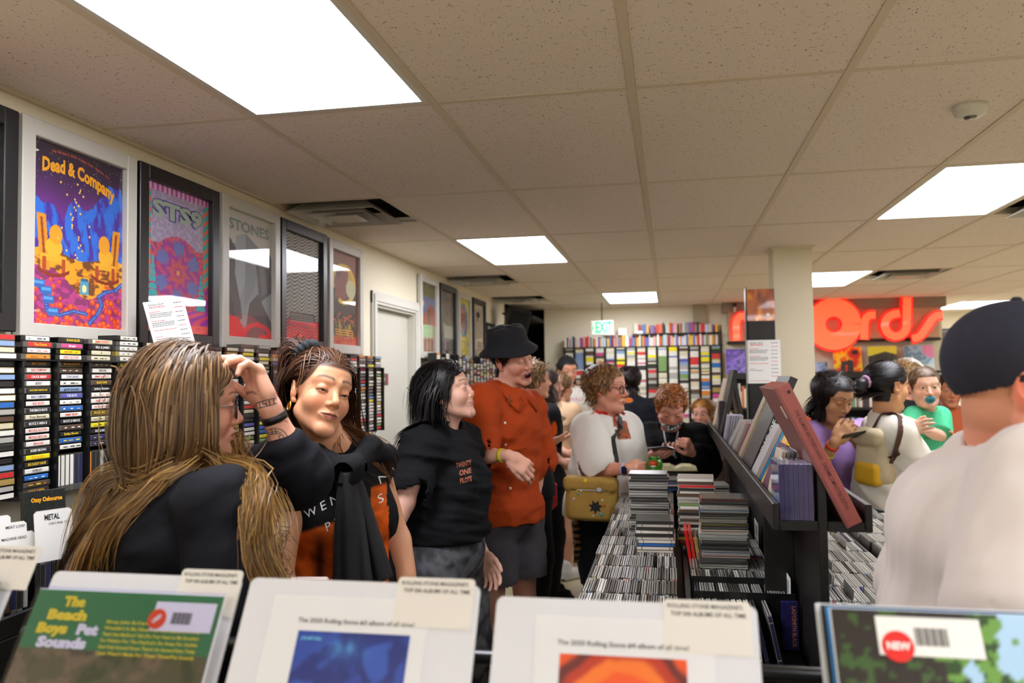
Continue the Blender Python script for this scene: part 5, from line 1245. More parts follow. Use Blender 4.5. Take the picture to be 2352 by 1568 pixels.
def head_colors(F, V, skin, lip='a8564e', brow='4a3428', hair=None, hairline=None, scalp=1., blush=.5, lids=.5, smile=0., laugh=0., lash=True, makeup=0., beard=None, browz=.027, browt=.0035):
    """vertex colours fixed to the face: lips, brows, lash lines, blush, scalp"""
    L = F.inv(V); x, y, z = L[:, 0], L[:, 1], L[:, 2]; ax = np.abs(x)
    base = np.array(lin(skin)); C = np.tile(base, (len(V), 1))
    C *= (1+.10*(fbm(V*35, 5, 3)-.5))[:, None]
    def mix(c, m):
        nonlocal C; c = np.array(lin(c)) if isinstance(c, str) else np.array(c); C = C*(1-m[:, None])+c*m[:, None]
    front = sstep(.03, .06, y)*(z < .06)
    red = base*np.array([1.02, .62, .55])
    bl = np.exp(-((ax-.042)**2/.017**2+(z+.034)**2/.018**2))+.8*np.exp(-(x**2/.010**2+(z+.036)**2/.010**2))
    mix(red, np.clip(bl*blush, 0, .8)*front)
    ear = sstep(.070, .078, ax)*(np.abs(z+.005) < .04)*(y < .02); mix(red, ear*blush*.7)
    # lips
    cx = .0235+.005*smile; t = np.clip(ax/cx, 0, 1); mz = -.0665+.0065*smile*t**2
    if laugh:
        e = np.sqrt((x/.0235)**2+((z+.066+.007*laugh)/(.0068+.006*laugh))**2)
        mix(lip, sstep(1.75, 1.45, e)*(y > .074)*.75)
        mix('3a1410', (e < 1.02)*(y < .0915)*(y > .04)*1.)
    else:
        hu = .0078*(1-t**2.2)*(1-.12*np.exp(-(x/.003)**2)); hl = .0098*(1-t**2)
        d = z-mz; m = ((d > -hl) & (d < hu) & (ax < cx) & (y > .070))*1.
        edge = np.where(d > 0, (hu-d), (hl+d)); m *= sstep(0, .0016, edge)
        mix(lip, m*.85); mix(np.array(lin(lip))*.28, np.exp(-(d/.0013)**2)*(ax < cx+.001)*(y > .06)*.85)
    # brows
    bx = (ax-.010)/.043; bc = browz+.0055*np.sin(np.clip(bx, 0, 1)*2.3)-.006*np.clip(bx-.6, 0, 1)
    m = np.exp(-((z-bc)/(browt*(1-.45*np.clip(bx, 0, 1))))**2)*sstep(-.05, .08, bx)*sstep(1.05, .85, bx)*(y > .03)
    mix(brow, np.clip(m*.85, 0, 1))
    # lash line and lid shade
    if lash:
        ex = np.abs(ax-.0318); o = 1-lids
        zlid = -.0015-.0040*lids+(.0010+.0078*o)*np.sqrt(np.clip(1-(ex/.0135)**2, 0, 1))+(ax-.0318)*.10
        if lids >= .97: zlid = -.0035-.003*np.clip(1-(ex/.0135)**2, 0, 1)
        dd = z-zlid
        m = np.exp(-((dd-.0004)/(.0012+.0013*makeup))**2)*(ex < .0150)*(y > .06); mix('1c120e', np.clip(m*(.55+.45*makeup), 0, 1))
        m = np.exp(-((z-zlid-.006)/.004)**2)*(ex < .016)*(y > .055); mix(base*np.array([.75, .55, .5]), m*(.25+.4*makeup))
    if beard:
        m = sstep(-.045, -.07, z)*sstep(.02, .05, y)*(fbm(V*400, 3, 2) > .45)*.35; mix(beard, m)
    if hair is not None and hairline is not None:
        kk = np.sqrt((((L-np.array([0, -.014, .036]))/np.array([.0755, .0945, .080]))**2).sum(1)); m = hairline(L)*((kk < 1.16) | ((y < -.025)*(y > -.13)*(z > -.088)*(z < 0)*(ax < .072)))*scalp; mix(hair, m)
    return C

def default_hairline(front=.062, side=.012, nape=-.075):
    """scalp where hair grows: above the forehead line, behind the ears, down to the nape"""
    def f(L):
        x, y, z = L[:, 0], L[:, 1], L[:, 2]; ax = np.abs(x)
        zz = np.where(y > .0, front-(np.clip(.078-y, 0, .08))*.1-(.06*sstep(.045, .075, ax)), 0)
        lim = np.where(y > .028, zz, np.where(y > -.012, side+.02*sstep(.028, -.012, y)*0, nape))
        m = sstep(lim-.006, lim+.004, z)
        earz = (ax > .068)*(y > -.026)*(y < .012)*(z < .022)
        return m*(1-earz)
    return f

def strands(paths, widths, cols, seg=2, centre=None):
    """hair: paths (n,m,3), widths (n,), cols (n,3) or (n,m,3) -> arrays of slim tapered locks"""
    n, m, _ = paths.shape
    T = np.gradient(paths, axis=1); T /= np.maximum(np.linalg.norm(T, axis=2, keepdims=True), 1e-9)
    ref = np.array([.3, .2, .93]); A = np.cross(T, ref); A /= np.maximum(np.linalg.norm(A, axis=2, keepdims=True), 1e-6); B = np.cross(T, A)
    t = np.linspace(0, 1, m); tap = np.sqrt(np.clip(1-t**3, 0, 1))*.9+.1; tap[-1] = .05
    w = widths[:, None]*tap[None, :]
    V = []
    if seg == 2:
        O = paths-(centre if centre is not None else paths.mean((0, 1))); O = O-T*(O*T).sum(-1, keepdims=True); O /= np.maximum(np.linalg.norm(O, axis=2, keepdims=True), 1e-6); B = np.cross(T, O)
        V = [paths-B*w[..., None], paths+B*w[..., None]]
    else:
        for k in range(seg):
            a = 2*math.pi*k/seg
            V.append(paths+A*(math.cos(a)*w)[..., None]+B*(math.sin(a)*w)[..., None])
    V = np.stack(V, 2)                                  # n,m,seg,3
    idx = np.arange(n*m*seg).reshape(n, m, seg)
    F = []
    for k in range(seg if seg > 2 else 1):
        k2 = (k+1) % seg
        F.append(np.stack([idx[:, :-1, k], idx[:, :-1, k2], idx[:, 1:, k2], idx[:, 1:, k]], -1).reshape(-1, 4))
    if cols.ndim == 2: cols = np.repeat(cols[:, None], m, 1)
    C = np.repeat(cols[:, :, None], seg, 2)
    return V.reshape(-1, 3), np.concatenate(F), C.reshape(-1, 3)

def hd_centre(F): return F.p(0, -.02, .0)
def grow_hair(F, rng, n, length, steps=18, hairline=None, part=0., grav=.25, stiff=.8, curl=0., curlf=60, width=.0016, cols=('5a3d28',), vol=.006,
              sweep=(0, -.4, 0), keepface=True, bodies=(), cap=(.0755, .0945, .080), zmin=-.5, layer=.012, tipcol=None, fringe=0., ears=False, gather=0., bvh=None, flow=.5, ymax=.055, tipat=.5, hug=1., roots=None, lenvar=.2, bang=None):
    """strands from the scalp: they hug the skull, fall under gravity, and are pushed out of head and body"""
    hl = hairline or default_hairline()
    P = rng.normal(size=(n*6, 3)); P /= np.linalg.norm(P, axis=1, keepdims=True)
    if fringe:
        Q = rng.normal(size=(n*30, 3)); Q /= np.linalg.norm(Q, axis=1, keepdims=True); Q = Q[(Q[:, 1] > .45)*(Q[:, 2] > -.1)][:int(n*2*fringe)]; P = np.concatenate([Q, P]); P = P[rng.permutation(len(P))]
    c0 = np.array([0, -.014, .036]); r0 = np.array(cap)
    L = c0+P*r0
    if roots is not None: L = L[roots(L)]
    m = hl(L) > .5; L = L[m][:n]; n = len(L)
    N = (L-c0)/r0**2; N /= np.linalg.norm(N, axis=1, keepdims=True)
    sd = np.where(L[:, 0]-part > 0, 1., -1.)
    d = N*(.35 if not hug else .12)+np.array(sweep)+np.stack([sd*.7, 0*sd, 0*sd-.1], 1)*(np.exp(-((L[:, 0]-part)/.05)**2)*(L[:, 2] > .06))[:, None]
    if bang is not None:
        fm = (L[:, 1] > .045)*(L[:, 2] > .05); d = d+np.array(bang)*fm[:, None]
    d += rng.normal(size=d.shape)*.08; d /= np.linalg.norm(d, axis=1, keepdims=True)
    c2 = np.array([0, .040, .045]); q = (L-c2)/np.array([.0570, .0455, .0470]); k = np.sqrt((q**2).sum(1)); ins = (k < 1)*(L[:, 2] > .03); L[ins] = c2+(q[ins]/k[ins, None])*np.array([.0570, .0455, .0470])
    W = F.P(L); D = d@F.R.T; touch = np.zeros(n); fr_ = (L[:, 0] < .01)*(L[:, 1] > -.03); gt = np.where(fr_, .080, -.105) if gather else None; gx = np.where(fr_, -.010, .030)
    ln = length*(1+lenvar*(rng.random(n)-.5)*2) if np.isscalar(length) else length(L, rng)
    st = (ln/steps)[:, None]; lay = (rng.random(n)**.7)*layer+.001
    g = np.array([0, 0, -1.]); path = [W.copy()]
    ph = rng.random(n)*6.28; ca = rng.normal(size=(n, 3)); 
    for i in range(steps):
        D = D*stiff+g*grav*(.4+i/steps)
        if flow and bvh is not None: D = D+(F.R@np.array([0, 1., 0]))*(flow*np.sign(gt if gt is not None else -1+0*touch)*touch)[:, None]+(F.R@np.array([1., 0, 0]))*(flow*.5*np.sign(F.inv(W)[:, 0])*touch)[:, None]
        if curl:
            a = ph+i*ln/steps*curlf
            D = D+curl*(np.stack([np.sin(a), np.cos(a*1.1), np.sin(a*.7+1)], 1)+ca*.4)
        if hug:
            l = F.inv(W); nn = ((l-c0)/r0**2); nn /= np.linalg.norm(nn, axis=1, keepdims=True); nw = nn@F.R.T
            near = (np.sqrt((((l-c0)/r0)**2).sum(1)) < 1.35)*(l[:, 2] > -.03)
            dn = (D*nw).sum(1); D = D-nw*(np.maximum(dn, 0)*hug*near)[:, None]
        D /= np.linalg.norm(D, axis=1, keepdims=True)
        W = W+D*st
        l = F.inv(W); rr = r0+(lay*min(1, .25+i*.25))[:, None]+vol*min(1, i*.3)
        q = (l-c0)/rr; k = np.sqrt((q**2).sum(1)); ins = k < 1
        l[ins] = c0+(q[ins]/k[ins, None])*rr[ins]
        r2 = np.array([.0585, .0475, .0500])+(lay*min(1, .25+i*.25))[:, None]; q = (l-c2)/r2; k = np.sqrt((q**2).sum(1)); ins = (k < 1)*(l[:, 2] > .03); l[ins] = c2+(q[ins]/k[ins, None])*r2[ins]
        if keepface:
            # jaw / face block, hair slides to the side of it
            fr = (l[:, 1] > .018)*(l[:, 2] < .05)*(np.abs(l[:, 0]) < .062)*(l[:, 2] > -.12)*(l[:, 1] < .14)
            l[:, 1] = np.where(fr, np.minimum(l[:, 1], .03+0*l[:, 1])+(np.abs(l[:, 0])-.03)*.2, l[:, 1])
            l[:, 0] = np.where(fr, np.sign(l[:, 0]+1e-6)*.064, l[:, 0])
            q = (l-np.array([0, .0, -.07]))/(np.array([.066, .05, .06])+lay[:, None]*.5); k = np.sqrt((q**2).sum(1)); ins = k < 1
            l[ins] = np.array([0, .0, -.07])+(q[ins]/k[ins, None])*(np.array([.066, .05, .06])+lay[ins, None]*.5)
        l[:, 1] = np.where((l[:, 2] < .055)*(l[:, 2] > -.16), np.minimum(l[:, 1], ymax-.15*lay), l[:, 1])
        if ears:
            e_ = (np.abs(l[:, 0]) > .058)*(l[:, 1] > -.034)*(l[:, 1] < .030)*(l[:, 2] < .030)*(l[:, 2] > -.06)
            l[:, 1] = np.where(e_, -.034, l[:, 1]); e_ = (l[:, 1] > .0)*(l[:, 2] < .02); l[:, 1] = np.where(e_, l[:, 1]-.02, l[:, 1])
        if gather:
            q_ = gather*sstep(-.06, -.13, l[:, 2])*(l[:, 2] > -.22); l[:, 0] = l[:, 0]+(gx-l[:, 0])*q_; l[:, 1] = l[:, 1]+(gt-l[:, 1])*q_
        W = F.P(l)
        for a, b, ra, rb in bodies:
            a = np.array(a, float); b = np.array(b, float); ab = b-a; t = np.clip(((W-a)@ab)/(ab@ab), 0, 1)
            v = W-a-t[:, None]*ab; dd = np.linalg.norm(v, axis=1); R = ra+(rb-ra)*t+.004+lay*.8
            ins = dd < R; W[ins] = (a+t[:, None]*ab)[ins]+v[ins]/np.maximum(dd[ins, None], 1e-6)*R[ins, None]
        if bvh is not None:
            zt = bvh[1]; touch = touch*.5
            for j in np.nonzero(W[:, 2] < zt)[0]:
                q_ = bvh[0].find_nearest(W[j], .12)
                if q_[0] is not None:
                    nn_ = np.array(q_[1][:]); h0 = np.array(q_[0][:]); off_ = .0025+lay[j]*.55; dd_ = (W[j]-h0)@nn_
                    if dd_ < off_: W[j] = h0+nn_*off_; touch[j] = 1.
        D = (W-path[-1]); D /= np.maximum(np.linalg.norm(D, axis=1, keepdims=True), 1e-6)
        path.append(W.copy())
    paths = np.stack(path, 1)
    if ears:
        e_ = F.inv(paths[:, -1]); m_ = F.inv(paths[:, -4]); kp = ~(((np.abs(e_[:, 0]) < .06)*(e_[:, 1] > -.01)) | ((np.abs(m_[:, 0]) < .05)*(m_[:, 1] > -.01)*(m_[:, 2] < -.1))); paths = paths[kp]; n = len(paths)
    # smooth
    paths[:, 1:-1] = (paths[:, :-2]+2*paths[:, 1:-1]+paths[:, 2:])/4
    cc = np.array([lin(c) for c in cols]); ci = cc[rng.integers(0, len(cc), n)]*(.55+.8*rng.random(n))[:, None]
    C = np.repeat(ci[:, None], steps+1, 1)
    if tipcol:
        t = sstep(tipat-.25, tipat+.25, np.linspace(0, 1, steps+1))[None, :, None]*(.6+.4*rng.random(n))[:, None, None]
        C = C*(1-t)+np.array(lin(tipcol))*t*(.7+.6*rng.random(n))[:, None, None]
    return strands(paths, width*(.7+.6*rng.random(n)), C, centre=hd_centre(F))

def hand_prims(w, d, palm, s=1., curl=(.3,)*4, thumb=(.5, .3), side=1, spread=.06, k=.004, tips=None):
    """w wrist point, d pointing direction, palm = direction the palm faces, side=1: thumb towards d x palm"""
    d = nrm(d); n = nrm(np.array(palm)-d*np.dot(palm, d)); t = np.cross(d, n)*side
    w = np.array(w, float); P = lambda a, b, c: w+(d*a+t*b+n*c)*s
    pr = [cone(P(0, 0, 0), P(.028, 0, 0), .0235*s, .024*s, k=.010),
          rbx(P(.055, .002, .001), (.040*s, .036*s, .0125*s), .012*s, np.stack([d, t, n], 1), k=.014),
          ell(P(.038, .024, .008), (.030*s, .016*s, .014*s), np.stack([d, t, n], 1), k=.010),
          ell(P(.038, -.022, .007), (.032*s, .012*s, .012*s), np.stack([d, t, n], 1), k=.010)]
    roots = [(.090, .029), (.094, .009), (.090, -.011), (.082, -.029)]
    ls = [(.040, .025, .020), (.045, .028, .021), (.041, .026, .020), (.032, .020, .018)]
    rs = [.0092, .0095, .0090, .0080]; cc = list(curl)*4 if len(curl) == 1 else list(curl)
    for i, ((a, b), l, r) in enumerate(zip(roots, ls, rs)):
        p = P(a-.006, b, .001); ang = cc[i]*.9; sp = (1.5-i)*spread
        dirv = d*math.cos(sp)+t*math.sin(sp)
        for j, q in enumerate(l):
            v = dirv*math.cos(ang)+n*math.sin(ang); e = p+v*q*s
            pr.append(cone(p, e, (r-.0006*j)*s, (r-.0006*(j+1)-(.0008 if j == 2 else 0))*s, k=.003 if j else .006)); p = e; ang += cc[i]*(1.25 if j == 0 else .8)
    sp, cu = thumb; p = P(.018, .024, .004); v0 = nrm(d*math.cos(sp)+t*math.sin(sp)+n*.35*cu)
    for j, (q, r) in enumerate(((.038, .0125), (.032, .0105), (.026, .0095))):
        v = nrm(v0+(-t*.55*cu*j)+n*.5*cu*j); e = p+v*q*s
        pr.append(cone(p, e, r*s, (r-.0012)*s, k=.006 if j == 0 else .003)); p = e
    return pr

def cloth_disp(seed, amp=.004, f=(9, 9, 14), fine=.0012):
    rs = np.random.RandomState(seed); A = rs.normal(size=(3, 3))*.35+np.eye(3)
    def g(P):
        Q = P@A
        n = fbm(Q*np.array(f)+seed*3.1, seed, 3)-.5; r = 1-np.abs(2*(fbm(Q*np.array(f)*.6+9.7, seed+5, 2))-1)*2
        return (-(n*2*amp)-r*amp*.9-amp*.8-fine*(fbm(P*60, seed+2, 2)-.5)).astype(np.float32)
    return g

def torso_prims(J, b, off=0., k=.05, hem=None):
    """trunk over shoulders, chest, waist, hips; b: dict of half-widths"""
    sl, sr, hl, hr, nk = (np.array(J[q], float) for q in ('sl', 'sr', 'hl', 'hr', 'neck'))
    sm = (sl+sr)/2; hm = (hl+hr)/2; up = nrm(sm-hm); ax = sr-sl; ax = nrm(ax-up*(ax@up)); fw = np.cross(up, ax)
    L = np.linalg.norm(sm-hm); cw, cd = b.get('chest', (.165, .115)); ks = b.get('s', 1.); ww, wd = b.get('waist', (.14, .10)); hw, hd = b.get('hip', (.17, .12))
    R = np.stack([ax, fw, up], 1); bs = b.get('fwd', 0.)
    P = [ell(sm-up*L*.22+fw*bs*.3, (cw+off, cd+off, L*.34+off), R, k=0),
         ell(sm-up*L*.60+fw*b.get('belly', 0.), (ww+off, wd+off, L*.32+off), R, k=k),
         ell(hm-up*.0, (hw+off, hd+off, L*.26+off), R, k=k),
         cone(sl-up*.012, sm+up*.012-fw*.0, .050*ks+off, .058*ks+off, k=.03*ks), cone(sr-up*.012, sm+up*.012, .050*ks+off, .058*ks+off, k=.03*ks),
         cone(sm-up*.02, nk, .070*ks+off*.6, .054*ks+off*.4, k=.035*ks)]
    if b.get('bust'):
        for s in (1, -1): P.append(ell(sm-up*L*.36+fw*(cd-.035)+ax*s*cw*.44, (.062+off, .062+off, .066+off), R, k=.035))
    return P, dict(sm=sm, hm=hm, up=up, ax=ax, fw=fw, R=R, L=L)

def recal(V, ref): return V
def eyeball(F, s, iris='4a3020', gaze=(0, 1, 0), r=.0128):
    """eyeball with white, iris and pupil in vertex colours"""
    c = F.p(s*.0315, .0755, 0); g = nrm(F.R@nrm(np.array(gaze, float)))
    nu, nv = 26, 26; A = nrm(np.cross(g, [.1, .2, .97])); B = np.cross(g, A); V = []; C = []
    for i in range(nv):
        th = math.pi*.55*i/(nv-1)
        for k in range(nu):
            ph = 2*math.pi*k/nu
            V.append(c+r*F.s*(g*math.cos(th)+(A*math.cos(ph)+B*math.sin(ph))*math.sin(th)))
            a = math.degrees(th); C.append(lin('0a0806') if a < 10 else lin(iris) if a < 25 else lin('1c1410') if a < 28 else lin('e6dcd6'))
    F_ = [(i*nu+k, i*nu+(k+1) % nu, (i+1)*nu+(k+1) % nu, (i+1)*nu+k) for i in range(nv-1) for k in range(nu)]
    return np.array(V), np.array(F_), np.array(C)

def teeth(F, laugh):
    mb = MB(); n = 8
    for i in range(n):
        a0 = (i-n/2)/(n/2)*.9; a1 = (i+1-n/2)/(n/2)*.9
        q = [(.0185*math.sin(a0*1.2), .074+.0135*math.cos(a0*1.3)), (.0185*math.sin(a1*1.2), .074+.0135*math.cos(a1*1.3))]
        z1, z0 = -.0575, -.0675-.001*(abs(i-3.5) < 1.1)
        V = [F.p(q[0][0]+.0002, q[0][1], z0), F.p(q[1][0]-.0002, q[1][1], z0), F.p(q[1][0]-.0002, q[1][1], z1), F.p(q[0][0]+.0002, q[0][1], z1)]
        V += [F.p(q[0][0], q[0][1]-.004, z0), F.p(q[1][0], q[1][1]-.004, z0), F.p(q[1][0], q[1][1]-.004, z1), F.p(q[0][0], q[0][1]-.004, z1)]
        mb.raw(V, [(0, 1, 2, 3), (5, 4, 7, 6), (4, 5, 1, 0), (3, 2, 6, 7), (1, 5, 6, 2), (4, 0, 3, 7)])
    return mb
# ------------------------------------------------------------------ the people in the shop
M_skin = mat('skin', 'c8906e', rough=.48, vc=True, sss=.12, bump=.12, bscale=320, spec=.4)
M_hair = mat('hair', '5a3d28', rough=.42, vc=True, aniso=.4, spec=.35)
M_cloth = mat('cloth', '808080', rough=.85, vc=True, bump=.35, bscale=520, spec=.15)
M_eye = mat('eye', rough=.08, vc=True)
M_teeth = mat('teeth', 'e8e0d0', rough=.2)
def A(*q): return np.array(atd(*q)[:])
cr_, cu_, cf_ = (np.array(v[:]) for v in (CR, CU, CF))
def dirc(r, u, f): return nrm(cr_*r+cu_*u+cf_*f)
def arr(v): return np.array(v, float)
def obj_np(name, V, F, m, parent, cols=None, smooth=True): return link(name, mesh_np(name, V, F, cols, smooth), m, parent)
def boxof(pts, pad):
    P = np.array(pts, float); return P.min(0)-pad, P.max(0)+pad
def solid(c): return lambda V: np.tile(np.array(lin(c)), (len(V), 1))
def band(t, name, a, b, s, r, w, col, m=None, tilt=0):
    """ring around a limb from a to b at fraction s"""
    a, b = arr(a), arr(b); c = a+(b-a)*s; d = nrm(b-a); u = nrm(np.cross(d, [.2, .3, .9])); v = np.cross(d, u)
    q = MB(); n = 20; V = []
    for k in range(n):
        an = 2*math.pi*k/n; e = u*math.cos(an)+v*math.sin(an)
        for rr, z in ((r, -w/2), (r+.0022, -w/2), (r+.0022, w/2), (r, w/2)): V.append(c+e*rr+d*z)
    F = [(4*k+j, 4*k+(j+1) % 4, 4*((k+1) % n)+(j+1) % 4, 4*((k+1) % n)+j) for k in range(n) for j in range(4)]
    return q.raw(V, F).build(name, m or mat('band_'+col, col, rough=.4), t, True)
def decal(t, target, txt, org, dirn, u, v, h, w=None, m=None, bold=.02, name='lettering', off=.0015):
    """lettering laid onto a cloth surface by casting it along dirn"""
    bvh = BVHTree.FromPolygons([Vector(p) for p in target[0]], [tuple(f) for f in target[1]])
    b = MB(); text_on(b, txt, (0, 0, 0), (1, 0, 0), (0, 1, 0), h, w, bold, off=0)
    bm = bmesh.new(); vs = [bm.verts.new(p) for p in b.v]
    for f in b.f:
        try: bm.faces.new([vs[i] for i in f])
        except ValueError: pass
    bmesh.ops.triangulate(bm, faces=bm.faces[:]); bmesh.ops.subdivide_edges(bm, edges=[e for e in bm.edges if e.calc_length() > h*.5], cuts=1, use_grid_fill=False)
    bmesh.ops.triangulate(bm, faces=bm.faces[:])
    o_, d_, u_, v_ = Vector(org), Vector(dirn).normalized(), Vector(nrm(u)), Vector(nrm(v)); miss = []
    for p in bm.verts:
        s = o_+u_*p.co.x+v_*p.co.y; hit = bvh.ray_cast(s-d_*.3, d_)
        if hit[0] is not None: p.co = hit[0]-d_*off
        else: miss.append(p)
    bmesh.ops.delete(bm, geom=miss, context='VERTS')
    me = bpy.data.meshes.new(name); bm.to_mesh(me); bm.free()
    return link(name, me, m or M_paper, t)

def person(label, J, hd, skin='d9a384', hairc=('3a2818',), build=None, top=None, bottom=None, shoes=None, hair=None, hands=None, fine=.0026, mid=.006, coarse=.015, face=None, iris='4a3020', seed=0, armr=1., legr=1., hline=None, group=None):
    """J: joints in world space (sl sr el er wl wr hl hr neck, optional kl kr al ar); hd: Frame of the head"""
    face = dict(face or {}); b = dict(build or {}); base = (arr(J['hl'])+arr(J['hr']))/2; base = np.array([base[0], base[1], 0.])
    t = thing('person', label, 'person', tuple(base), group=group)
    inv = Matrix.Translation(-Vector(base))
    rng = np.random.default_rng(seed+11)
    J = {k: arr(v) for k, v in J.items()}
    ax = nrm(J['sr']-J['sl']); fw = np.cross([0, 0, 1.], ax)
    for s in 'lr':
        if 'k'+s not in J: J['k'+s] = J['h'+s]*np.array([1, 1, 0])+fw*.03+np.array([0, 0, J['h'+s][2]*.54])
        if 'a'+s not in J: J['a'+s] = np.array([J['k'+s][0], J['k'+s][1], .085])-fw*.03
    fk = {k: v for k, v in face.items() if k in ('smile', 'laugh', 'lids', 'wide', 'jaw', 'nose', 'chub', 'neckr', 'detail')}
    P = head_prims(hd, J['neck'], **fk)
    tb = {k: v for k, v in b.items()}
    tp, G = torso_prims(J, tb, off=-.004)
    P += tp
    for s, sg in (('l', 1), ('r', -1)):
        sh, el, wr = J['s'+s], J['e'+s], J['w'+s]
        P += [cone(sh, el, .048*armr, .038*armr, k=.03), cone(el, wr, .039*armr, .0235*armr**.5, k=.015), cone(el+(wr-el)*.08, el+(wr-el)*.45, .040*armr, .033*armr, k=.015)]
        h = (hands or {}).get(s)
        if h is None:
            d = nrm(wr-el); P += hand_prims(wr, d, np.cross(d, [0, 0, 1.])*sg+[0, 0, .01] if abs(d[2]) < .7 else -ax*sg*-1., s=h_s(hd), curl=(.35,), side=-sg)
        else: P += hand_prims(wr, h[0], h[1], s=h_s(hd)*h[5] if len(h) > 5 else h_s(hd), curl=h[2], thumb=h[3], side=h[4])
        hp, kn, an = J['h'+s], J['k'+s], J['a'+s]
        P += [cone(hp, kn, .082*legr, .052*legr, k=.03), cone(kn, an, .052*legr, .036*legr**.5, k=.02), ell(kn+(an-kn)*.3-fw*.015, (.050*legr, .052*legr, .11), k=.03),
              cone(an-fw*.03+[0, 0, -.04], an+fw*.13+[0, 0, -.052], .036, .026, k=.02)]
    lo, hi = bounds(P, .02)
    hb = boxof([hd.p(-.09, -.12, -.135), hd.p(.09, .13, .12), hd.p(.09, -.12, -.12), hd.p(-.09, .13, .11)], .005)
    fb = [(hb[0], hb[1], fine)]
    for s in 'lr':
        w_ = J['w'+s]; h = (hands or {}).get(s); d = nrm(h[0]) if h is not None else nrm(J['w'+s]-J['e'+s])
        fb.append((*boxof([w_-d*.02, w_+d*.17*h_s(hd)], .050), min(max(mid*.66, .0038), .0065)))
    if mid < .009:
        slv = top.get('sleeve', .6) if top else 0
        for s in 'lr':
            u_ = J['s'+s] if slv == 0 else J['s'+s]+(J['e'+s]-J['s'+s])*min(max(slv-.25, 0), .9)
            fb.append((*boxof([u_, J['e'+s]], .062 if slv else .075), mid)); fb.append((*boxof([J['e'+s], J['w'+s]], .056), mid))
        fb.append((*boxof([J['neck']+[0, 0, .05], J['neck']-[0, 0, .05]], .11), mid))
    V, F = sdf_mesh(P, lo, hi, coarse, fb)
    C = head_colors(hd, V, skin, hair=hairc[0], hairline=hline or default_hairline(), **{k: v for k, v in face.items() if k in ('scalp', 'lip', 'brow', 'blush', 'lids', 'smile', 'laugh', 'lash', 'makeup', 'beard', 'browz', 'browt')})
    # features of the face belong to the head only
    L = hd.inv(V); far_ = (np.abs(L[:, 0]) > .10) | (L[:, 2] < -.13) | (L[:, 1] < -.13) | (L[:, 1] > .16) | (L[:, 2] > .13)
    C[far_] = np.array(lin(skin))*(1+.10*(fbm(V[far_]*30, 5, 3)-.5))[:, None]
    body = obj_np('body', V-base, F, M_skin, t, C)
    t_ = {'thing': t, 'base': base, 'G': G, 'J': J, 'F': hd, 'body': (V, F)}
    def child(name, V, F, m, C=None): return obj_np(name, V-base, F, m, t, C)
    t_['child'] = child
    if face.get('detail', True):
        for s in (1, -1):
            if face.get('lids', .5) < .97:
                a, f_, c = eyeball(hd, s, iris, face.get('gaze', (0, 1, 0))); child('eye', a, f_, M_eye, c)
    if face.get('laugh'):
        q = teeth(hd, face['laugh']); child('teeth', np.array([p[:] for p in q.v]), np.array(q.f), M_teeth)
    # clothes
    if top:
        sl_, hem = top.get('sleeve', .6), top.get('hem', 0.); off = top.get('off', .012)
        tp, G = torso_prims(J, tb, off=off); up = G['up']; S = []
        for s in 'lr':
            sh, el, wr = J['s'+s], J['e'+s], J['w'+s]; lo_ = top.get('loose', .012)
            if sl_ > 0:
                e = sh+(el-sh)*min(sl_, 1); S.append(cone(sh-(el-sh)*.05, e+(el-sh)*.10*(sl_ < 1), .052*armr+off*.8, .047*armr+off*.8+lo_*1.1, k=.01))
                if sl_ < 1:
                    d = nrm(el-sh); u_ = nrm(np.cross(d, [0, 1, .2])); R = np.stack([u_, np.cross(d, u_), d], 1); S.append(rbx(e+d*.075, (.085, .085, .075), .002, R, k=.003, op=-1))
            if sl_ > 1: e2 = el+(wr-el)*(sl_-1); S.append(cone(el, e2, .046*armr+off*.7+lo_*.6, .034*armr+off*.5+lo_*.5, k=.02))
        tp[0] = tp[0][:3]+(.025, 1); S += tp; hw, hdp = b.get('hip', (.17, .12)); hz = top.get('hemz', min(J['hl'][2], J['hr'][2])-.02); hm = G['hm']
        S.append(ell(np.array([hm[0], hm[1], hz+.02]), (hw+off+.014, hdp+off+.014, .22*b.get('s', 1)), None if False else np.stack([nrm(G['ax']*[1, 1, 0]), nrm(G['fw']*[1, 1, 0]), [0, 0, 1.]], 1), k=.04))
        S.append(cut((0, 0, hz), (0, 0, -1), k=.004))
        if top.get('neckcut', True):
            nr = top.get('neckr', .066); ne = J['neck']+top.get('neckoff', np.zeros(3)); S.append(cone(ne-up*.012+G['fw']*.012, hd.p(0, 0, -.06), nr, nr+.02, k=.006, op=-1))
        lo, hi = bounds(S, .02); lo[2] = max(lo[2], hz-.03); S2 = S; fb = []
        h_ = top.get('res', mid*1.05)
        V, F = sdf_mesh(S2, lo, hi, h_, fb, cloth_disp(seed+3, top.get('wr', .006), fine=.0008))
        C = top['color'](V) if callable(top.get('color')) else solid(top['color'])(V)
        o = child(top.get('name', 'shirt'), V, F, M_cloth, C); t_['top'] = (V, F); t_['top_ob'] = o
    if bottom:
        off = bottom.get('off', .012); ln = bottom.get('len', 1.); Q = [ell(G['hm'], (b.get('hip', (.17, .12))[0]+off, b.get('hip', (.17, .12))[1]+off, .13), G['R'], k=0)]
        for s in 'lr':
            hp, kn, an = J['h'+s], J['k'+s], J['a'+s]; lo_ = bottom.get('loose', .01)
            k1 = min(ln*2, 1.); Q.append(cone(hp+[0, 0, -.0], hp+(kn-hp)*k1, .086*legr+off, .058*legr+off+lo_, k=.035))
            if ln > .5: Q.append(cone(kn, kn+(an-kn)*(ln-.5)*2, .058*legr+off+lo_, .045*legr+off+lo_, k=.02))
        zc = bottom.get('top', G['hm'][2]+.07); lo, hi = bounds(Q, .015); hi[2] = min(hi[2], zc)
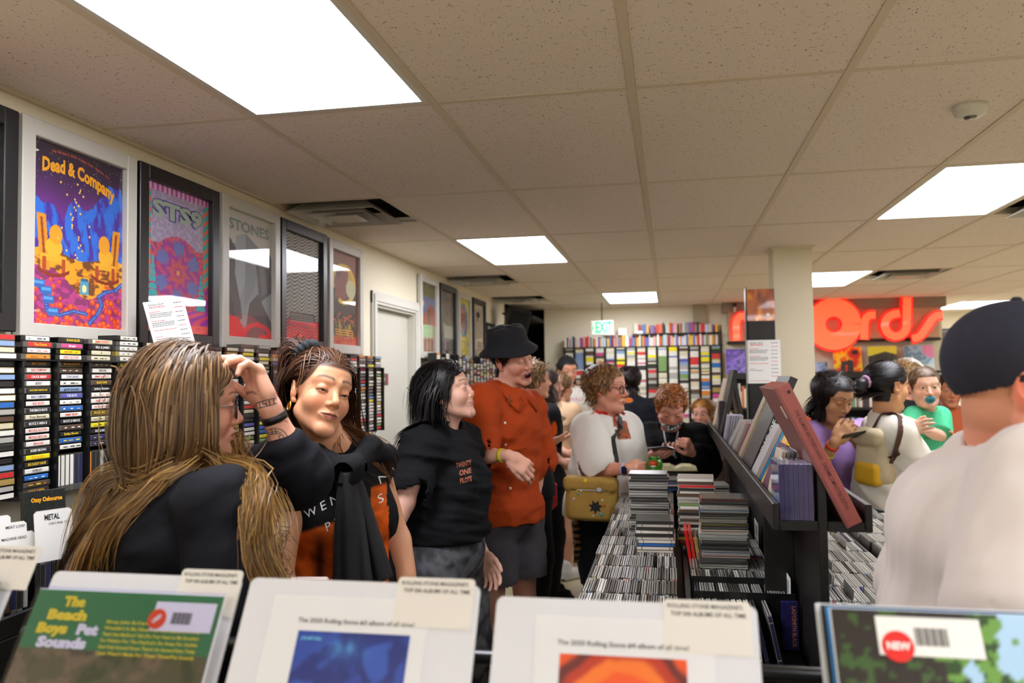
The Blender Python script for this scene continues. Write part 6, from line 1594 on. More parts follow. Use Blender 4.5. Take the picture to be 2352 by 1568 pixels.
        if ln <= .5: e = J['hr']+(J['kr']-J['hr'])*ln*2; lo[2] = e[2]-.02
        V, F = sdf_mesh(Q, lo, hi, bottom.get('res', max(mid*1.8, .015)), (), cloth_disp(seed+9, bottom.get('wr', .007)))
        C = bottom['color'](V) if callable(bottom.get('color')) else solid(bottom['color'])(V)
        child(bottom.get('name', 'trousers'), V, F, M_cloth, C)
    if shoes:
        for s in 'lr':
            an = J['a'+s]; z0 = 0.
            c = an*np.array([1, 1, 0]); q = [cone(c-fw*.045+[0, 0, .050], c+fw*.125+[0, 0, .040], .045, .037, k=0), cone(c-fw*.02+[0, 0, .06], c-fw*.02+[0, 0, .11], .044, .045, k=.03)]
            sole = [rbx(c+fw*.045+[0, 0, .014], (.045, .140, .014), .012, np.stack([np.cross(fw, [0, 0, 1.]), fw, [0, 0, 1.]], 1), k=.012)]
            lo, hi = bounds(q, .01); lo[2] = .001; V, F = sdf_mesh(q+sole, lo, hi, .013); C = np.where((V[:, 2] < .026)[:, None], np.array(lin('d8d6d0' if shoes != '18181a' else '2a2a2a')), np.array(lin(shoes)))
            child('shoe', V, F, M_cloth, C)
    if hair:
        if hair.pop('drape', False) and top: hair['bvh'] = (BVHTree.FromPolygons([Vector(p) for p in t_['top'][0]], [tuple(f) for f in t_['top'][1]]), J['neck'][2]+.09)
        V, F, C = grow_hair(hd, rng, cols=hairc, hairline=hline, **hair); child('hair', V, F, M_hair, C)
    return t_
def h_s(hd): return hd.s
def chain(name, t_, pts, wid, m, flat=.003):
    """a strap: a flat ribbon through pts with thickness; wid = width vector or float"""
    P = np.array(pts, float); n = len(P); T = np.gradient(P, axis=0); V = []
    ctr = P.mean(0)
    for i in range(n):
        tt = nrm(T[i]); out = nrm(P[i]-ctr); sd = nrm(np.cross(tt, out)); o2 = nrm(np.cross(sd, tt)); w = wid/2
        V += [P[i]-sd*w-o2*flat/2, P[i]+sd*w-o2*flat/2, P[i]+sd*w+o2*flat/2, P[i]-sd*w+o2*flat/2]
    F = [(4*i+j, 4*i+(j+1) % 4, 4*(i+1)+(j+1) % 4, 4*(i+1)+j) for i in range(n-1) for j in range(4)]+[(3, 2, 1, 0), tuple(4*(n-1)+j for j in range(4))]
    return V, F
def smooth_path(pts, n=24):
    P = np.array(pts, float); k = len(P); t = np.linspace(0, k-1, n); out = []
    for x in t:
        i = min(int(x), k-2); f = x-i; p0 = P[max(i-1, 0)]; p1 = P[i]; p2 = P[i+1]; p3 = P[min(i+2, k-1)]
        out.append(.5*((2*p1)+(-p0+p2)*f+(2*p0-5*p1+4*p2-p3)*f*f+(-p0+3*p1-3*p2+p3)*f**3))
    return np.array(out)
def hug_surface(pts, target, off=.004, reach=.25, centre=None):
    """push a path onto a garment surface from outside"""
    bvh = BVHTree.FromPolygons([Vector(p) for p in target[0]], [tuple(f) for f in target[1]]); out = []
    for p in pts:
        q = bvh.find_nearest(Vector(p)); 
        out.append(np.array((q[0]+q[1]*off)[:]) if q[0] is not None and (q[0]-Vector(p)).length < reach else arr(p))
    out = np.array(out); out[1:-1] = (out[:-2]+2*out[1:-1]+out[2:])/4; return out
def glasses(t_, col='1a1a1c', rim=.0016, w=.024, h=.019, temple='c8c8cc', square=.6, y=.098, z=-.002):
    F = t_['F']; base = Vector(t_['base']); t = t_['thing']; b = MB()
    for s in (1, -1):
        pts = []
        for k in range(20):
            a = 2*math.pi*k/20; c, sn = math.cos(a), math.sin(a); q = (abs(c)**(2/ (2+2*square)), abs(sn)**(2/(2+2*square)))
            pts.append(Vector(F.p(s*.0325+math.copysign(q[0], c)*w, y-abs(s*.0325+c*w)*.10, z-.004+math.copysign(q[1], sn)*h))-base)
        b.tube(pts, rim*F.s, 6, True)
    b.tube([Vector(F.p(x, y+.001, z+.001))-base for x in (-.010, 0, .010)], rim*F.s, 6)
    fr = b.build('glasses', mat('frame_'+col, col, rough=.25), t, True)
    q = MB()
    for s in (1, -1): q.tube([Vector(F.p(s*.0575, y-.008, z+.006))-base, Vector(F.p(s*.074, .04, z+.008))-base, Vector(F.p(s*.080, -.005, z+.006))-base, Vector(F.p(s*.081, -.03, z-.012))-base], .0015*F.s, 6)
    q.build('temple_arms', mat('temple_'+temple, temple, rough=.2, metal=.8 if temple != '1a1a1c' else 0), fr, True)
    L = MB()
    for s in (1, -1):
        V = [Vector(F.p(s*.0325+math.cos(2*math.pi*k/16)*w*.95, y-.001-abs(s*.0325+math.cos(2*math.pi*k/16)*w)*.10, z-.004+math.sin(2*math.pi*k/16)*h*.95))-base for k in range(16)]
        L.raw(V, [tuple(range(16))])
    L.build('lenses', glass_mat('lens_glass', 'f4f8ff', .0, .03), fr); return fr
def bucket(t_, col='15161c'):
    F = t_['F']; prof = [(.0, .152), (.055, .151), (.078, .146), (.084, .132), (.090, .095), (.094, .074), (.116, .052), (.130, .040), (.1295, .036), (.115, .046), (.093, .068), (.088, .070)]
    V = []; n = 40; 
    for r, z in prof:
        for k in range(n):
            a = 2*math.pi*k/n; wv = .004*math.sin(a*3+1)*(r > .11)+.003*math.sin(a*5)*(z > .1)
            V.append(F.p(r*math.cos(a)*.93, -.012+r*math.sin(a)*1.12, z-.006+wv+.10*math.sin(a)*r*.6))
    Fc = [(i*n+k, i*n+(k+1) % n, (i+1)*n+(k+1) % n, (i+1)*n+k) for i in range(len(prof)-1) for k in range(n)]
    return t_['child']('bucket_hat', np.array(V), np.array(Fc), mat('hat_'+col, col, rough=.9, bump=.5, bscale=300))
def cap(t_, col, back=True, strap=True, sc_=1., brim=None):
    """close fitting cap; back=True: worn backwards so the brim is behind"""
    F = t_['F']; c = (0, -.014, .036); r = (.0835*sc_, .1035*sc_, .0925*sc_)
    P = [F.ell(c, r, k=0)]; q = F
    f0 = lambda G: G
    lo, hi = bounds(P, .01); V, Fc = sdf_mesh(P, lo, hi, .0035*F.s, (), None); L = F.inv(V)
    cut_ = .008+.36*L[:, 1] if not back else .010-.10*L[:, 1]
    keep = L[:, 2] > cut_
    Fc = Fc[keep[Fc].all(1)]
    used = np.unique(Fc); rm = np.full(len(V), -1); rm[used] = np.arange(len(used)); V = V[used]; Fc = rm[Fc]
    m = mat('cap_'+col, col, rough=.85, bump=.4, bscale=420, var=.1, vscale=40)
    o = t_['child']('cap', V, Fc, m); md = o.modifiers.new('thick', 'SOLIDIFY'); md.thickness = .004; md.offset = -1
    base = Vector(t_['base']); sg = -1 if back else 1
    if brim is not False:
        b = MB(); Vb = []; n = 14; m_ = 7
        for i in range(m_):
            for k in range(n):
                a = math.pi*(.12+.76*k/(n-1)); rr = 1+.62*i/(m_-1)*math.sin(a)**.6
                x = math.cos(a)*.080*rr*(1 if i == 0 else .93); y_ = math.sin(a)*(.098 if i == 0 else .098+.070*i/(m_-1))
                z = (.012+.02*(1-sg)*0) + (.018 if sg > 0 else -.012)-.010*i/(m_-1)-.022*(x/.08)**2
                Vb.append(Vector(F.p(x, -.014+sg*y_, z+.004*0))-base)
        Fb = [(i*n+k, i*n+k+1, (i+1)*n+k+1, (i+1)*n+k) for i in range(m_-1) for k in range(n-1)]
        ob = b.raw(Vb, Fb).build('cap_brim', mat('cap_'+(brim or col), brim or col, rough=.85), o, True); md = ob.modifiers.new('thick', 'SOLIDIFY'); md.thickness = .004
    bt = MB().lathe([(0, 0), (.008, 0), (.009, .003), (.006, .007), (0, .008)], 14, Matrix.Translation(Vector(F.p(0, -.014, .036+.0925*sc_-.002))-base) @ Matrix(((F.R[0][0], F.R[0][1], F.R[0][2], 0), (F.R[1][0], F.R[1][1], F.R[1][2], 0), (F.R[2][0], F.R[2][1], F.R[2][2], 0), (0, 0, 0, 1))))
    bt.build('cap_button', m, o, True)
    return o
def lean_stand(px, py, d): return A(px, py, d)
def fz(p, z): return np.array([p[0], p[1], z])

# --- woman with hair clip-tie (centre of the picture)
hd2 = Frame(A(735, 905, 2.20), look(dirc(.62, .13, -.76), cu_, 0) @ rotm('y', -17), 1.0)
J2 = dict(neck=A(762, 1035, 2.23), sr=A(668, 1110, 2.12), sl=A(856, 1062, 2.36), er=A(640, 1330, 2.05), el=A(912, 1235, 2.36), wr=A(665, 1530, 1.98), wl=A(950, 1420, 2.26), hr=A(720, 1440, 2.20), hl=A(835, 1430, 2.33))
J2['hr'][2] = J2['hl'][2] = .93
def tank(V):
    """black tank top, orange printed panel below a black band of lettering"""
    P = np.array([pr_px(v) for v in V]); x, y = P[:, 0], P[:, 1]; C = np.tile(np.array(lin('131314')), (len(V), 1)); n = fbm(V*22, 4, 4); n2 = fbm(V*60, 8, 3)
    yy = y-(x-770)*-.30
    m = sstep(1195, 1205, yy+6*(n-.5))*(1-sstep(1345, 1400, yy))*(x > 668)*(x < 893)
    m2 = sstep(1140, 1150, yy)*(x > 852)*(x < 888); m = np.maximum(m, m2*.8); k = np.clip((.62-np.abs(n-.5)*1.2)*1.5+.15, 0, 1); gap = np.exp(-((x-735)/16)**2)*sstep(1200, 1260, y)*.9
    o = np.array(lin('e2631a'))*(.75+.5*n2)[:, None]; w_ = (m*k*(1-gap))[:, None]; return C*(1-w_)+o*w_
def pr_px(v):
    q = Vector(v)-CAM; z = q.dot(CF); return (1176+F_PX*q.dot(CR)/z, 784-F_PX*q.dot(CU)/z)
w2 = person('young woman with brown hair tied up in a dark scrunchie, black and orange tank top', J2, hd2, skin='dba07a', hairc=('4a2f20', '5c3a26', '38221a', '6e4a30'), seed=2,
    build=dict(chest=(.158, .108), waist=(.135, .098), hip=(.160, .115), bust=1), face=dict(lids=.91, smile=.45, nose=1., lip='84352f', brow='20120c', blush=.55, makeup=1., gaze=(.1, 1, -.5), wide=.93, neckr=.046, browz=.028, browt=.0060), fine=.0019, mid=.0052,
    top=dict(name='tank_top', sleeve=0, color=tank, off=.008, neckr=.055, res=.0048, wr=.004), bottom=dict(color='20202a', len=1., name='trousers'), shoes='18181a', armr=.92,
    hands=dict(l=(dirc(.1, -1, .1), dirc(-1, 0, .2), (.3,), (.5, .3), 1)),
    hair=dict(drape=True, n=8500, fringe=1.5, ears=True, length=.42, steps=16, grav=.48, width=.0013, sweep=(0, -.75, .15), part=9, vol=.004, layer=.016, tipcol='8a5c38', tipat=.75, bodies=[(J2['sl'], J2['neck'], .062, .060), (J2['sr'], J2['neck'], .062, .060), (J2['neck']+(J2['hl']+J2['hr']-2*J2['neck'])*.12, (J2['hl']+J2['hr'])/2, .085, .10)], hug=1.))
# half ponytail and scrunchie on the crown
rngp = np.random.default_rng(5)
def ponytail(t_, cols, tie, back, n=700, ln=.12, width=.0009, spread=.02, rise=.05):
    F = t_['F']; P0 = F.p(*tie); d0 = F.R@nrm(back); D = np.tile(d0, (n, 1))+rngp.normal(size=(n, 3))*.16; W = np.tile(P0, (n, 1))+rngp.normal(size=(n, 3))*.008*F.s; D /= np.linalg.norm(D, axis=1, keepdims=True); path = [W.copy()]
    for i in range(14):
        D = D*.85+np.array([0, 0, -1.])*(.10+.05*i)+rngp.normal(size=(n, 3))*.03; D /= np.linalg.norm(D, axis=1, keepdims=True); W = W+D*(ln/14)*F.s
        l = F.inv(W); q = (l-np.array([0, -.014, .036]))/np.array([.085, .104, .09]); k = np.sqrt((q**2).sum(1)); ins = k < 1; l[ins] = np.array([0, -.014, .036])+q[ins]/k[ins, None]*np.array([.085, .104, .09]); W = F.P(l); path.append(W.copy())
    cc = np.array([lin(c) for c in cols]); C = cc[rngp.integers(0, len(cc), n)]*(.6+.8*rngp.random(n))[:, None]
    V, Fc, C = strands(np.stack(path, 1), width*(.7+.6*rngp.random(n)), C); return t_['child']('ponytail', V, Fc, M_hair, C)
def scrunchie(t_, tie, axis, R=.020, r=.009, col='2a2f33', name='scrunchie'):
    F = t_['F']; c = F.p(*tie); a = F.R@nrm(axis); u = nrm(np.cross(a, [.3, .2, .9])); v = np.cross(a, u); V = []; n, m_ = 60, 12
    for i in range(n):
        th = 2*math.pi*i/n; e = u*math.cos(th)+v*math.sin(th)
        for k in range(m_):
            ph = 2*math.pi*k/m_; rr = r*(1+.22*math.sin(th*13+ph)+.10*math.sin(th*7)); V.append(c+(e*(R+rr*math.cos(ph))+a*rr*math.sin(ph))*F.s)
    Fc = [(i*m_+k, i*m_+(k+1) % m_, ((i+1) % n)*m_+(k+1) % m_, ((i+1) % n)*m_+k) for i in range(n) for k in range(m_)]
    return t_['child'](name, np.array(V), np.array(Fc), mat('fabric_'+col, col, rough=.95, bump=.5, bscale=500))
ponytail(w2, ('4a2f20', '5c3a26', '38221a'), (.040, -.066, .118), (.35, -.6, .55), n=1500, ln=.16)
scrunchie(w2, (.038, -.060, .122), (.35, -.6, .7), .021, .0140)
# knotted black cloth with two hanging tails over the tank top
def tails(t_, knot, ends, w0, w1, name, col='18181b', seed=0, n=34, m_=14, depth=.02):
    """hanging folded cloth from the knot down to ends"""
    K = arr(knot); E = arr(ends); D = E-K; L = np.linalg.norm(D); d = D/L; sd = nrm(np.cross(d, cf_)); out = -cf_; V = []
    for i in range(n):
        s = i/(n-1); w = w0+(w1-w0)*s**.6
        for k in range(m_):
            x = (k/(m_-1)-.5); fold = math.sin(x*13+seed+s*1.2)*.006*(.4+s)+math.sin(x*6+s*3+seed)*.004
            V.append(K+d*L*s+sd*w*x+out*(depth*math.sqrt(max(0, 1-(2*x)**2))+fold))
    F_ = [(i*m_+k, i*m_+k+1, (i+1)*m_+k+1, (i+1)*m_+k) for i in range(n-1) for k in range(m_-1)]
    o = t_['child'](name, np.array(V), np.array(F_), mat('cloth_'+col, col, rough=.85, bump=.4, bscale=400)); md = o.modifiers.new('thick', 'SOLIDIFY'); md.thickness = .004; return o
kn = A(798, 1082, 2.07)
tails(w2, kn, A(812, 1345, 2.02), .030, .095, 'tied_cloth_tail', seed=1)
tails(w2, kn+dirc(.3, 0, .3)*.01, A(865, 1332, 2.08), .028, .080, 'tied_cloth_tail', seed=4, depth=.018)
pq = [ell(kn, (.024, .020, .026), k=0), ell(kn+dirc(.6, .3, .2)*.02, (.02, .015, .02), k=.01)]
for a, b_ in ((A(720, 1045, 2.13), A(690, 1062, 2.26)), (A(850, 1030, 2.24), A(885, 1050, 2.37))): pq += [cone(kn, a, .018, .020, k=.02), cone(a, b_, .020, .026, k=.02)]
pq += [cone(A(690, 1062, 2.26), A(780, 1030, 2.42), .026, .03, k=.02), cone(A(885, 1050, 2.37), A(780, 1030, 2.42), .026, .03, k=.02)]
lo, hi = bounds(pq, .01); V, Fc = sdf_mesh(pq, lo, hi, .0042, (), cloth_disp(7, .008)); w2['child']('tied_cloth', V, Fc, M_cloth, solid('18181b')(V))
dn = cf_
u2 = dirc(.90, .44, .1)
for s, px, py, w_ in (('T W E N', 729, 1168, 98/850), ('N E', 865, 1119, 32/850), ('P I L', 775, 1197, 46/850), ('S', 858, 1165, None)):
    decal(w2['thing'], (w2['top'][0]-w2['base'], w2['top'][1]), s, A(px, py, 2.1)-w2['base'], dn, u2, np.cross(np.cross(u2, cu_), u2)*1. if False else dirc(-.35, .93, 0), .022, w_, mat('white_shirt_print', 'e8e6e0', rough=.7), -.004)
# earring
F = hd2; ep = [F.p(.0765*.96+.004, -.002+.008*math.sin(a), -.052+.0125*math.cos(a)) for a in np.linspace(0, 2*math.pi, 16, endpoint=False)]
b = MB().tube([Vector(p-w2['base']) for p in ep], [.0022+.0006*(k % 2) for k in range(16)], 6, True); b.build('hoop_earring', mat('gold', 'd8a24a', rough=.25, metal=1), w2['thing'], True)

# --- woman in front, seen from behind her shoulder, hand raised to her brow
hd1 = Frame(A(434, 930, 1.86), look(dirc(.88, -.03, .46), cu_, 0) @ rotm('y', 3), 1.04)
J1 = dict(neck=A(420, 1090, 1.86), sr=A(500, 1165, 1.68), sl=A(372, 1125, 2.04), er=A(540, 1390, 1.62), el=A(688, 1090, 1.95), wr=A(640, 1560, 1.62), wl=A(620, 935, 1.90), hr=A(450, 1560, 1.72), hl=A(400, 1500, 2.0))
J1['hr'][2] = J1['hl'][2] = .88
w1 = person('woman with long blond-brown hair and glasses in a black hoodie, hand raised to her brow', J1, hd1, skin='e0a68c', hairc=('5c432c', '755838', '4c3420', '8f6f48', '644a2e'), seed=1,
    build=dict(chest=(.205, .165), waist=(.20, .16), hip=(.21, .17)), face=dict(lids=.5, smile=.1, blush=1., chub=.4, lip='b06a62', wide=1.0), fine=.0024, mid=.0052, armr=1.12,
    top=dict(name='hoodie', sleeve=1.30, color='15151a', off=.004, loose=.004, neckr=.078, res=.0068, wr=.014), bottom=dict(color='1c1c24', len=1.), shoes='18181a',
    hands=dict(l=(dirc(-.42, .90, .05), dirc(-.60, -.30, -.74), (.55, .62, .70, .80), (.55, .6), -1, 1.05)),
    hair=dict(drape=True, ymax=.050, n=9500, length=lambda L, r: np.where(r.random(len(L)) < .38, .60, .40)*(1+.25*(r.random(len(L))-.5)), steps=20, grav=.60, stiff=.60, bang=(0, -1.2, .2), gather=.13, flow=.75, width=.0015, sweep=(0, -.45, -.1), part=9, vol=.012, layer=.024, tipcol='a87c44', tipat=.70,
              fringe=.3, bodies=[(hd1.p(0, -.02, -.05), J1['neck']-[0, 0, .1], .068, .085)]))
glasses(w1, '22222a', .0018, .024, .020, 'c8c8cc')
# hood lying on the back of the neck
q = []
for k in range(9):
    a = math.pi*(k/8)*1.1-.15; ctr = J1['neck']+np.array([0, 0, -.012]); G = w1['G']; r_ = .098
    q.append((ctr-G['fw']*r_*math.sin(a)*1.0+G['ax']*r_*math.cos(a)+np.array([0, 0, .012*math.cos(a*2)])))
pr_ = [cone(q[i]-[0, 0, .02], q[i+1]-[0, 0, .02], .019, .019, k=.02) for i in range(8)]
lo, hi = bounds(pr_, .01); V, Fc = sdf_mesh(pr_, lo, hi, .006, (), cloth_disp(17, .006)); w1['child']('hood', V, Fc, M_cloth, solid('141418')(V))
band(w1['thing'], 'wristband', J1['el']-w1['base'], J1['wl']-w1['base'], .86, .0285, .018, '1c1a1c', mat('dark_leather', '1e1a1a', rough=.35))
def tress(t_, pts, n, s0, s1, cols, width=.0012, hug=True, off=.012, name='hair_tress', seed=1, m_=22):
    g = smooth_path([A(*q) for q in pts], m_)
    if hug: g = hug_surface(g, t_['top'], off, .30)
    rg = np.random.default_rng(seed); T = np.gradient(g, axis=0); T /= np.linalg.norm(T, axis=1, keepdims=True); sd = np.cross(T, cf_); sd /= np.linalg.norm(sd, axis=1, keepdims=True)
    t = np.linspace(0, 1, m_); a = rg.normal(size=n); b_ = np.abs(rg.normal(size=n)); ph = rg.random(n)*6.28; sp_ = s0+(s1-s0)*t
    W = g[None]+sd[None]*((a[:, None]*sp_)+.006*np.sin(ph[:, None]+t*7)*t)[..., None]-cf_*(b_[:, None]*.010)[..., None]+T[None]*(rg.normal(size=n)*.03)[:, None, None]
    cc = np.array([lin(c) for c in cols]); C = cc[rg.integers(0, len(cc), n)]*(.6+.8*rg.random(n))[:, None]
    V, Fc, C = strands(W, width*(.7+.6*rg.random(n)), C, centre=g.mean(0)+cf_*.5); return t_['child'](name, V, Fc, M_hair, C)
gold = ('8a6634', '74522a', 'a07c42', '664824')
tress(w1, [(478, 1030, 1.84), (505, 1075, 1.78), (545, 1130, 1.68), (600, 1200, 1.62), (650, 1270, 1.58), (692, 1345, 1.56)], 1500, .009, .013, gold, width=.0009, seed=1)
tress(w1, [(470, 1040, 1.84), (490, 1090, 1.78), (560, 1165, 1.66), (630, 1240, 1.60), (672, 1320, 1.56)], 300, .008, .020, gold, seed=2)
tress(w1, [(500, 1000, 1.95), (545, 1050, 1.95), (590, 1130, 1.90), (640, 1230, 1.80), (670, 1300, 1.72)], 500, .012, .022, gold, seed=3)
tress(w1, [(470, 1040, 1.80), (400, 1062, 1.74), (310, 1075, 1.72), (230, 1095, 1.80), (180, 1160, 1.86), (175, 1270, 1.86)], 420, .010, .022, gold, seed=4)
tress(w1, [(430, 1050, 1.78), (350, 1100, 1.70), (280, 1180, 1.68), (250, 1280, 1.70)], 70, .006, .022, gold, seed=5)
# tattoos: fine ink lines laid on the skin of the raised forearm
def ink(t_, target, lines, r=.0009, col='3a3a44', name='tattoo'):
    bvh = BVHTree.FromPolygons([Vector(p) for p in target[0]], [tuple(f) for f in target[1]]); b = MB()
    for L in lines:
        out = []
        for px, py in smooth_path([(x, y) for x, y in L], 10 if len(L) > 2 else 4):
            h = bvh.ray_cast(CAM, ray(float(px), float(py)).normalized())
            if h[0] is not None: out.append(h[0]-ray(float(px), float(py)).normalized()*.0004-Vector(t_['base']))
        if len(out) > 2: b.tube(out, r, 4)
    if b.v: b.build(name, mat('ink_'+col, col, rough=.6), t_['thing'])
T1 = [[(588, 926), (603, 921), (618, 917), (634, 914)], [(590, 938), (606, 934), (622, 930), (636, 925)], [(596, 925), (598, 935)], [(604, 922), (604, 928), (612, 926)], [(618, 918), (620, 931)], [(628, 916), (630, 927)], [(588, 926), (590, 938)], [(610, 924), (614, 933)],
      [(612, 990), (625, 984), (640, 984), (652, 990), (660, 1000), (668, 1003)], [(612, 990), (612, 998), (630, 996), (646, 994)], [(614, 994), (640, 990)], [(618, 1000), (622, 1012), (640, 1016), (660, 1014), (672, 1008), (668, 1002)], [(640, 1004), (644, 998), (652, 1002), (648, 1010), (640, 1004)], [(624, 986), (626, 996)], [(632, 985), (634, 995)]]
ink(w1, w1['body'], T1, .0011); ink(w1, w1['body'], [[(606, 972), (616, 966), (624, 974), (634, 966), (642, 972), (652, 965), (662, 970)], [(618, 976), (640, 962), (656, 958)]], .0009, 'b8504c', 'red_tattoo')
decal(w1['thing'], (w1['top'][0]-w1['base'], w1['top'][1]), 'DC', A(205, 1296, 1.7)-w1['base'], cf_, dirc(.15, 1, 0), dirc(-1, .15, 0), .022, .030, mat('rust_shirt_print', 'b0542c', rough=.7), .01)

# --- black-haired woman in profile
hd3 = Frame(A(1026, 903, 3.22), look(dirc(.93, .30, -.20), cu_, 0), 1.0)
J3 = dict(neck=A(1015, 992, 3.24), sr=A(968, 1030, 3.08), sl=A(1062, 1022, 3.40), er=A(930, 1150, 2.98), el=A(1068, 1170, 3.40), wr=A(880, 1265, 2.92), wl=A(1110, 1270, 3.32), hr=A(990, 1290, 3.12), hl=A(1050, 1285, 3.34))
def zset(J, z, *ks):
    for k in ks: J[k] = np.array([J[k][0], J[k][1], z])
zset(J3, .86, 'hl', 'hr')
w3 = person('black haired young woman in profile, laughing upward, black band tee and acid washed jeans', J3, hd3, skin='e2b09a', hairc=('121012', '1c1818', '0c0a0c'), seed=3, build=dict(chest=(.155, .115), waist=(.150, .115), hip=(.165, .125), bust=.8),
    face=dict(lids=.75, smile=1., lip='b0605c', brow='1c1818', blush=.5), fine=.0030, mid=.0065, coarse=.015, top=dict(name='tee', sleeve=.62, color='17171a', off=.014, loose=.022, hemz=.93, res=.0068, wr=.014),
    bottom=dict(name='jeans', len=1., loose=.03, off=.016, color=lambda V: np.array(lin('55565a'))*(.45+1.1*sstep(.35, .65, fbm(V*26, 3, 4)))[:, None]), shoes='18181a', armr=.95,
    hands=dict(r=(dirc(-.3, -1, 0), dirc(1, 0, 0), (.4,), (.4, .3), -1)),
    hair=dict(drape=True, n=4600, fringe=.4, length=lambda L, r: np.where(L[:, 1] > .05, .14, .27)*(1+.2*(r.random(len(L))-.5)), steps=18, grav=.30, width=.0016, sweep=(0, -.3, 0), part=9, vol=.010, layer=.018, bodies=[(J3['sl'], J3['neck'], .07, .07), (J3['sr'], J3['neck'], .07, .07)]))
for s, px, py, w_, h_ in (('TWENTY', 1068, 1058, 34, 11), ('ONE', 1072, 1074, 26, 10), ('PILOTS', 1074, 1090, 26, 11)):
    decal(w3['thing'], (w3['top'][0]-w3['base'], w3['top'][1]), s, A(px, py, 3.2)-w3['base'], cf_, dirc(.98, .1, 0), dirc(-.1, .98, 0), h_*3.1/1870, w_*3.1/1870, mat('salmon_print', 'b86a50', rough=.8), .03)

# --- tall young man in a bucket hat
hd4 = Frame(A(1174, 822, 3.76), look(dirc(.76, -.08, -.64), cu_, 0) @ rotm('y', 16), 1.02)
J4 = dict(neck=A(1153, 905, 3.78), sr=A(1105, 925, 3.62), sl=A(1216, 938, 3.92), er=A(1092, 1045, 3.50), el=A(1232, 1068, 3.94), wr=A(1168, 1046, 3.40), wl=A(1229, 1158, 3.88), hr=A(1120, 1195, 3.68), hl=A(1192, 1198, 3.84))
zset(J4, .92, 'hl', 'hr')
def rust(V): return np.array(lin('ae4318'))*(1+.10*(fbm(V*9, 3, 2)-.5))[:, None]
w4 = person('tall laughing young man in a black bucket hat and rust orange short sleeved shirt', J4, hd4, skin='e0a890', hairc=('1a1412', '241c18'), seed=4, build=dict(chest=(.172, .115), waist=(.160, .110), hip=(.175, .120)),
    face=dict(laugh=1., smile=1., lids=1., lip='b8605a', brow='1c1412', blush=.9, browz=.030, browt=.0045, lash=True), fine=.0030, mid=.0068, coarse=.015, top=dict(name='shirt', sleeve=.80, color=rust, off=.020, loose=.032, hemz=.895, res=.0068, wr=.009, neckr=.064, neckoff=np.array([0, 0, -.01])),
    bottom=dict(name='shorts', len=.33, loose=.030, off=.018, color='4a484c', wr=.008), shoes='241a18', armr=.98, legr=1.,
    hands=dict(r=(dirc(.80, -.52, -.1), dirc(-.2, -.4, 1), (.5, .6, .7, .8), (.4, .4), -1), l=(dirc(.25, -1, -.1), dirc(-.9, 0, .2), (.35,), (.35, .3), 1)),
    hair=dict(n=1500, length=.055, steps=8, grav=.25, width=.0016, sweep=(0, -.2, -.2), vol=.003, layer=.006, roots=lambda L: (L[:, 2] < .07)))
bucket(w4)
# shirt collar, placket buttons, sunglasses hooked on the collar
G = w4['G']; nk = J4['neck']
for s, nm in ((1, 'collar'), (-1, 'collar')):
    pts = [nk-G['fw']*.060+G['ax']*.02*s+[0, 0, .055], nk+G['ax']*.070*s-G['fw']*.01+[0, 0, .045], nk+G['ax']*.062*s+G['fw']*.055+[0, 0, .018], nk+G['ax']*.022*s+G['fw']*.112+[0, 0, -.040]]
    out = [nk-G['fw']*.085+G['ax']*.02*s+[0, 0, .020], nk+G['ax']*.112*s-G['fw']*.01+[0, 0, .012], nk+G['ax']*.112*s+G['fw']*.080+[0, 0, -.030], nk+G['ax']*.066*s+G['fw']*.140+[0, 0, -.080]]
    a, c = hug_surface(smooth_path(pts, 12), w4['top'], .018, .2), hug_surface(smooth_path(out, 12), w4['top'], .009, .2); V = np.concatenate([a, c]); Fc = np.array([(i, i+1, 12+i+1, 12+i) for i in range(11)])
    o = w4['child'](nm, V, Fc, M_cloth, rust(V)); md = o.modifiers.new('thick', 'SOLIDIFY'); md.thickness = .005
bv = BVHTree.FromPolygons([Vector(p) for p in w4['top'][0]], [tuple(f) for f in w4['top'][1]])
for px, py in ((1160, 971), (1161, 1021), (1166, 1071), (1172, 1121)):
    h = bv.ray_cast(CAM, ray(px, py).normalized())
    if h[0]: Rz = h[1].to_track_quat('Z', 'Y').to_matrix().to_4x4(); MB().lathe([(0, 0), (.0058, 0), (.0062, .0015), (.004, .0022), (0, .0018)], 14, Matrix.Translation(h[0]-Vector(w4['base'])) @ Rz).build('button', mat('pearl', 'd8cfc0', rough=.25), w4['thing'], True)
h = bv.ray_cast(CAM, ray(1168, 920).normalized()); c0 = (h[0] if h[0] else Vector(A(1168, 920, 3.6)))-Vector(w4['base'])-Vector(cf_)*.008
b = MB()
for s in (-1, 1): b.tube([c0+Vector(cu_)*(-.010+s*.012)+Vector(cr_)*.010*math.cos(a)+Vector(cu_)*.010*math.sin(a) for a in np.linspace(0, 6.2, 12)], .0016, 5, True)
b.tube([c0+Vector(cr_)*.008+Vector(cu_)*.03, c0+Vector(cr_)*.008-Vector(cu_)*.04], .0016, 5); b.build('sunglasses', mat('tortoise', '4a3420', rough=.2), w4['thing'], True)
band(w4['thing'], 'wristband', J4['er']-w4['base'], J4['wr']-w4['base'], .80, .0275, .017, 'd8c81c'); band(w4['thing'], 'wristband', J4['el']-w4['base'], J4['wl']-w4['base'], .90, .0275, .015, 'e83a2c')

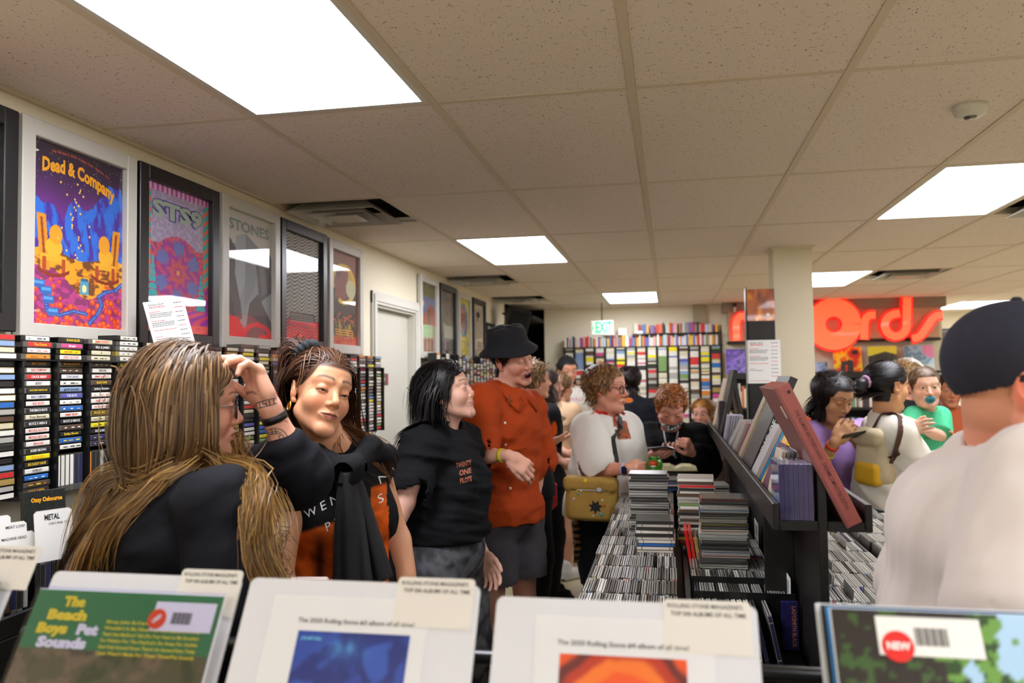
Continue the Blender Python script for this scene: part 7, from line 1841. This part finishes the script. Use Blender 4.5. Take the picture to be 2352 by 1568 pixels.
# --- the queue behind him
def stander(label, hp, d, face_dir, skin, hairc, topc, botc, shoes, seed, sx=.17, hair=None, lean=(0, 0), arms=None, botlen=1., sleeve=.6, hem=0, build=None, fd=None, hs=1., shoulder_dir=None, neckdrop=.155, mid=.009, botname='trousers', topname='tee', chk=None, hands=None, legr=1., armr=1., top=None, ztop=None, group=None, hipz=None, hline=None):
    """a standing person from head position and facing; world-space body under it"""
    H = A(*hp, d); fcd = dirc(*face_dir); hd = Frame(H, look(fcd, cu_, 0), hs); bd = dirc(*(shoulder_dir or face_dir)); bd = nrm([bd[0], bd[1], 0]); ax = np.cross(bd, [0, 0, 1.])
    nk = H-bd*.035*hs+np.array([0, 0, -neckdrop*hs]); hz = hipz or H[2]*.545
    J = dict(neck=nk, sr=nk+ax*sx+[0, 0, -.050], sl=nk-ax*sx+[0, 0, -.050], hr=fz(nk+ax*.09-bd*.0, hz), hl=fz(nk-ax*.09, hz))
    for s, g in (('r', 1), ('l', -1)):
        J['e'+s] = J['s'+s]+np.array([0, 0, -.27*hs])+ax*g*.05-bd*.02; J['w'+s] = J['e'+s]+bd*.10+np.array([0, 0, -.22*hs])
    for k, v in (arms or {}).items(): J[k] = A(*v)
    return person(label, J, hd, skin=skin, hairc=hairc, seed=seed, build=build or dict(chest=(.155, .11), waist=(.14, .10), hip=(.165, .115)), face=dict(fd or {}), fine=.0058, mid=mid, coarse=.016, armr=armr, legr=legr,
                  top=dict(dict(name=topname, sleeve=sleeve, color=topc, off=.014, loose=.018, res=.0095, wr=.007), **(top or {})), bottom=dict(name=botname, len=botlen, color=botc, res=.017), shoes=shoes, hair=hair, hands=hands, group=group, hline=hline)
short = lambda n=1000, L=.06, c=.25, **k: dict(dict(n=n, length=L, steps=8, grav=.15, width=.0026, sweep=(0, -.1, 0), vol=.006, layer=.012, curl=c, curlf=70, hug=.6), **k)
def tee_orange(c0, spots, base='1a1a1c', col='e0581c'):
    def f(V):
        C = np.tile(np.array(lin(base)), (len(V), 1)); P = np.array([pr_px(v) for v in V]); n = fbm(V*20, 4, 3)
        for x, y, rx, ry in spots: m = (((P[:, 0]-x)/rx)**2+((P[:, 1]-y)/ry)**2+(n-.5)*1.2 < 1); C[m] = np.array(lin(col))
        return C
    return f
p5 = stander('curly sandy haired person in a black tee, first in the queue behind the bucket hat', (1226, 872), 5.15, (.92, .05, .25), 'dca080', ('8a6844', '6e5030', 'a5845a'), '1b1b1e', '16161a', '18181a', 21, hair=short(1500, .075, .5), arms=dict(er=(1236, 1038, 5.0), wr=(1266, 1014, 4.98)), hands=dict(r=(dirc(.96, .25, 0), dirc(0, 1, .2), (.15, .2, .25, .3), (.5, .3), 1)), fd=dict(detail=True, blush=.5))
band(p5['thing'], 'wristband', p5['J']['er']-p5['base'], p5['J']['wr']-p5['base'], .84, .0275, .016, 'e83a2c'); band(p5['thing'], 'wristband', p5['J']['er']-p5['base'], p5['J']['wr']-p5['base'], .96, .0270, .016, 'e8b81c')
p6 = stander('long dark haired person in a black tee with an orange print, second in the queue', (1258, 884), 5.75, (.93, .05, .2), 'e0a892', ('2a1c18', '1c1412'), tee_orange(0, [(1252, 958, 9, 26), (1272, 985, 8, 18)]), '17171b', '18181a', 22, hair=dict(n=1600, length=.36, steps=10, grav=.4, width=.0030, sweep=(0, -.4, 0), vol=.008, layer=.014), arms=dict(er=(1262, 1042, 5.6), wr=(1292, 1060, 5.55)))
b = MB().rbox((-.07, -.05, 0), (.07, .05, .20), .03); pp = A(1256, 1170, 5.5); ob = b.build('tied_jacket', mat('red_yellow_cloth', 'b8202a', rough=.8, var=.5, vscale=20), p6['thing'], False, tuple(pp-p6['base'])); 
p7 = stander('person with a short light brown ponytail in a beige sleeveless top, third in the queue', (1288, 888), 6.35, (.75, 0, .6), 'dca488', ('7a5a3a', '5c4028', '94704c'), 'c8a684', '15161c', 'd8d6d2', 23, hair=dict(n=1500, length=.16, steps=12, grav=.2, width=.0026, sweep=(0, -.6, .1), vol=.006, layer=.012), botlen=.2, sleeve=.15, botname='shorts', arms=dict(er=(1270, 1022, 6.2), wr=(1302, 1040, 6.1), el=(1305, 1000, 6.5), wl=(1330, 1030, 6.3)), sx=.155)
band(p7['thing'], 'wristband', p7['J']['el']-p7['base'], p7['J']['wl']-p7['base'], .9, .027, .016, 'e8b81c')
p8 = stander('man in a backwards black cap and white long sleeved shirt ending the queue', (1303, 851), 6.9, (.25, -.12, -.95), 'd8987a', ('2a2018',), 'e4dfd8', '3c3c40', '2a2a2a', 24, sx=.19, hair=short(500, .02, .1, roots=lambda L: L[:, 2] < .05), sleeve=1.9, build=dict(chest=(.175, .12), waist=(.165, .12), hip=(.17, .12)), topname='long_sleeved_shirt', hipz=.98)
cap(p8, '1a1a1e', back=False, brim='1a1a1e') if False else cap(p8, '1a1a1e', back=True)
decal(p8['thing'], (p8['top'][0]-p8['base'], p8['top'][1]), 'OWALS', A(1318, 917, 6.8)-p8['base'], cf_, dirc(1, 0, 0), dirc(0, 1, 0), .030, .17, mat('pink_print', 'e0a0a0', rough=.8), .01)

# --- person with the satchel
hd9 = Frame(A(1392, 890, 4.3), look(dirc(.86, 0, -.45), cu_, 0), 1.06)
J9 = dict(neck=A(1388, 958, 4.32), sr=A(1352, 985, 4.16), sl=A(1438, 982, 4.50), er=A(1372, 1075, 4.05), el=A(1450, 1085, 4.45), wr=A(1440, 1078, 3.92), wl=A(1470, 1100, 4.2), hr=A(1366, 1170, 4.22), hl=A(1410, 1170, 4.40))
zset(J9, .86, 'hl', 'hr')
def tee_white(V):
    C = np.tile(np.array(lin('dedad0')), (len(V), 1)); P = np.array([pr_px(v) for v in V]); x, y = P[:, 0], P[:, 1]; n = fbm(V*22, 4, 3)
    m = (np.abs(x-1428-(y-985)*.25) < 16)*(y > 966)*(y < 1008)*(n > .36); C[m] = np.where(n[m, None] > .52, np.array(lin('7a5c44')), np.where(n[m, None] > .44, np.array(lin('b85a34')), np.array(lin('4a4440')))); return C
w9 = person('person with glasses in a white tee and red straps, carrying the mustard satchel', J9, hd9, skin='dc9a7e', hairc=('8a6240', '6a4628', 'a87e50'), seed=9, build=dict(chest=(.195, .150), waist=(.195, .155), hip=(.20, .155)),
    face=dict(lids=.45, smile=0, blush=1., chub=.8, lip='b06a5e', brow='6a4a30'), fine=.0040, mid=.0082, coarse=.015, armr=1.12, legr=1.1, top=dict(name='tee', sleeve=.85, color=tee_white, off=.020, loose=.030, hemz=.83, res=.0078, wr=.009),
    bottom=dict(name='shorts', len=.46, color='141416', loose=.02), shoes='18181a', hair=short(2000, .085, .22, grav=.2),
    hands=dict(r=(dirc(.96, -.05, .2), dirc(.1, -.3, .95), (1.3, 1.35, 1.4, 1.45), (.5, .9), 1)))
glasses(w9, '141416', .0022, .024, .018, '1a1a1c')
Bw = w9['base']
MB().rbox((-.013, -.018, -.019), (.013, .018, .019), .004, Matrix.Translation(Vector(J9['er']+(J9['wr']-J9['er'])*.92-Bw)+Vector((0, -.030, 0)))).build('smartwatch', mat('navy_glass', '1c2038', rough=.1), w9['thing'])
band(w9['thing'], 'watch_strap', J9['er']-Bw, J9['wr']-Bw, .92, .0290, .018, 'c8bcd0')
for pts in ([(1358, 955, 4.12), (1380, 935, 4.2), (1400, 945, 4.3), (1412, 968, 4.2)], [(1436, 950, 4.3), (1424, 935, 4.3), (1416, 930, 4.4)]):
    path = hug_surface(smooth_path([A(*q) for q in pts], 16), w9['top'], .004); V, Fq = chain('s', w9, path, .022, None); q = MB().raw([tuple(np.array(v)-Bw) for v in V], Fq).build('red_strap', mat('red_webbing', 'c8281e', rough=.6), w9['thing'])
path = hug_surface(smooth_path([A(*q) for q in ((1428, 950, 4.25), (1434, 990, 4.05), (1428, 1030, 3.98), (1412, 1075, 3.98), (1398, 1110, 4.0))], 22), w9['top'], .006, .12)
V, Fq = chain('s', w9, path, .030, None); tst = thing('satchel', 'mustard canvas satchel with badges and a black star patch, hanging at the hip', 'bag', tuple(A(1360, 1145, 3.98)))
B0 = np.array(tst.location[:]); MB().raw([tuple(np.array(v)-B0) for v in V], Fq).build('shoulder_strap', mat('dark_strap', '22201e', rough=.6), tst)
Mmu = mat('mustard_canvas', 'a8853a', rough=.85, bump=.5, bscale=260, var=.08, vscale=20); Rb = look(dirc(-.30, .05, -1), cu_); Rb4 = Matrix([[*Rb[0], 0], [*Rb[1], 0], [*Rb[2], 0], [0, 0, 0, 1]])
pr_ = [rbx((0, 0, 0), (.122, .050, .098), .030, Rb, k=0), rbx(Rb@np.array([0, .046, -.018]), (.100, .018, .070), .015, Rb, k=.008), rbx(Rb@np.array([0, .03, .075]), (.125, .042, .028), .018, Rb, k=.01)]
lo, hi = bounds(pr_, .01); V, Fc = sdf_mesh(pr_, lo, hi, .005, (), cloth_disp(31, .005)); obj_np('bag_body', V, Fc, Mmu, tst); TB = (V, Fc)
def onbag(x, z, y=.11): return Vector(Rb@np.array([x, y, z]))
bvb = BVHTree.FromPolygons([Vector(p) for p in V], [tuple(f) for f in Fc]); nb = Vector(Rb[:, 1])
def hitb(x, z): h = bvb.ray_cast(onbag(x, z, .3), -nb); return (h[0] if h[0] else onbag(x, z))+nb*.001
star = MB(); c = hitb(-.030, -.028); pts = [(math.cos(math.pi/2+k*math.pi/7)*(.036 if k % 2 == 0 else .018), math.sin(math.pi/2+k*math.pi/7)*(.036 if k % 2 == 0 else .018)) for k in range(14)]
star.prism(pts, 0, .004, Matrix.Translation(c) @ Rb4 @ Matrix.Rotation(-math.pi/2, 4, 'X')).build('star_patch', mat('dark_sequins', '2a2c2e', rough=.3, var=.6, vscale=120), tst)
for k, (x, z, r, cc) in enumerate(((-.048, .055, .013, 'b8bcc4'), (.055, .030, .006, '58a0a0'), (.060, .045, .005, 'e8d81c'), (.075, .005, .006, 'c8c8c0'), (-.058, -.062, .009, '4aa0a8'), (-.062, .005, .005, 'e0e0e0'), (.020, .095, .009, 'e8d01c'), (.040, .045, .005, 'd8d8d8'), (-.020, -.070, .005, 'c8b8a0'), (-.075, -.02, .005, 'b84a3a'))):
    MB().lathe([(r, 0), (r, .002), (r*.7, .0035), (0, .004)], 14, Matrix.Translation(hitb(x, z)) @ Rb4 @ Matrix.Rotation(-math.pi/2, 4, 'X')).build('badge', mat('badge_'+cc, cc, rough=.2), tst, True)
MB().tube([hitb(x, .050) for x in (-.09, -.05, 0, .05, .09)], .0022, 6).build('zip', M_metal, tst, True)
t = thing('keyring_charms', 'cluster of small red, pink and white charms dangling beside the satchel', 'charm', tuple(A(1416, 1135, 4.05)))
rs = random.Random(3)
for k in range(14): c_ = rs.choice(['d8383c', 'e890b0', 'e8e4dc', 'e8c030', '3c3c40']); MB().lathe([(0, -.010), (.008, -.006), (.010, 0), (.007, .008), (0, .011)], 8, Matrix.Translation((rs.uniform(-.02, .02), rs.uniform(-.012, .012), .04-.008*k))).build('charm', mat('charm_'+c_, c_, rough=.3), t, True)
# striped tail hanging from the satchel
t = thing('tail_charm', 'long brown and cream striped fur tail hanging below the satchel', 'charm', tuple(A(1320, 1190, 4.15)))
nT = 2600; rs = np.random.default_rng(3); s = rs.random(nT); an = rs.random(nT)*2*math.pi; Lt = .21; rad = .026*np.sin(np.clip(s*1.05+.12, 0, 1)*math.pi)**.45; base_ = np.stack([.012*np.sin(s*3)+0*s, 0*s, -s*Lt], 1)
e = np.stack([np.cos(an), np.sin(an), 0*an], 1); W = base_+e*(rad*.35)[:, None]; D = e*.75+np.array([0, 0, -.65]); path = [W+D*(.022*i/4) for i in range(5)]; strp = ((s*6.5) % 1 < .5)
C = np.where(strp[:, None], np.array(lin('8a6a48')), np.array(lin('241a16')))*(.7+.6*rs.random(nT))[:, None]; V, Fc, C = strands(np.stack(path, 1), np.full(nT, .0018), C); obj_np('fur', V, Fc, M_hair, t, C)
MB().tube([(0, 0, .06), (0, 0, -.02)], .002, 6).build('cord', M_metal, t)
# green toy in the hand
tp_ = A(1503, 1066, 3.92); t = thing('toy', 'round green toy with an open orange mouth on top of the left disc stack', 'toy', tuple(tp_))
pr_ = [ell((0, 0, 0), (.040, .034, .036), k=0), ell((0, .0, -.030), (.038, .036, .018), k=.01), ell((-.006, -.034, .006), (.026, .022, .016), k=.004, op=-1)]; lo, hi = bounds(pr_, .006); V, Fc = sdf_mesh(pr_, lo, hi, .0025); obj_np('shell', V, Fc, mat('toy_green', '3f7a1c', rough=.3), t)
V, Fc = sdf_mesh([ell((-.006, -.012, .006), (.025, .018, .0155), k=0)], np.array([-.04, -.04, -.02]), np.array([.03, .02, .03]), .003); obj_np('mouth_lining', V, Fc, mat('toy_orange', 'd8481c', rough=.4), t)
MB().rbox((-.018, -.033, -.010), (.006, -.026, -.003), .002).build('teeth', M_teeth, t)
for s in (-1, 1): MB().lathe([(0, 0), (.010, .0), (.008, .008), (0, .012)], 12, Matrix.Translation((s*.018, -.012, .030))).build('eye_bump', MATS['toy_green'], t, True)

# --- people around the far end
p10 = stander('dark haired person in a navy tee with an orange emblem, back to the camera', (1446, 874), 6.2, (.1, 0, .98), 'd8987a', ('241a18', '1a1412'), '1b1c24', '1c1c22', '18181a', 30, sx=.20, hair=dict(n=1400, length=.14, steps=10, grav=.3, width=.0026, sweep=(0, -.2, -.2), vol=.004, layer=.010), build=dict(chest=(.19, .14), waist=(.18, .14), hip=(.19, .14)))
band(p10['thing'], 'emblem', A(1440, 919, 5.98)-p10['base'], A(1448, 918, 5.98)-p10['base'], .5, .001, .04, 'd8742c') if False else None
c_ = A(1443, 919, 6.2-.20)-p10['base']; MB().lathe([(0, 0), (.036, 0), (.036, .002), (0, .002)], 20, Matrix.Translation(Vector(c_)) @ Matrix.Scale(.55, 4, (0, 0, 1)) @ Matrix.Rotation(math.pi/2, 4, 'X')).build('emblem', mat('orange_emblem', 'd8742c', rough=.7), p10['thing'])
hd11 = Frame(A(1541, 935, 4.85), look(dirc(-.08, -.50, -.86), cu_, 0), 1.05)
J11 = dict(neck=A(1541, 985, 4.98), sr=A(1488, 1005, 5.0), sl=A(1600, 1005, 5.0), er=A(1480, 1070, 4.85), el=A(1612, 1062, 4.85), wr=A(1492, 1048, 4.62), wl=A(1590, 1040, 4.62), hr=fz(A(1520, 1100, 5.0), .86), hl=fz(A(1565, 1100, 5.0), .86))
w11 = person('ginger haired person in a black jacket looking down at a phone behind the discs', J11, hd11, skin='e0a08a', hairc=('9a5a2c', '7a4420', 'b8733c'), seed=32, build=dict(chest=(.20, .14), waist=(.20, .15), hip=(.20, .15)), face=dict(lids=.85, blush=1., chub=.8, lip='b0605a', brow='8a5430', gaze=(0, 1, -.6)), fine=.0044, mid=.0085, coarse=.016, armr=1.15,
    top=dict(name='jacket', sleeve=1.78, color='131316', off=.026, loose=.030, res=.0088, wr=.010, neckr=.070), bottom=dict(color='1a1a1e', len=1.), shoes='18181a', hair=short(1700, .060, .55),
    hands=dict(r=(dirc(.6, .2, -.7), dirc(.5, .8, 0), (.5,), (.6, .4), -1), l=(dirc(-.35, .55, -.4), dirc(-.8, .1, .4), (1.2, 1.3, 1.3, 1.4), (.6, .8), 1)))
Bw = w11['base']; b = MB()
for s, e_ in ((-1, (1548, 1058)), (1, (1556, 1062))):
    path = [Vector(A(*q)-Bw) for q in ((1541+s*16, 990, 4.82), (1541+s*12, 1015, 4.76), (1544+s*4, 1040, 4.74), (e_[0]-s*3, e_[1]-10, 4.72))]; b.tube(path, .0055, 6)
b.build('lanyard', mat('grey_webbing', '8a8888', rough=.6), w11['thing'], True)
pr_ = [cone(A(1521, 972, 4.85), A(1541, 984, 4.79), .014, .016, k=.01), cone(A(1541, 984, 4.79), A(1562, 972, 4.85), .016, .014, k=.01)]; lo, hi = bounds(pr_, .01); V, Fc = sdf_mesh(pr_, lo, hi, .005); w11['child']('patterned_scarf', V, Fc, M_cloth, np.where((fbm(V*90, 2, 2) > .5)[:, None], np.array(lin('c8c8c8')), np.array(lin('2a2a2a'))))
band(w11['thing'], 'wristband', J11['er']-Bw, J11['wr']-Bw, .9, .031, .016, 'e83a2c'); band(w11['thing'], 'wristband', J11['el']-Bw, J11['wl']-Bw, .82, .033, .016, 'd8b82c'); band(w11['thing'], 'watch', J11['el']-Bw, J11['wl']-Bw, .95, .031, .02, '1a1a1c')
def phone(label, p, R, col='1a1a1e', s=1.):
    t = thing('phone', label, 'phone', tuple(p)); M = Matrix([[*R[0], 0], [*R[1], 0], [*R[2], 0], [0, 0, 0, 1]])
    MB().rbox((-.037*s, -.0045, -.075*s), (.037*s, .0045, .075*s), .004, M).build('phone_body', mat('phone_'+col, col, rough=.25), t); MB().box((-.034*s, .0046, -.071*s), (.034*s, .0050, .071*s), M).build('screen', mat('dark_screen', '0a0a0c', rough=.05), t); return t
phone('phone held flat by the ginger haired person', A(1517, 1030, 4.52), look(dirc(.1, .9, .3), cu_)@rotm('y', 60))
# opened book on the discs, and a child's face behind
ob = thing('open_book', 'opened book with cream pages lying at the far end of the left bin', 'book', tuple(A(1551, 1068, 4.35)))
ob.location.z = ZC+.10
for s in (-1, 1):
    pts = [(0, 0), (s*.03, .014), (s*.08, .012), (s*.11, .0), (s*.11, -.008), (0, -.010)]
    if s > 0: pts = pts[::-1]
    MB().prism(pts, -.08, .08, Matrix.Rotation(math.pi/2, 4, 'X')).build('page_block', mat('cream_pages', 'd8d0a4', rough=.6, var=.1, vscale=60), ob)
MB().rbox((-.115, -.085, -.013), (.115, .085, -.010), .001).build('book_cover', mat('olive_cover', '6a6430', rough=.5), ob)
MB().rbox((-.10, -.07, -.098), (.10, .07, -.014), .004).build('disc_tray_below', M_blackp, ob)
p11 = stander('small ginger child peering over the far end of the left disc bin', (1614, 948), 5.9, (-.5, -.1, -.85), 'dca08c', ('b07838', '8a5a2c'), '5a5048', '3a3a3c', '3a3a3c', 33, sx=.12, hs=.86, hair=short(1000, .08, .3), armr=.8, legr=.8, build=dict(chest=(.12, .09), waist=(.115, .09), hip=(.12, .09)), hipz=.62)

# --- woman in lavender
hd12 = Frame(A(1914, 910, 4.25), look(dirc(.34, -.36, -.87), cu_, 0), 1.05)
J12 = dict(neck=A(1912, 972, 4.36), sr=A(1862, 1000, 4.28), sl=A(1980, 992, 4.48), er=A(1868, 1090, 4.15), el=A(2010, 1070, 4.4), wr=A(1918, 1014, 3.98), wl=A(1985, 1030, 4.1), hr=fz(A(1908, 1130, 4.36), .88), hl=fz(A(1962, 1130, 4.5), .88))
w12 = person('dark haired woman in a lavender top looking at her phone', J12, hd12, skin='c4916a', hairc=('1c1412', '281c18', '120c0c'), seed=40, build=dict(chest=(.175, .13), waist=(.18, .14), hip=(.19, .145), bust=1), face=dict(lids=.88, blush=.35, chub=.5, lip='8c5048', brow='241814', gaze=(0, 1, -.6), browt=.0042), fine=.0040, mid=.0082, coarse=.015, armr=1.08,
    top=dict(name='lavender_top', sleeve=.75, color='ab8ac8', off=.010, loose=.010, res=.0078, wr=.005, neckr=.075, neckoff=np.array([0, 0, -.01])), bottom=dict(color='141416', len=1.), shoes='18181a',
    hair=dict(drape=True, n=3200, fringe=.6, length=.22, steps=11, grav=.30, width=.0019, sweep=(0, -.25, 0), part=.01, vol=.007, layer=.014),
    hands=dict(r=(dirc(.65, .62, -.1), dirc(.4, .1, .9), (.7, .75, .8, .9), (.5, .5), 1), l=(dirc(-.5, .6, -.2), dirc(-.3, .2, .9), (.9, .9, 1, 1), (.5, .5), -1)))
Bw = w12['base']; band(w12['thing'], 'wristband', J12['er']-Bw, J12['wr']-Bw, .88, .029, .016, 'f0481c'); band(w12['thing'], 'wristband', J12['er']-Bw, J12['wr']-Bw, .66, .033, .014, 'd8c81c')
phone('black phone in the hand of the woman in lavender', A(1962, 1000, 3.96), look(dirc(-.2, .85, .45), cu_)@rotm('y', 70), '18181c', .9)

# --- woman with a bun and backpack, holding a toddler
hd13 = Frame(A(2037, 885, 4.02), look(dirc(.95, -.02, .30), cu_, 0), 1.04)
J13 = dict(neck=A(2032, 962, 4.06), sr=A(2062, 1000, 3.92), sl=A(2022, 990, 4.22), er=A(2110, 1090, 3.92), el=A(2110, 1075, 4.25), wr=A(2160, 1062, 4.02), wl=A(2160, 1040, 4.12), hr=fz(A(2052, 1150, 3.98), .92), hl=fz(A(2034, 1150, 4.16), .92))
w13 = person('woman with a dark bun in a cream sweatshirt and jeans, carrying the toddler', J13, hd13, skin='cf9a70', hairc=('171214', '241c1c', '0e0a0c'), seed=41, build=dict(chest=(.150, .115), waist=(.145, .110), hip=(.160, .125)), face=dict(lids=.6, blush=.3, lip='9a5a50', brow='1c1614'), fine=.0040, mid=.0082, coarse=.015,
    top=dict(name='sweatshirt', sleeve=1.85, color='dcd6c8', off=.022, loose=.026, res=.0085, wr=.010, neckr=.068), bottom=dict(name='jeans', color='2c5478', len=1., off=.012), shoes='e0dcd4', hair=dict(n=3400, fringe=.5, ears=True, length=.12, steps=10, grav=.02, width=.0020, sweep=(0, -.9, .05), vol=.004, layer=.006, lenvar=.1))
pr_ = [hd13.ell((0, -.150, .004), (.032, .034, .030), k=0), hd13.ell((.01, -.165, -.018), (.024, .024, .022), k=.012)]; lo, hi = bounds(pr_, .01); V, Fc = sdf_mesh(pr_, lo, hi, .003, (), lambda P: (.003*(fbm(P*60, 3, 2)-.5)*2).astype(np.float32)); w13['child']('hair_bun', V, Fc, M_hair, solid('171214')(V))
scrunchie(w13, (0, -.120, .018), (0, -1, -.2), .022, .008, 'c89ac0', 'hair_tie')
# backpack
bp = thing('backpack', 'small cream backpack with brown straps and a yellow pocket on the woman with the bun', 'backpack', tuple(A(2012, 1048, 3.98))); B0 = np.array(bp.location[:]); Rb = look(dirc(-.88, 0, -.35), cu_)
pr_ = [rbx((0, 0, -.015), (.095, .045, .115), .045, Rb, k=0), rbx(Rb@np.array([0, .02, .095]), (.082, .055, .035), .030, Rb, k=.012)]; lo, hi = bounds(pr_, .01); V, Fc = sdf_mesh(pr_, lo, hi, .0055, (), cloth_disp(51, .008)); obj_np('bag_body', V, Fc, mat('cream_canvas', 'c8b896', rough=.85, bump=.4, bscale=240), bp)
pr_ = [rbx(Rb@np.array([-.0, .040, -.080]), (.070, .030, .050), .022, Rb, k=0)]; lo, hi = bounds(pr_, .01); V, Fc = sdf_mesh(pr_, lo, hi, .005, (), cloth_disp(52, .004)); obj_np('front_pocket', V, Fc, mat('yellow_canvas', 'd8a81c', rough=.8), bp)
for pts in ([(2008, 1000, 4.0), (2016, 960, 3.98), (2040, 935, 3.98), (2066, 960, 3.90), (2068, 1000, 3.80), (2050, 1050, 3.84), (2032, 1090, 3.92)], [(2020, 1062, 3.92), (2046, 1052, 3.86), (2064, 1040, 3.84)]):
    path = hug_surface(smooth_path([A(*q) for q in pts], 30), w13['top'], .005, .10); V, Fq = chain('s', w13, path, .026, None); MB().raw([tuple(np.array(v)-B0) for v in V], Fq).build('shoulder_strap', mat('brown_leather', '4a2c22', rough=.5), bp)
# toddler
hd14 = Frame(A(2124, 886, 4.06), look(dirc(-.22, -.06, -.97), cu_, 0)@rotm('y', 4), .84)
J14 = dict(neck=A(2128, 936, 4.11), sr=A(2098, 956, 4.06), sl=A(2160, 958, 4.14), er=A(2086, 990, 4.02), el=A(2158, 1002, 4.04), wr=A(2100, 985, 3.94), wl=A(2112, 980, 3.92), hr=A(2112, 1050, 4.08), hl=A(2148, 1050, 4.12), kr=A(2090, 1085, 3.96), kl=A(2170, 1085, 4.0), ar=A(2085, 1130, 4.0), al=A(2172, 1130, 4.04))
w14 = person('toddler in a green tee held by the woman with a bun', J14, hd14, skin='e2b49a', hairc=('5c4630', '46341f', '725a40'), seed=42, build=dict(s=.60, chest=(.078, .062), waist=(.078, .068), hip=(.080, .070)), face=dict(lids=.25, blush=.6, chub=1., lip='c07a72', brow='8a6a50', wide=1.03, neckr=.040, browt=.0025, jaw=.8), iris='2a1c16', fine=.0028, mid=.006, coarse=.009, armr=.72, legr=.62,
    top=dict(name='green_tee', sleeve=.85, color='4cb586', off=.008, loose=.012, res=.006, wr=.005, neckr=.045), bottom=dict(name='shorts', color='d8a088', len=.4, res=.007, off=.006), hair=dict(n=1800, length=.055, steps=8, grav=.15, width=.0016, sweep=(0, .1, -.1), vol=.002, layer=.005, bang=(0, .6, -.1), hug=1.), hands=dict(l=(dirc(-.9, .1, -.1), dirc(0, -.3, 1), (.5,), (.5, .3), -1)))
q = A(2122, 968, 3.98)-w14['base']; hh_ = BVHTree.FromPolygons([Vector(p) for p in w14['top'][0]], [tuple(f) for f in w14['top'][1]]).ray_cast(CAM, ray(2122, 966).normalized()); q = (Vector(hh_[0]) if hh_[0] else Vector(A(2122, 968, 3.98)))-Vector(w14['base'])-CF*.003
qr = Matrix.Translation(q) @ CF.to_track_quat('-Z', 'Y').to_matrix().to_4x4(); MB().lathe([(0, .0), (.022, 0), (.022, .0012), (0, .0012)], 20, qr).build('chest_patch', mat('white_patch', 'e4e8e0', rough=.7), w14['thing'])
b = MB(); [b.box((-.013, -.001+k, .0014), (.013, .002+k, .0019), qr) for k in (-.004, .004)]; b.build('patch_mark', mat('green_patch_ink', '3a9a70', rough=.7), w14['thing'])
pc = thing('pacifier', 'teal pacifier in the mouth of the toddler', 'pacifier', tuple(hd14.p(0, .104, -.068))); Rp = Matrix([[*hd14.R[0], 0], [*hd14.R[1], 0], [*hd14.R[2], 0], [0, 0, 0, 1]])
MB().lathe([(0, 0), (.016, 0), (.0185, .002), (.016, .004), (0, .0045)], 20, Rp @ Matrix.Scale(1.25, 4, (1, 0, 0)) @ Matrix.Rotation(-math.pi/2, 4, 'X')).build('shield', mat('teal_plastic', '1a7a88', rough=.2), pc, True)
MB().lathe([(0, .004), (.007, .004), (.008, .008), (.006, .011), (0, .012)], 14, Rp @ Matrix.Rotation(-math.pi/2, 4, 'X')).build('knob', mat('teal_dark', '125a68', rough=.2), pc, True)

# --- two people half hidden behind
p15 = stander('blond person in a black shirt with a white visor, behind the toddler', (2088, 868), 5.2, (.5, -.2, -.5), 'd89a80', ('b08a58', '8e6a40'), '232326', '202024', '18181a', 43, hair=short(1200, .07, .15))
cap(p15, 'e8e6e0', back=False, sc_=1.0)
p16 = stander('person in a coral orange tee in front of the far shelves, behind the toddler', (2182, 893), 5.6, (-.3, -.1, -.9), 'c48462', ('3a2018', '4a2c20'), 'c0603c', '3a3a44', '3a3a3c', 44, sx=.18, hair=short(1000, .06, .2))
band(p16['thing'], 'yellow_collar', p16['J']['neck']-p16['base']-[0, 0, .03], p16['J']['neck']-p16['base']+[0, 0, .02], .5, .062, .012, 'e8b01c')

# --- man in the navy cap, close on the right
hd17 = Frame(A(2350, 880, 1.30), look(dirc(.93, -.04, -.35), cu_, 0), 1.03)
J17 = dict(neck=A(2330, 1035, 1.34), sr=A(2380, 1120, 1.16), sl=A(2252, 1096, 1.52), er=A(2350, 1400, 1.10), el=A(2150, 1330, 1.60), wr=A(2480, 1500, 1.12), wl=A(2240, 1480, 1.56), hr=fz(A(2320, 1500, 1.22), .95), hl=fz(A(2260, 1500, 1.48), .95))
nap = default_hairline(nape=-.065)
w17 = person('man in a navy cap and pale tee at the right edge, seen from behind', J17, hd17, skin='e0987c', hairc=('a0764c', '8a6238'), seed=50, build=dict(chest=(.200, .155), waist=(.195, .165), hip=(.19, .155)), face=dict(blush=1.2, chub=.8, lids=.5, neckr=.064, scalp=.35), fine=.0026, mid=.0056, armr=1.2,
    top=dict(name='tee', sleeve=.95, color='d3c8c0', off=.004, loose=.026, res=.0075, wr=.012, neckr=.080), bottom=dict(color='3a3c48', len=1.), shoes='3a3a3c', hair=dict(n=3600, length=.008, steps=4, grav=.1, width=.0004, sweep=(0, -.3, -.6), vol=.0, layer=.002, roots=lambda L: L[:, 2] < .03, hug=1.))
cap(w17, '1b1c2a', back=False, brim='1b1c2a')
# small things: the patterned phone case by the blond woman
t = phone('phone in a pink and white checked case at the edge of the white card', A(711, 1345, 1.72), look(dirc(0, .2, 1), cu_)@rotm('y', 90), 'e0c8c0', .55)
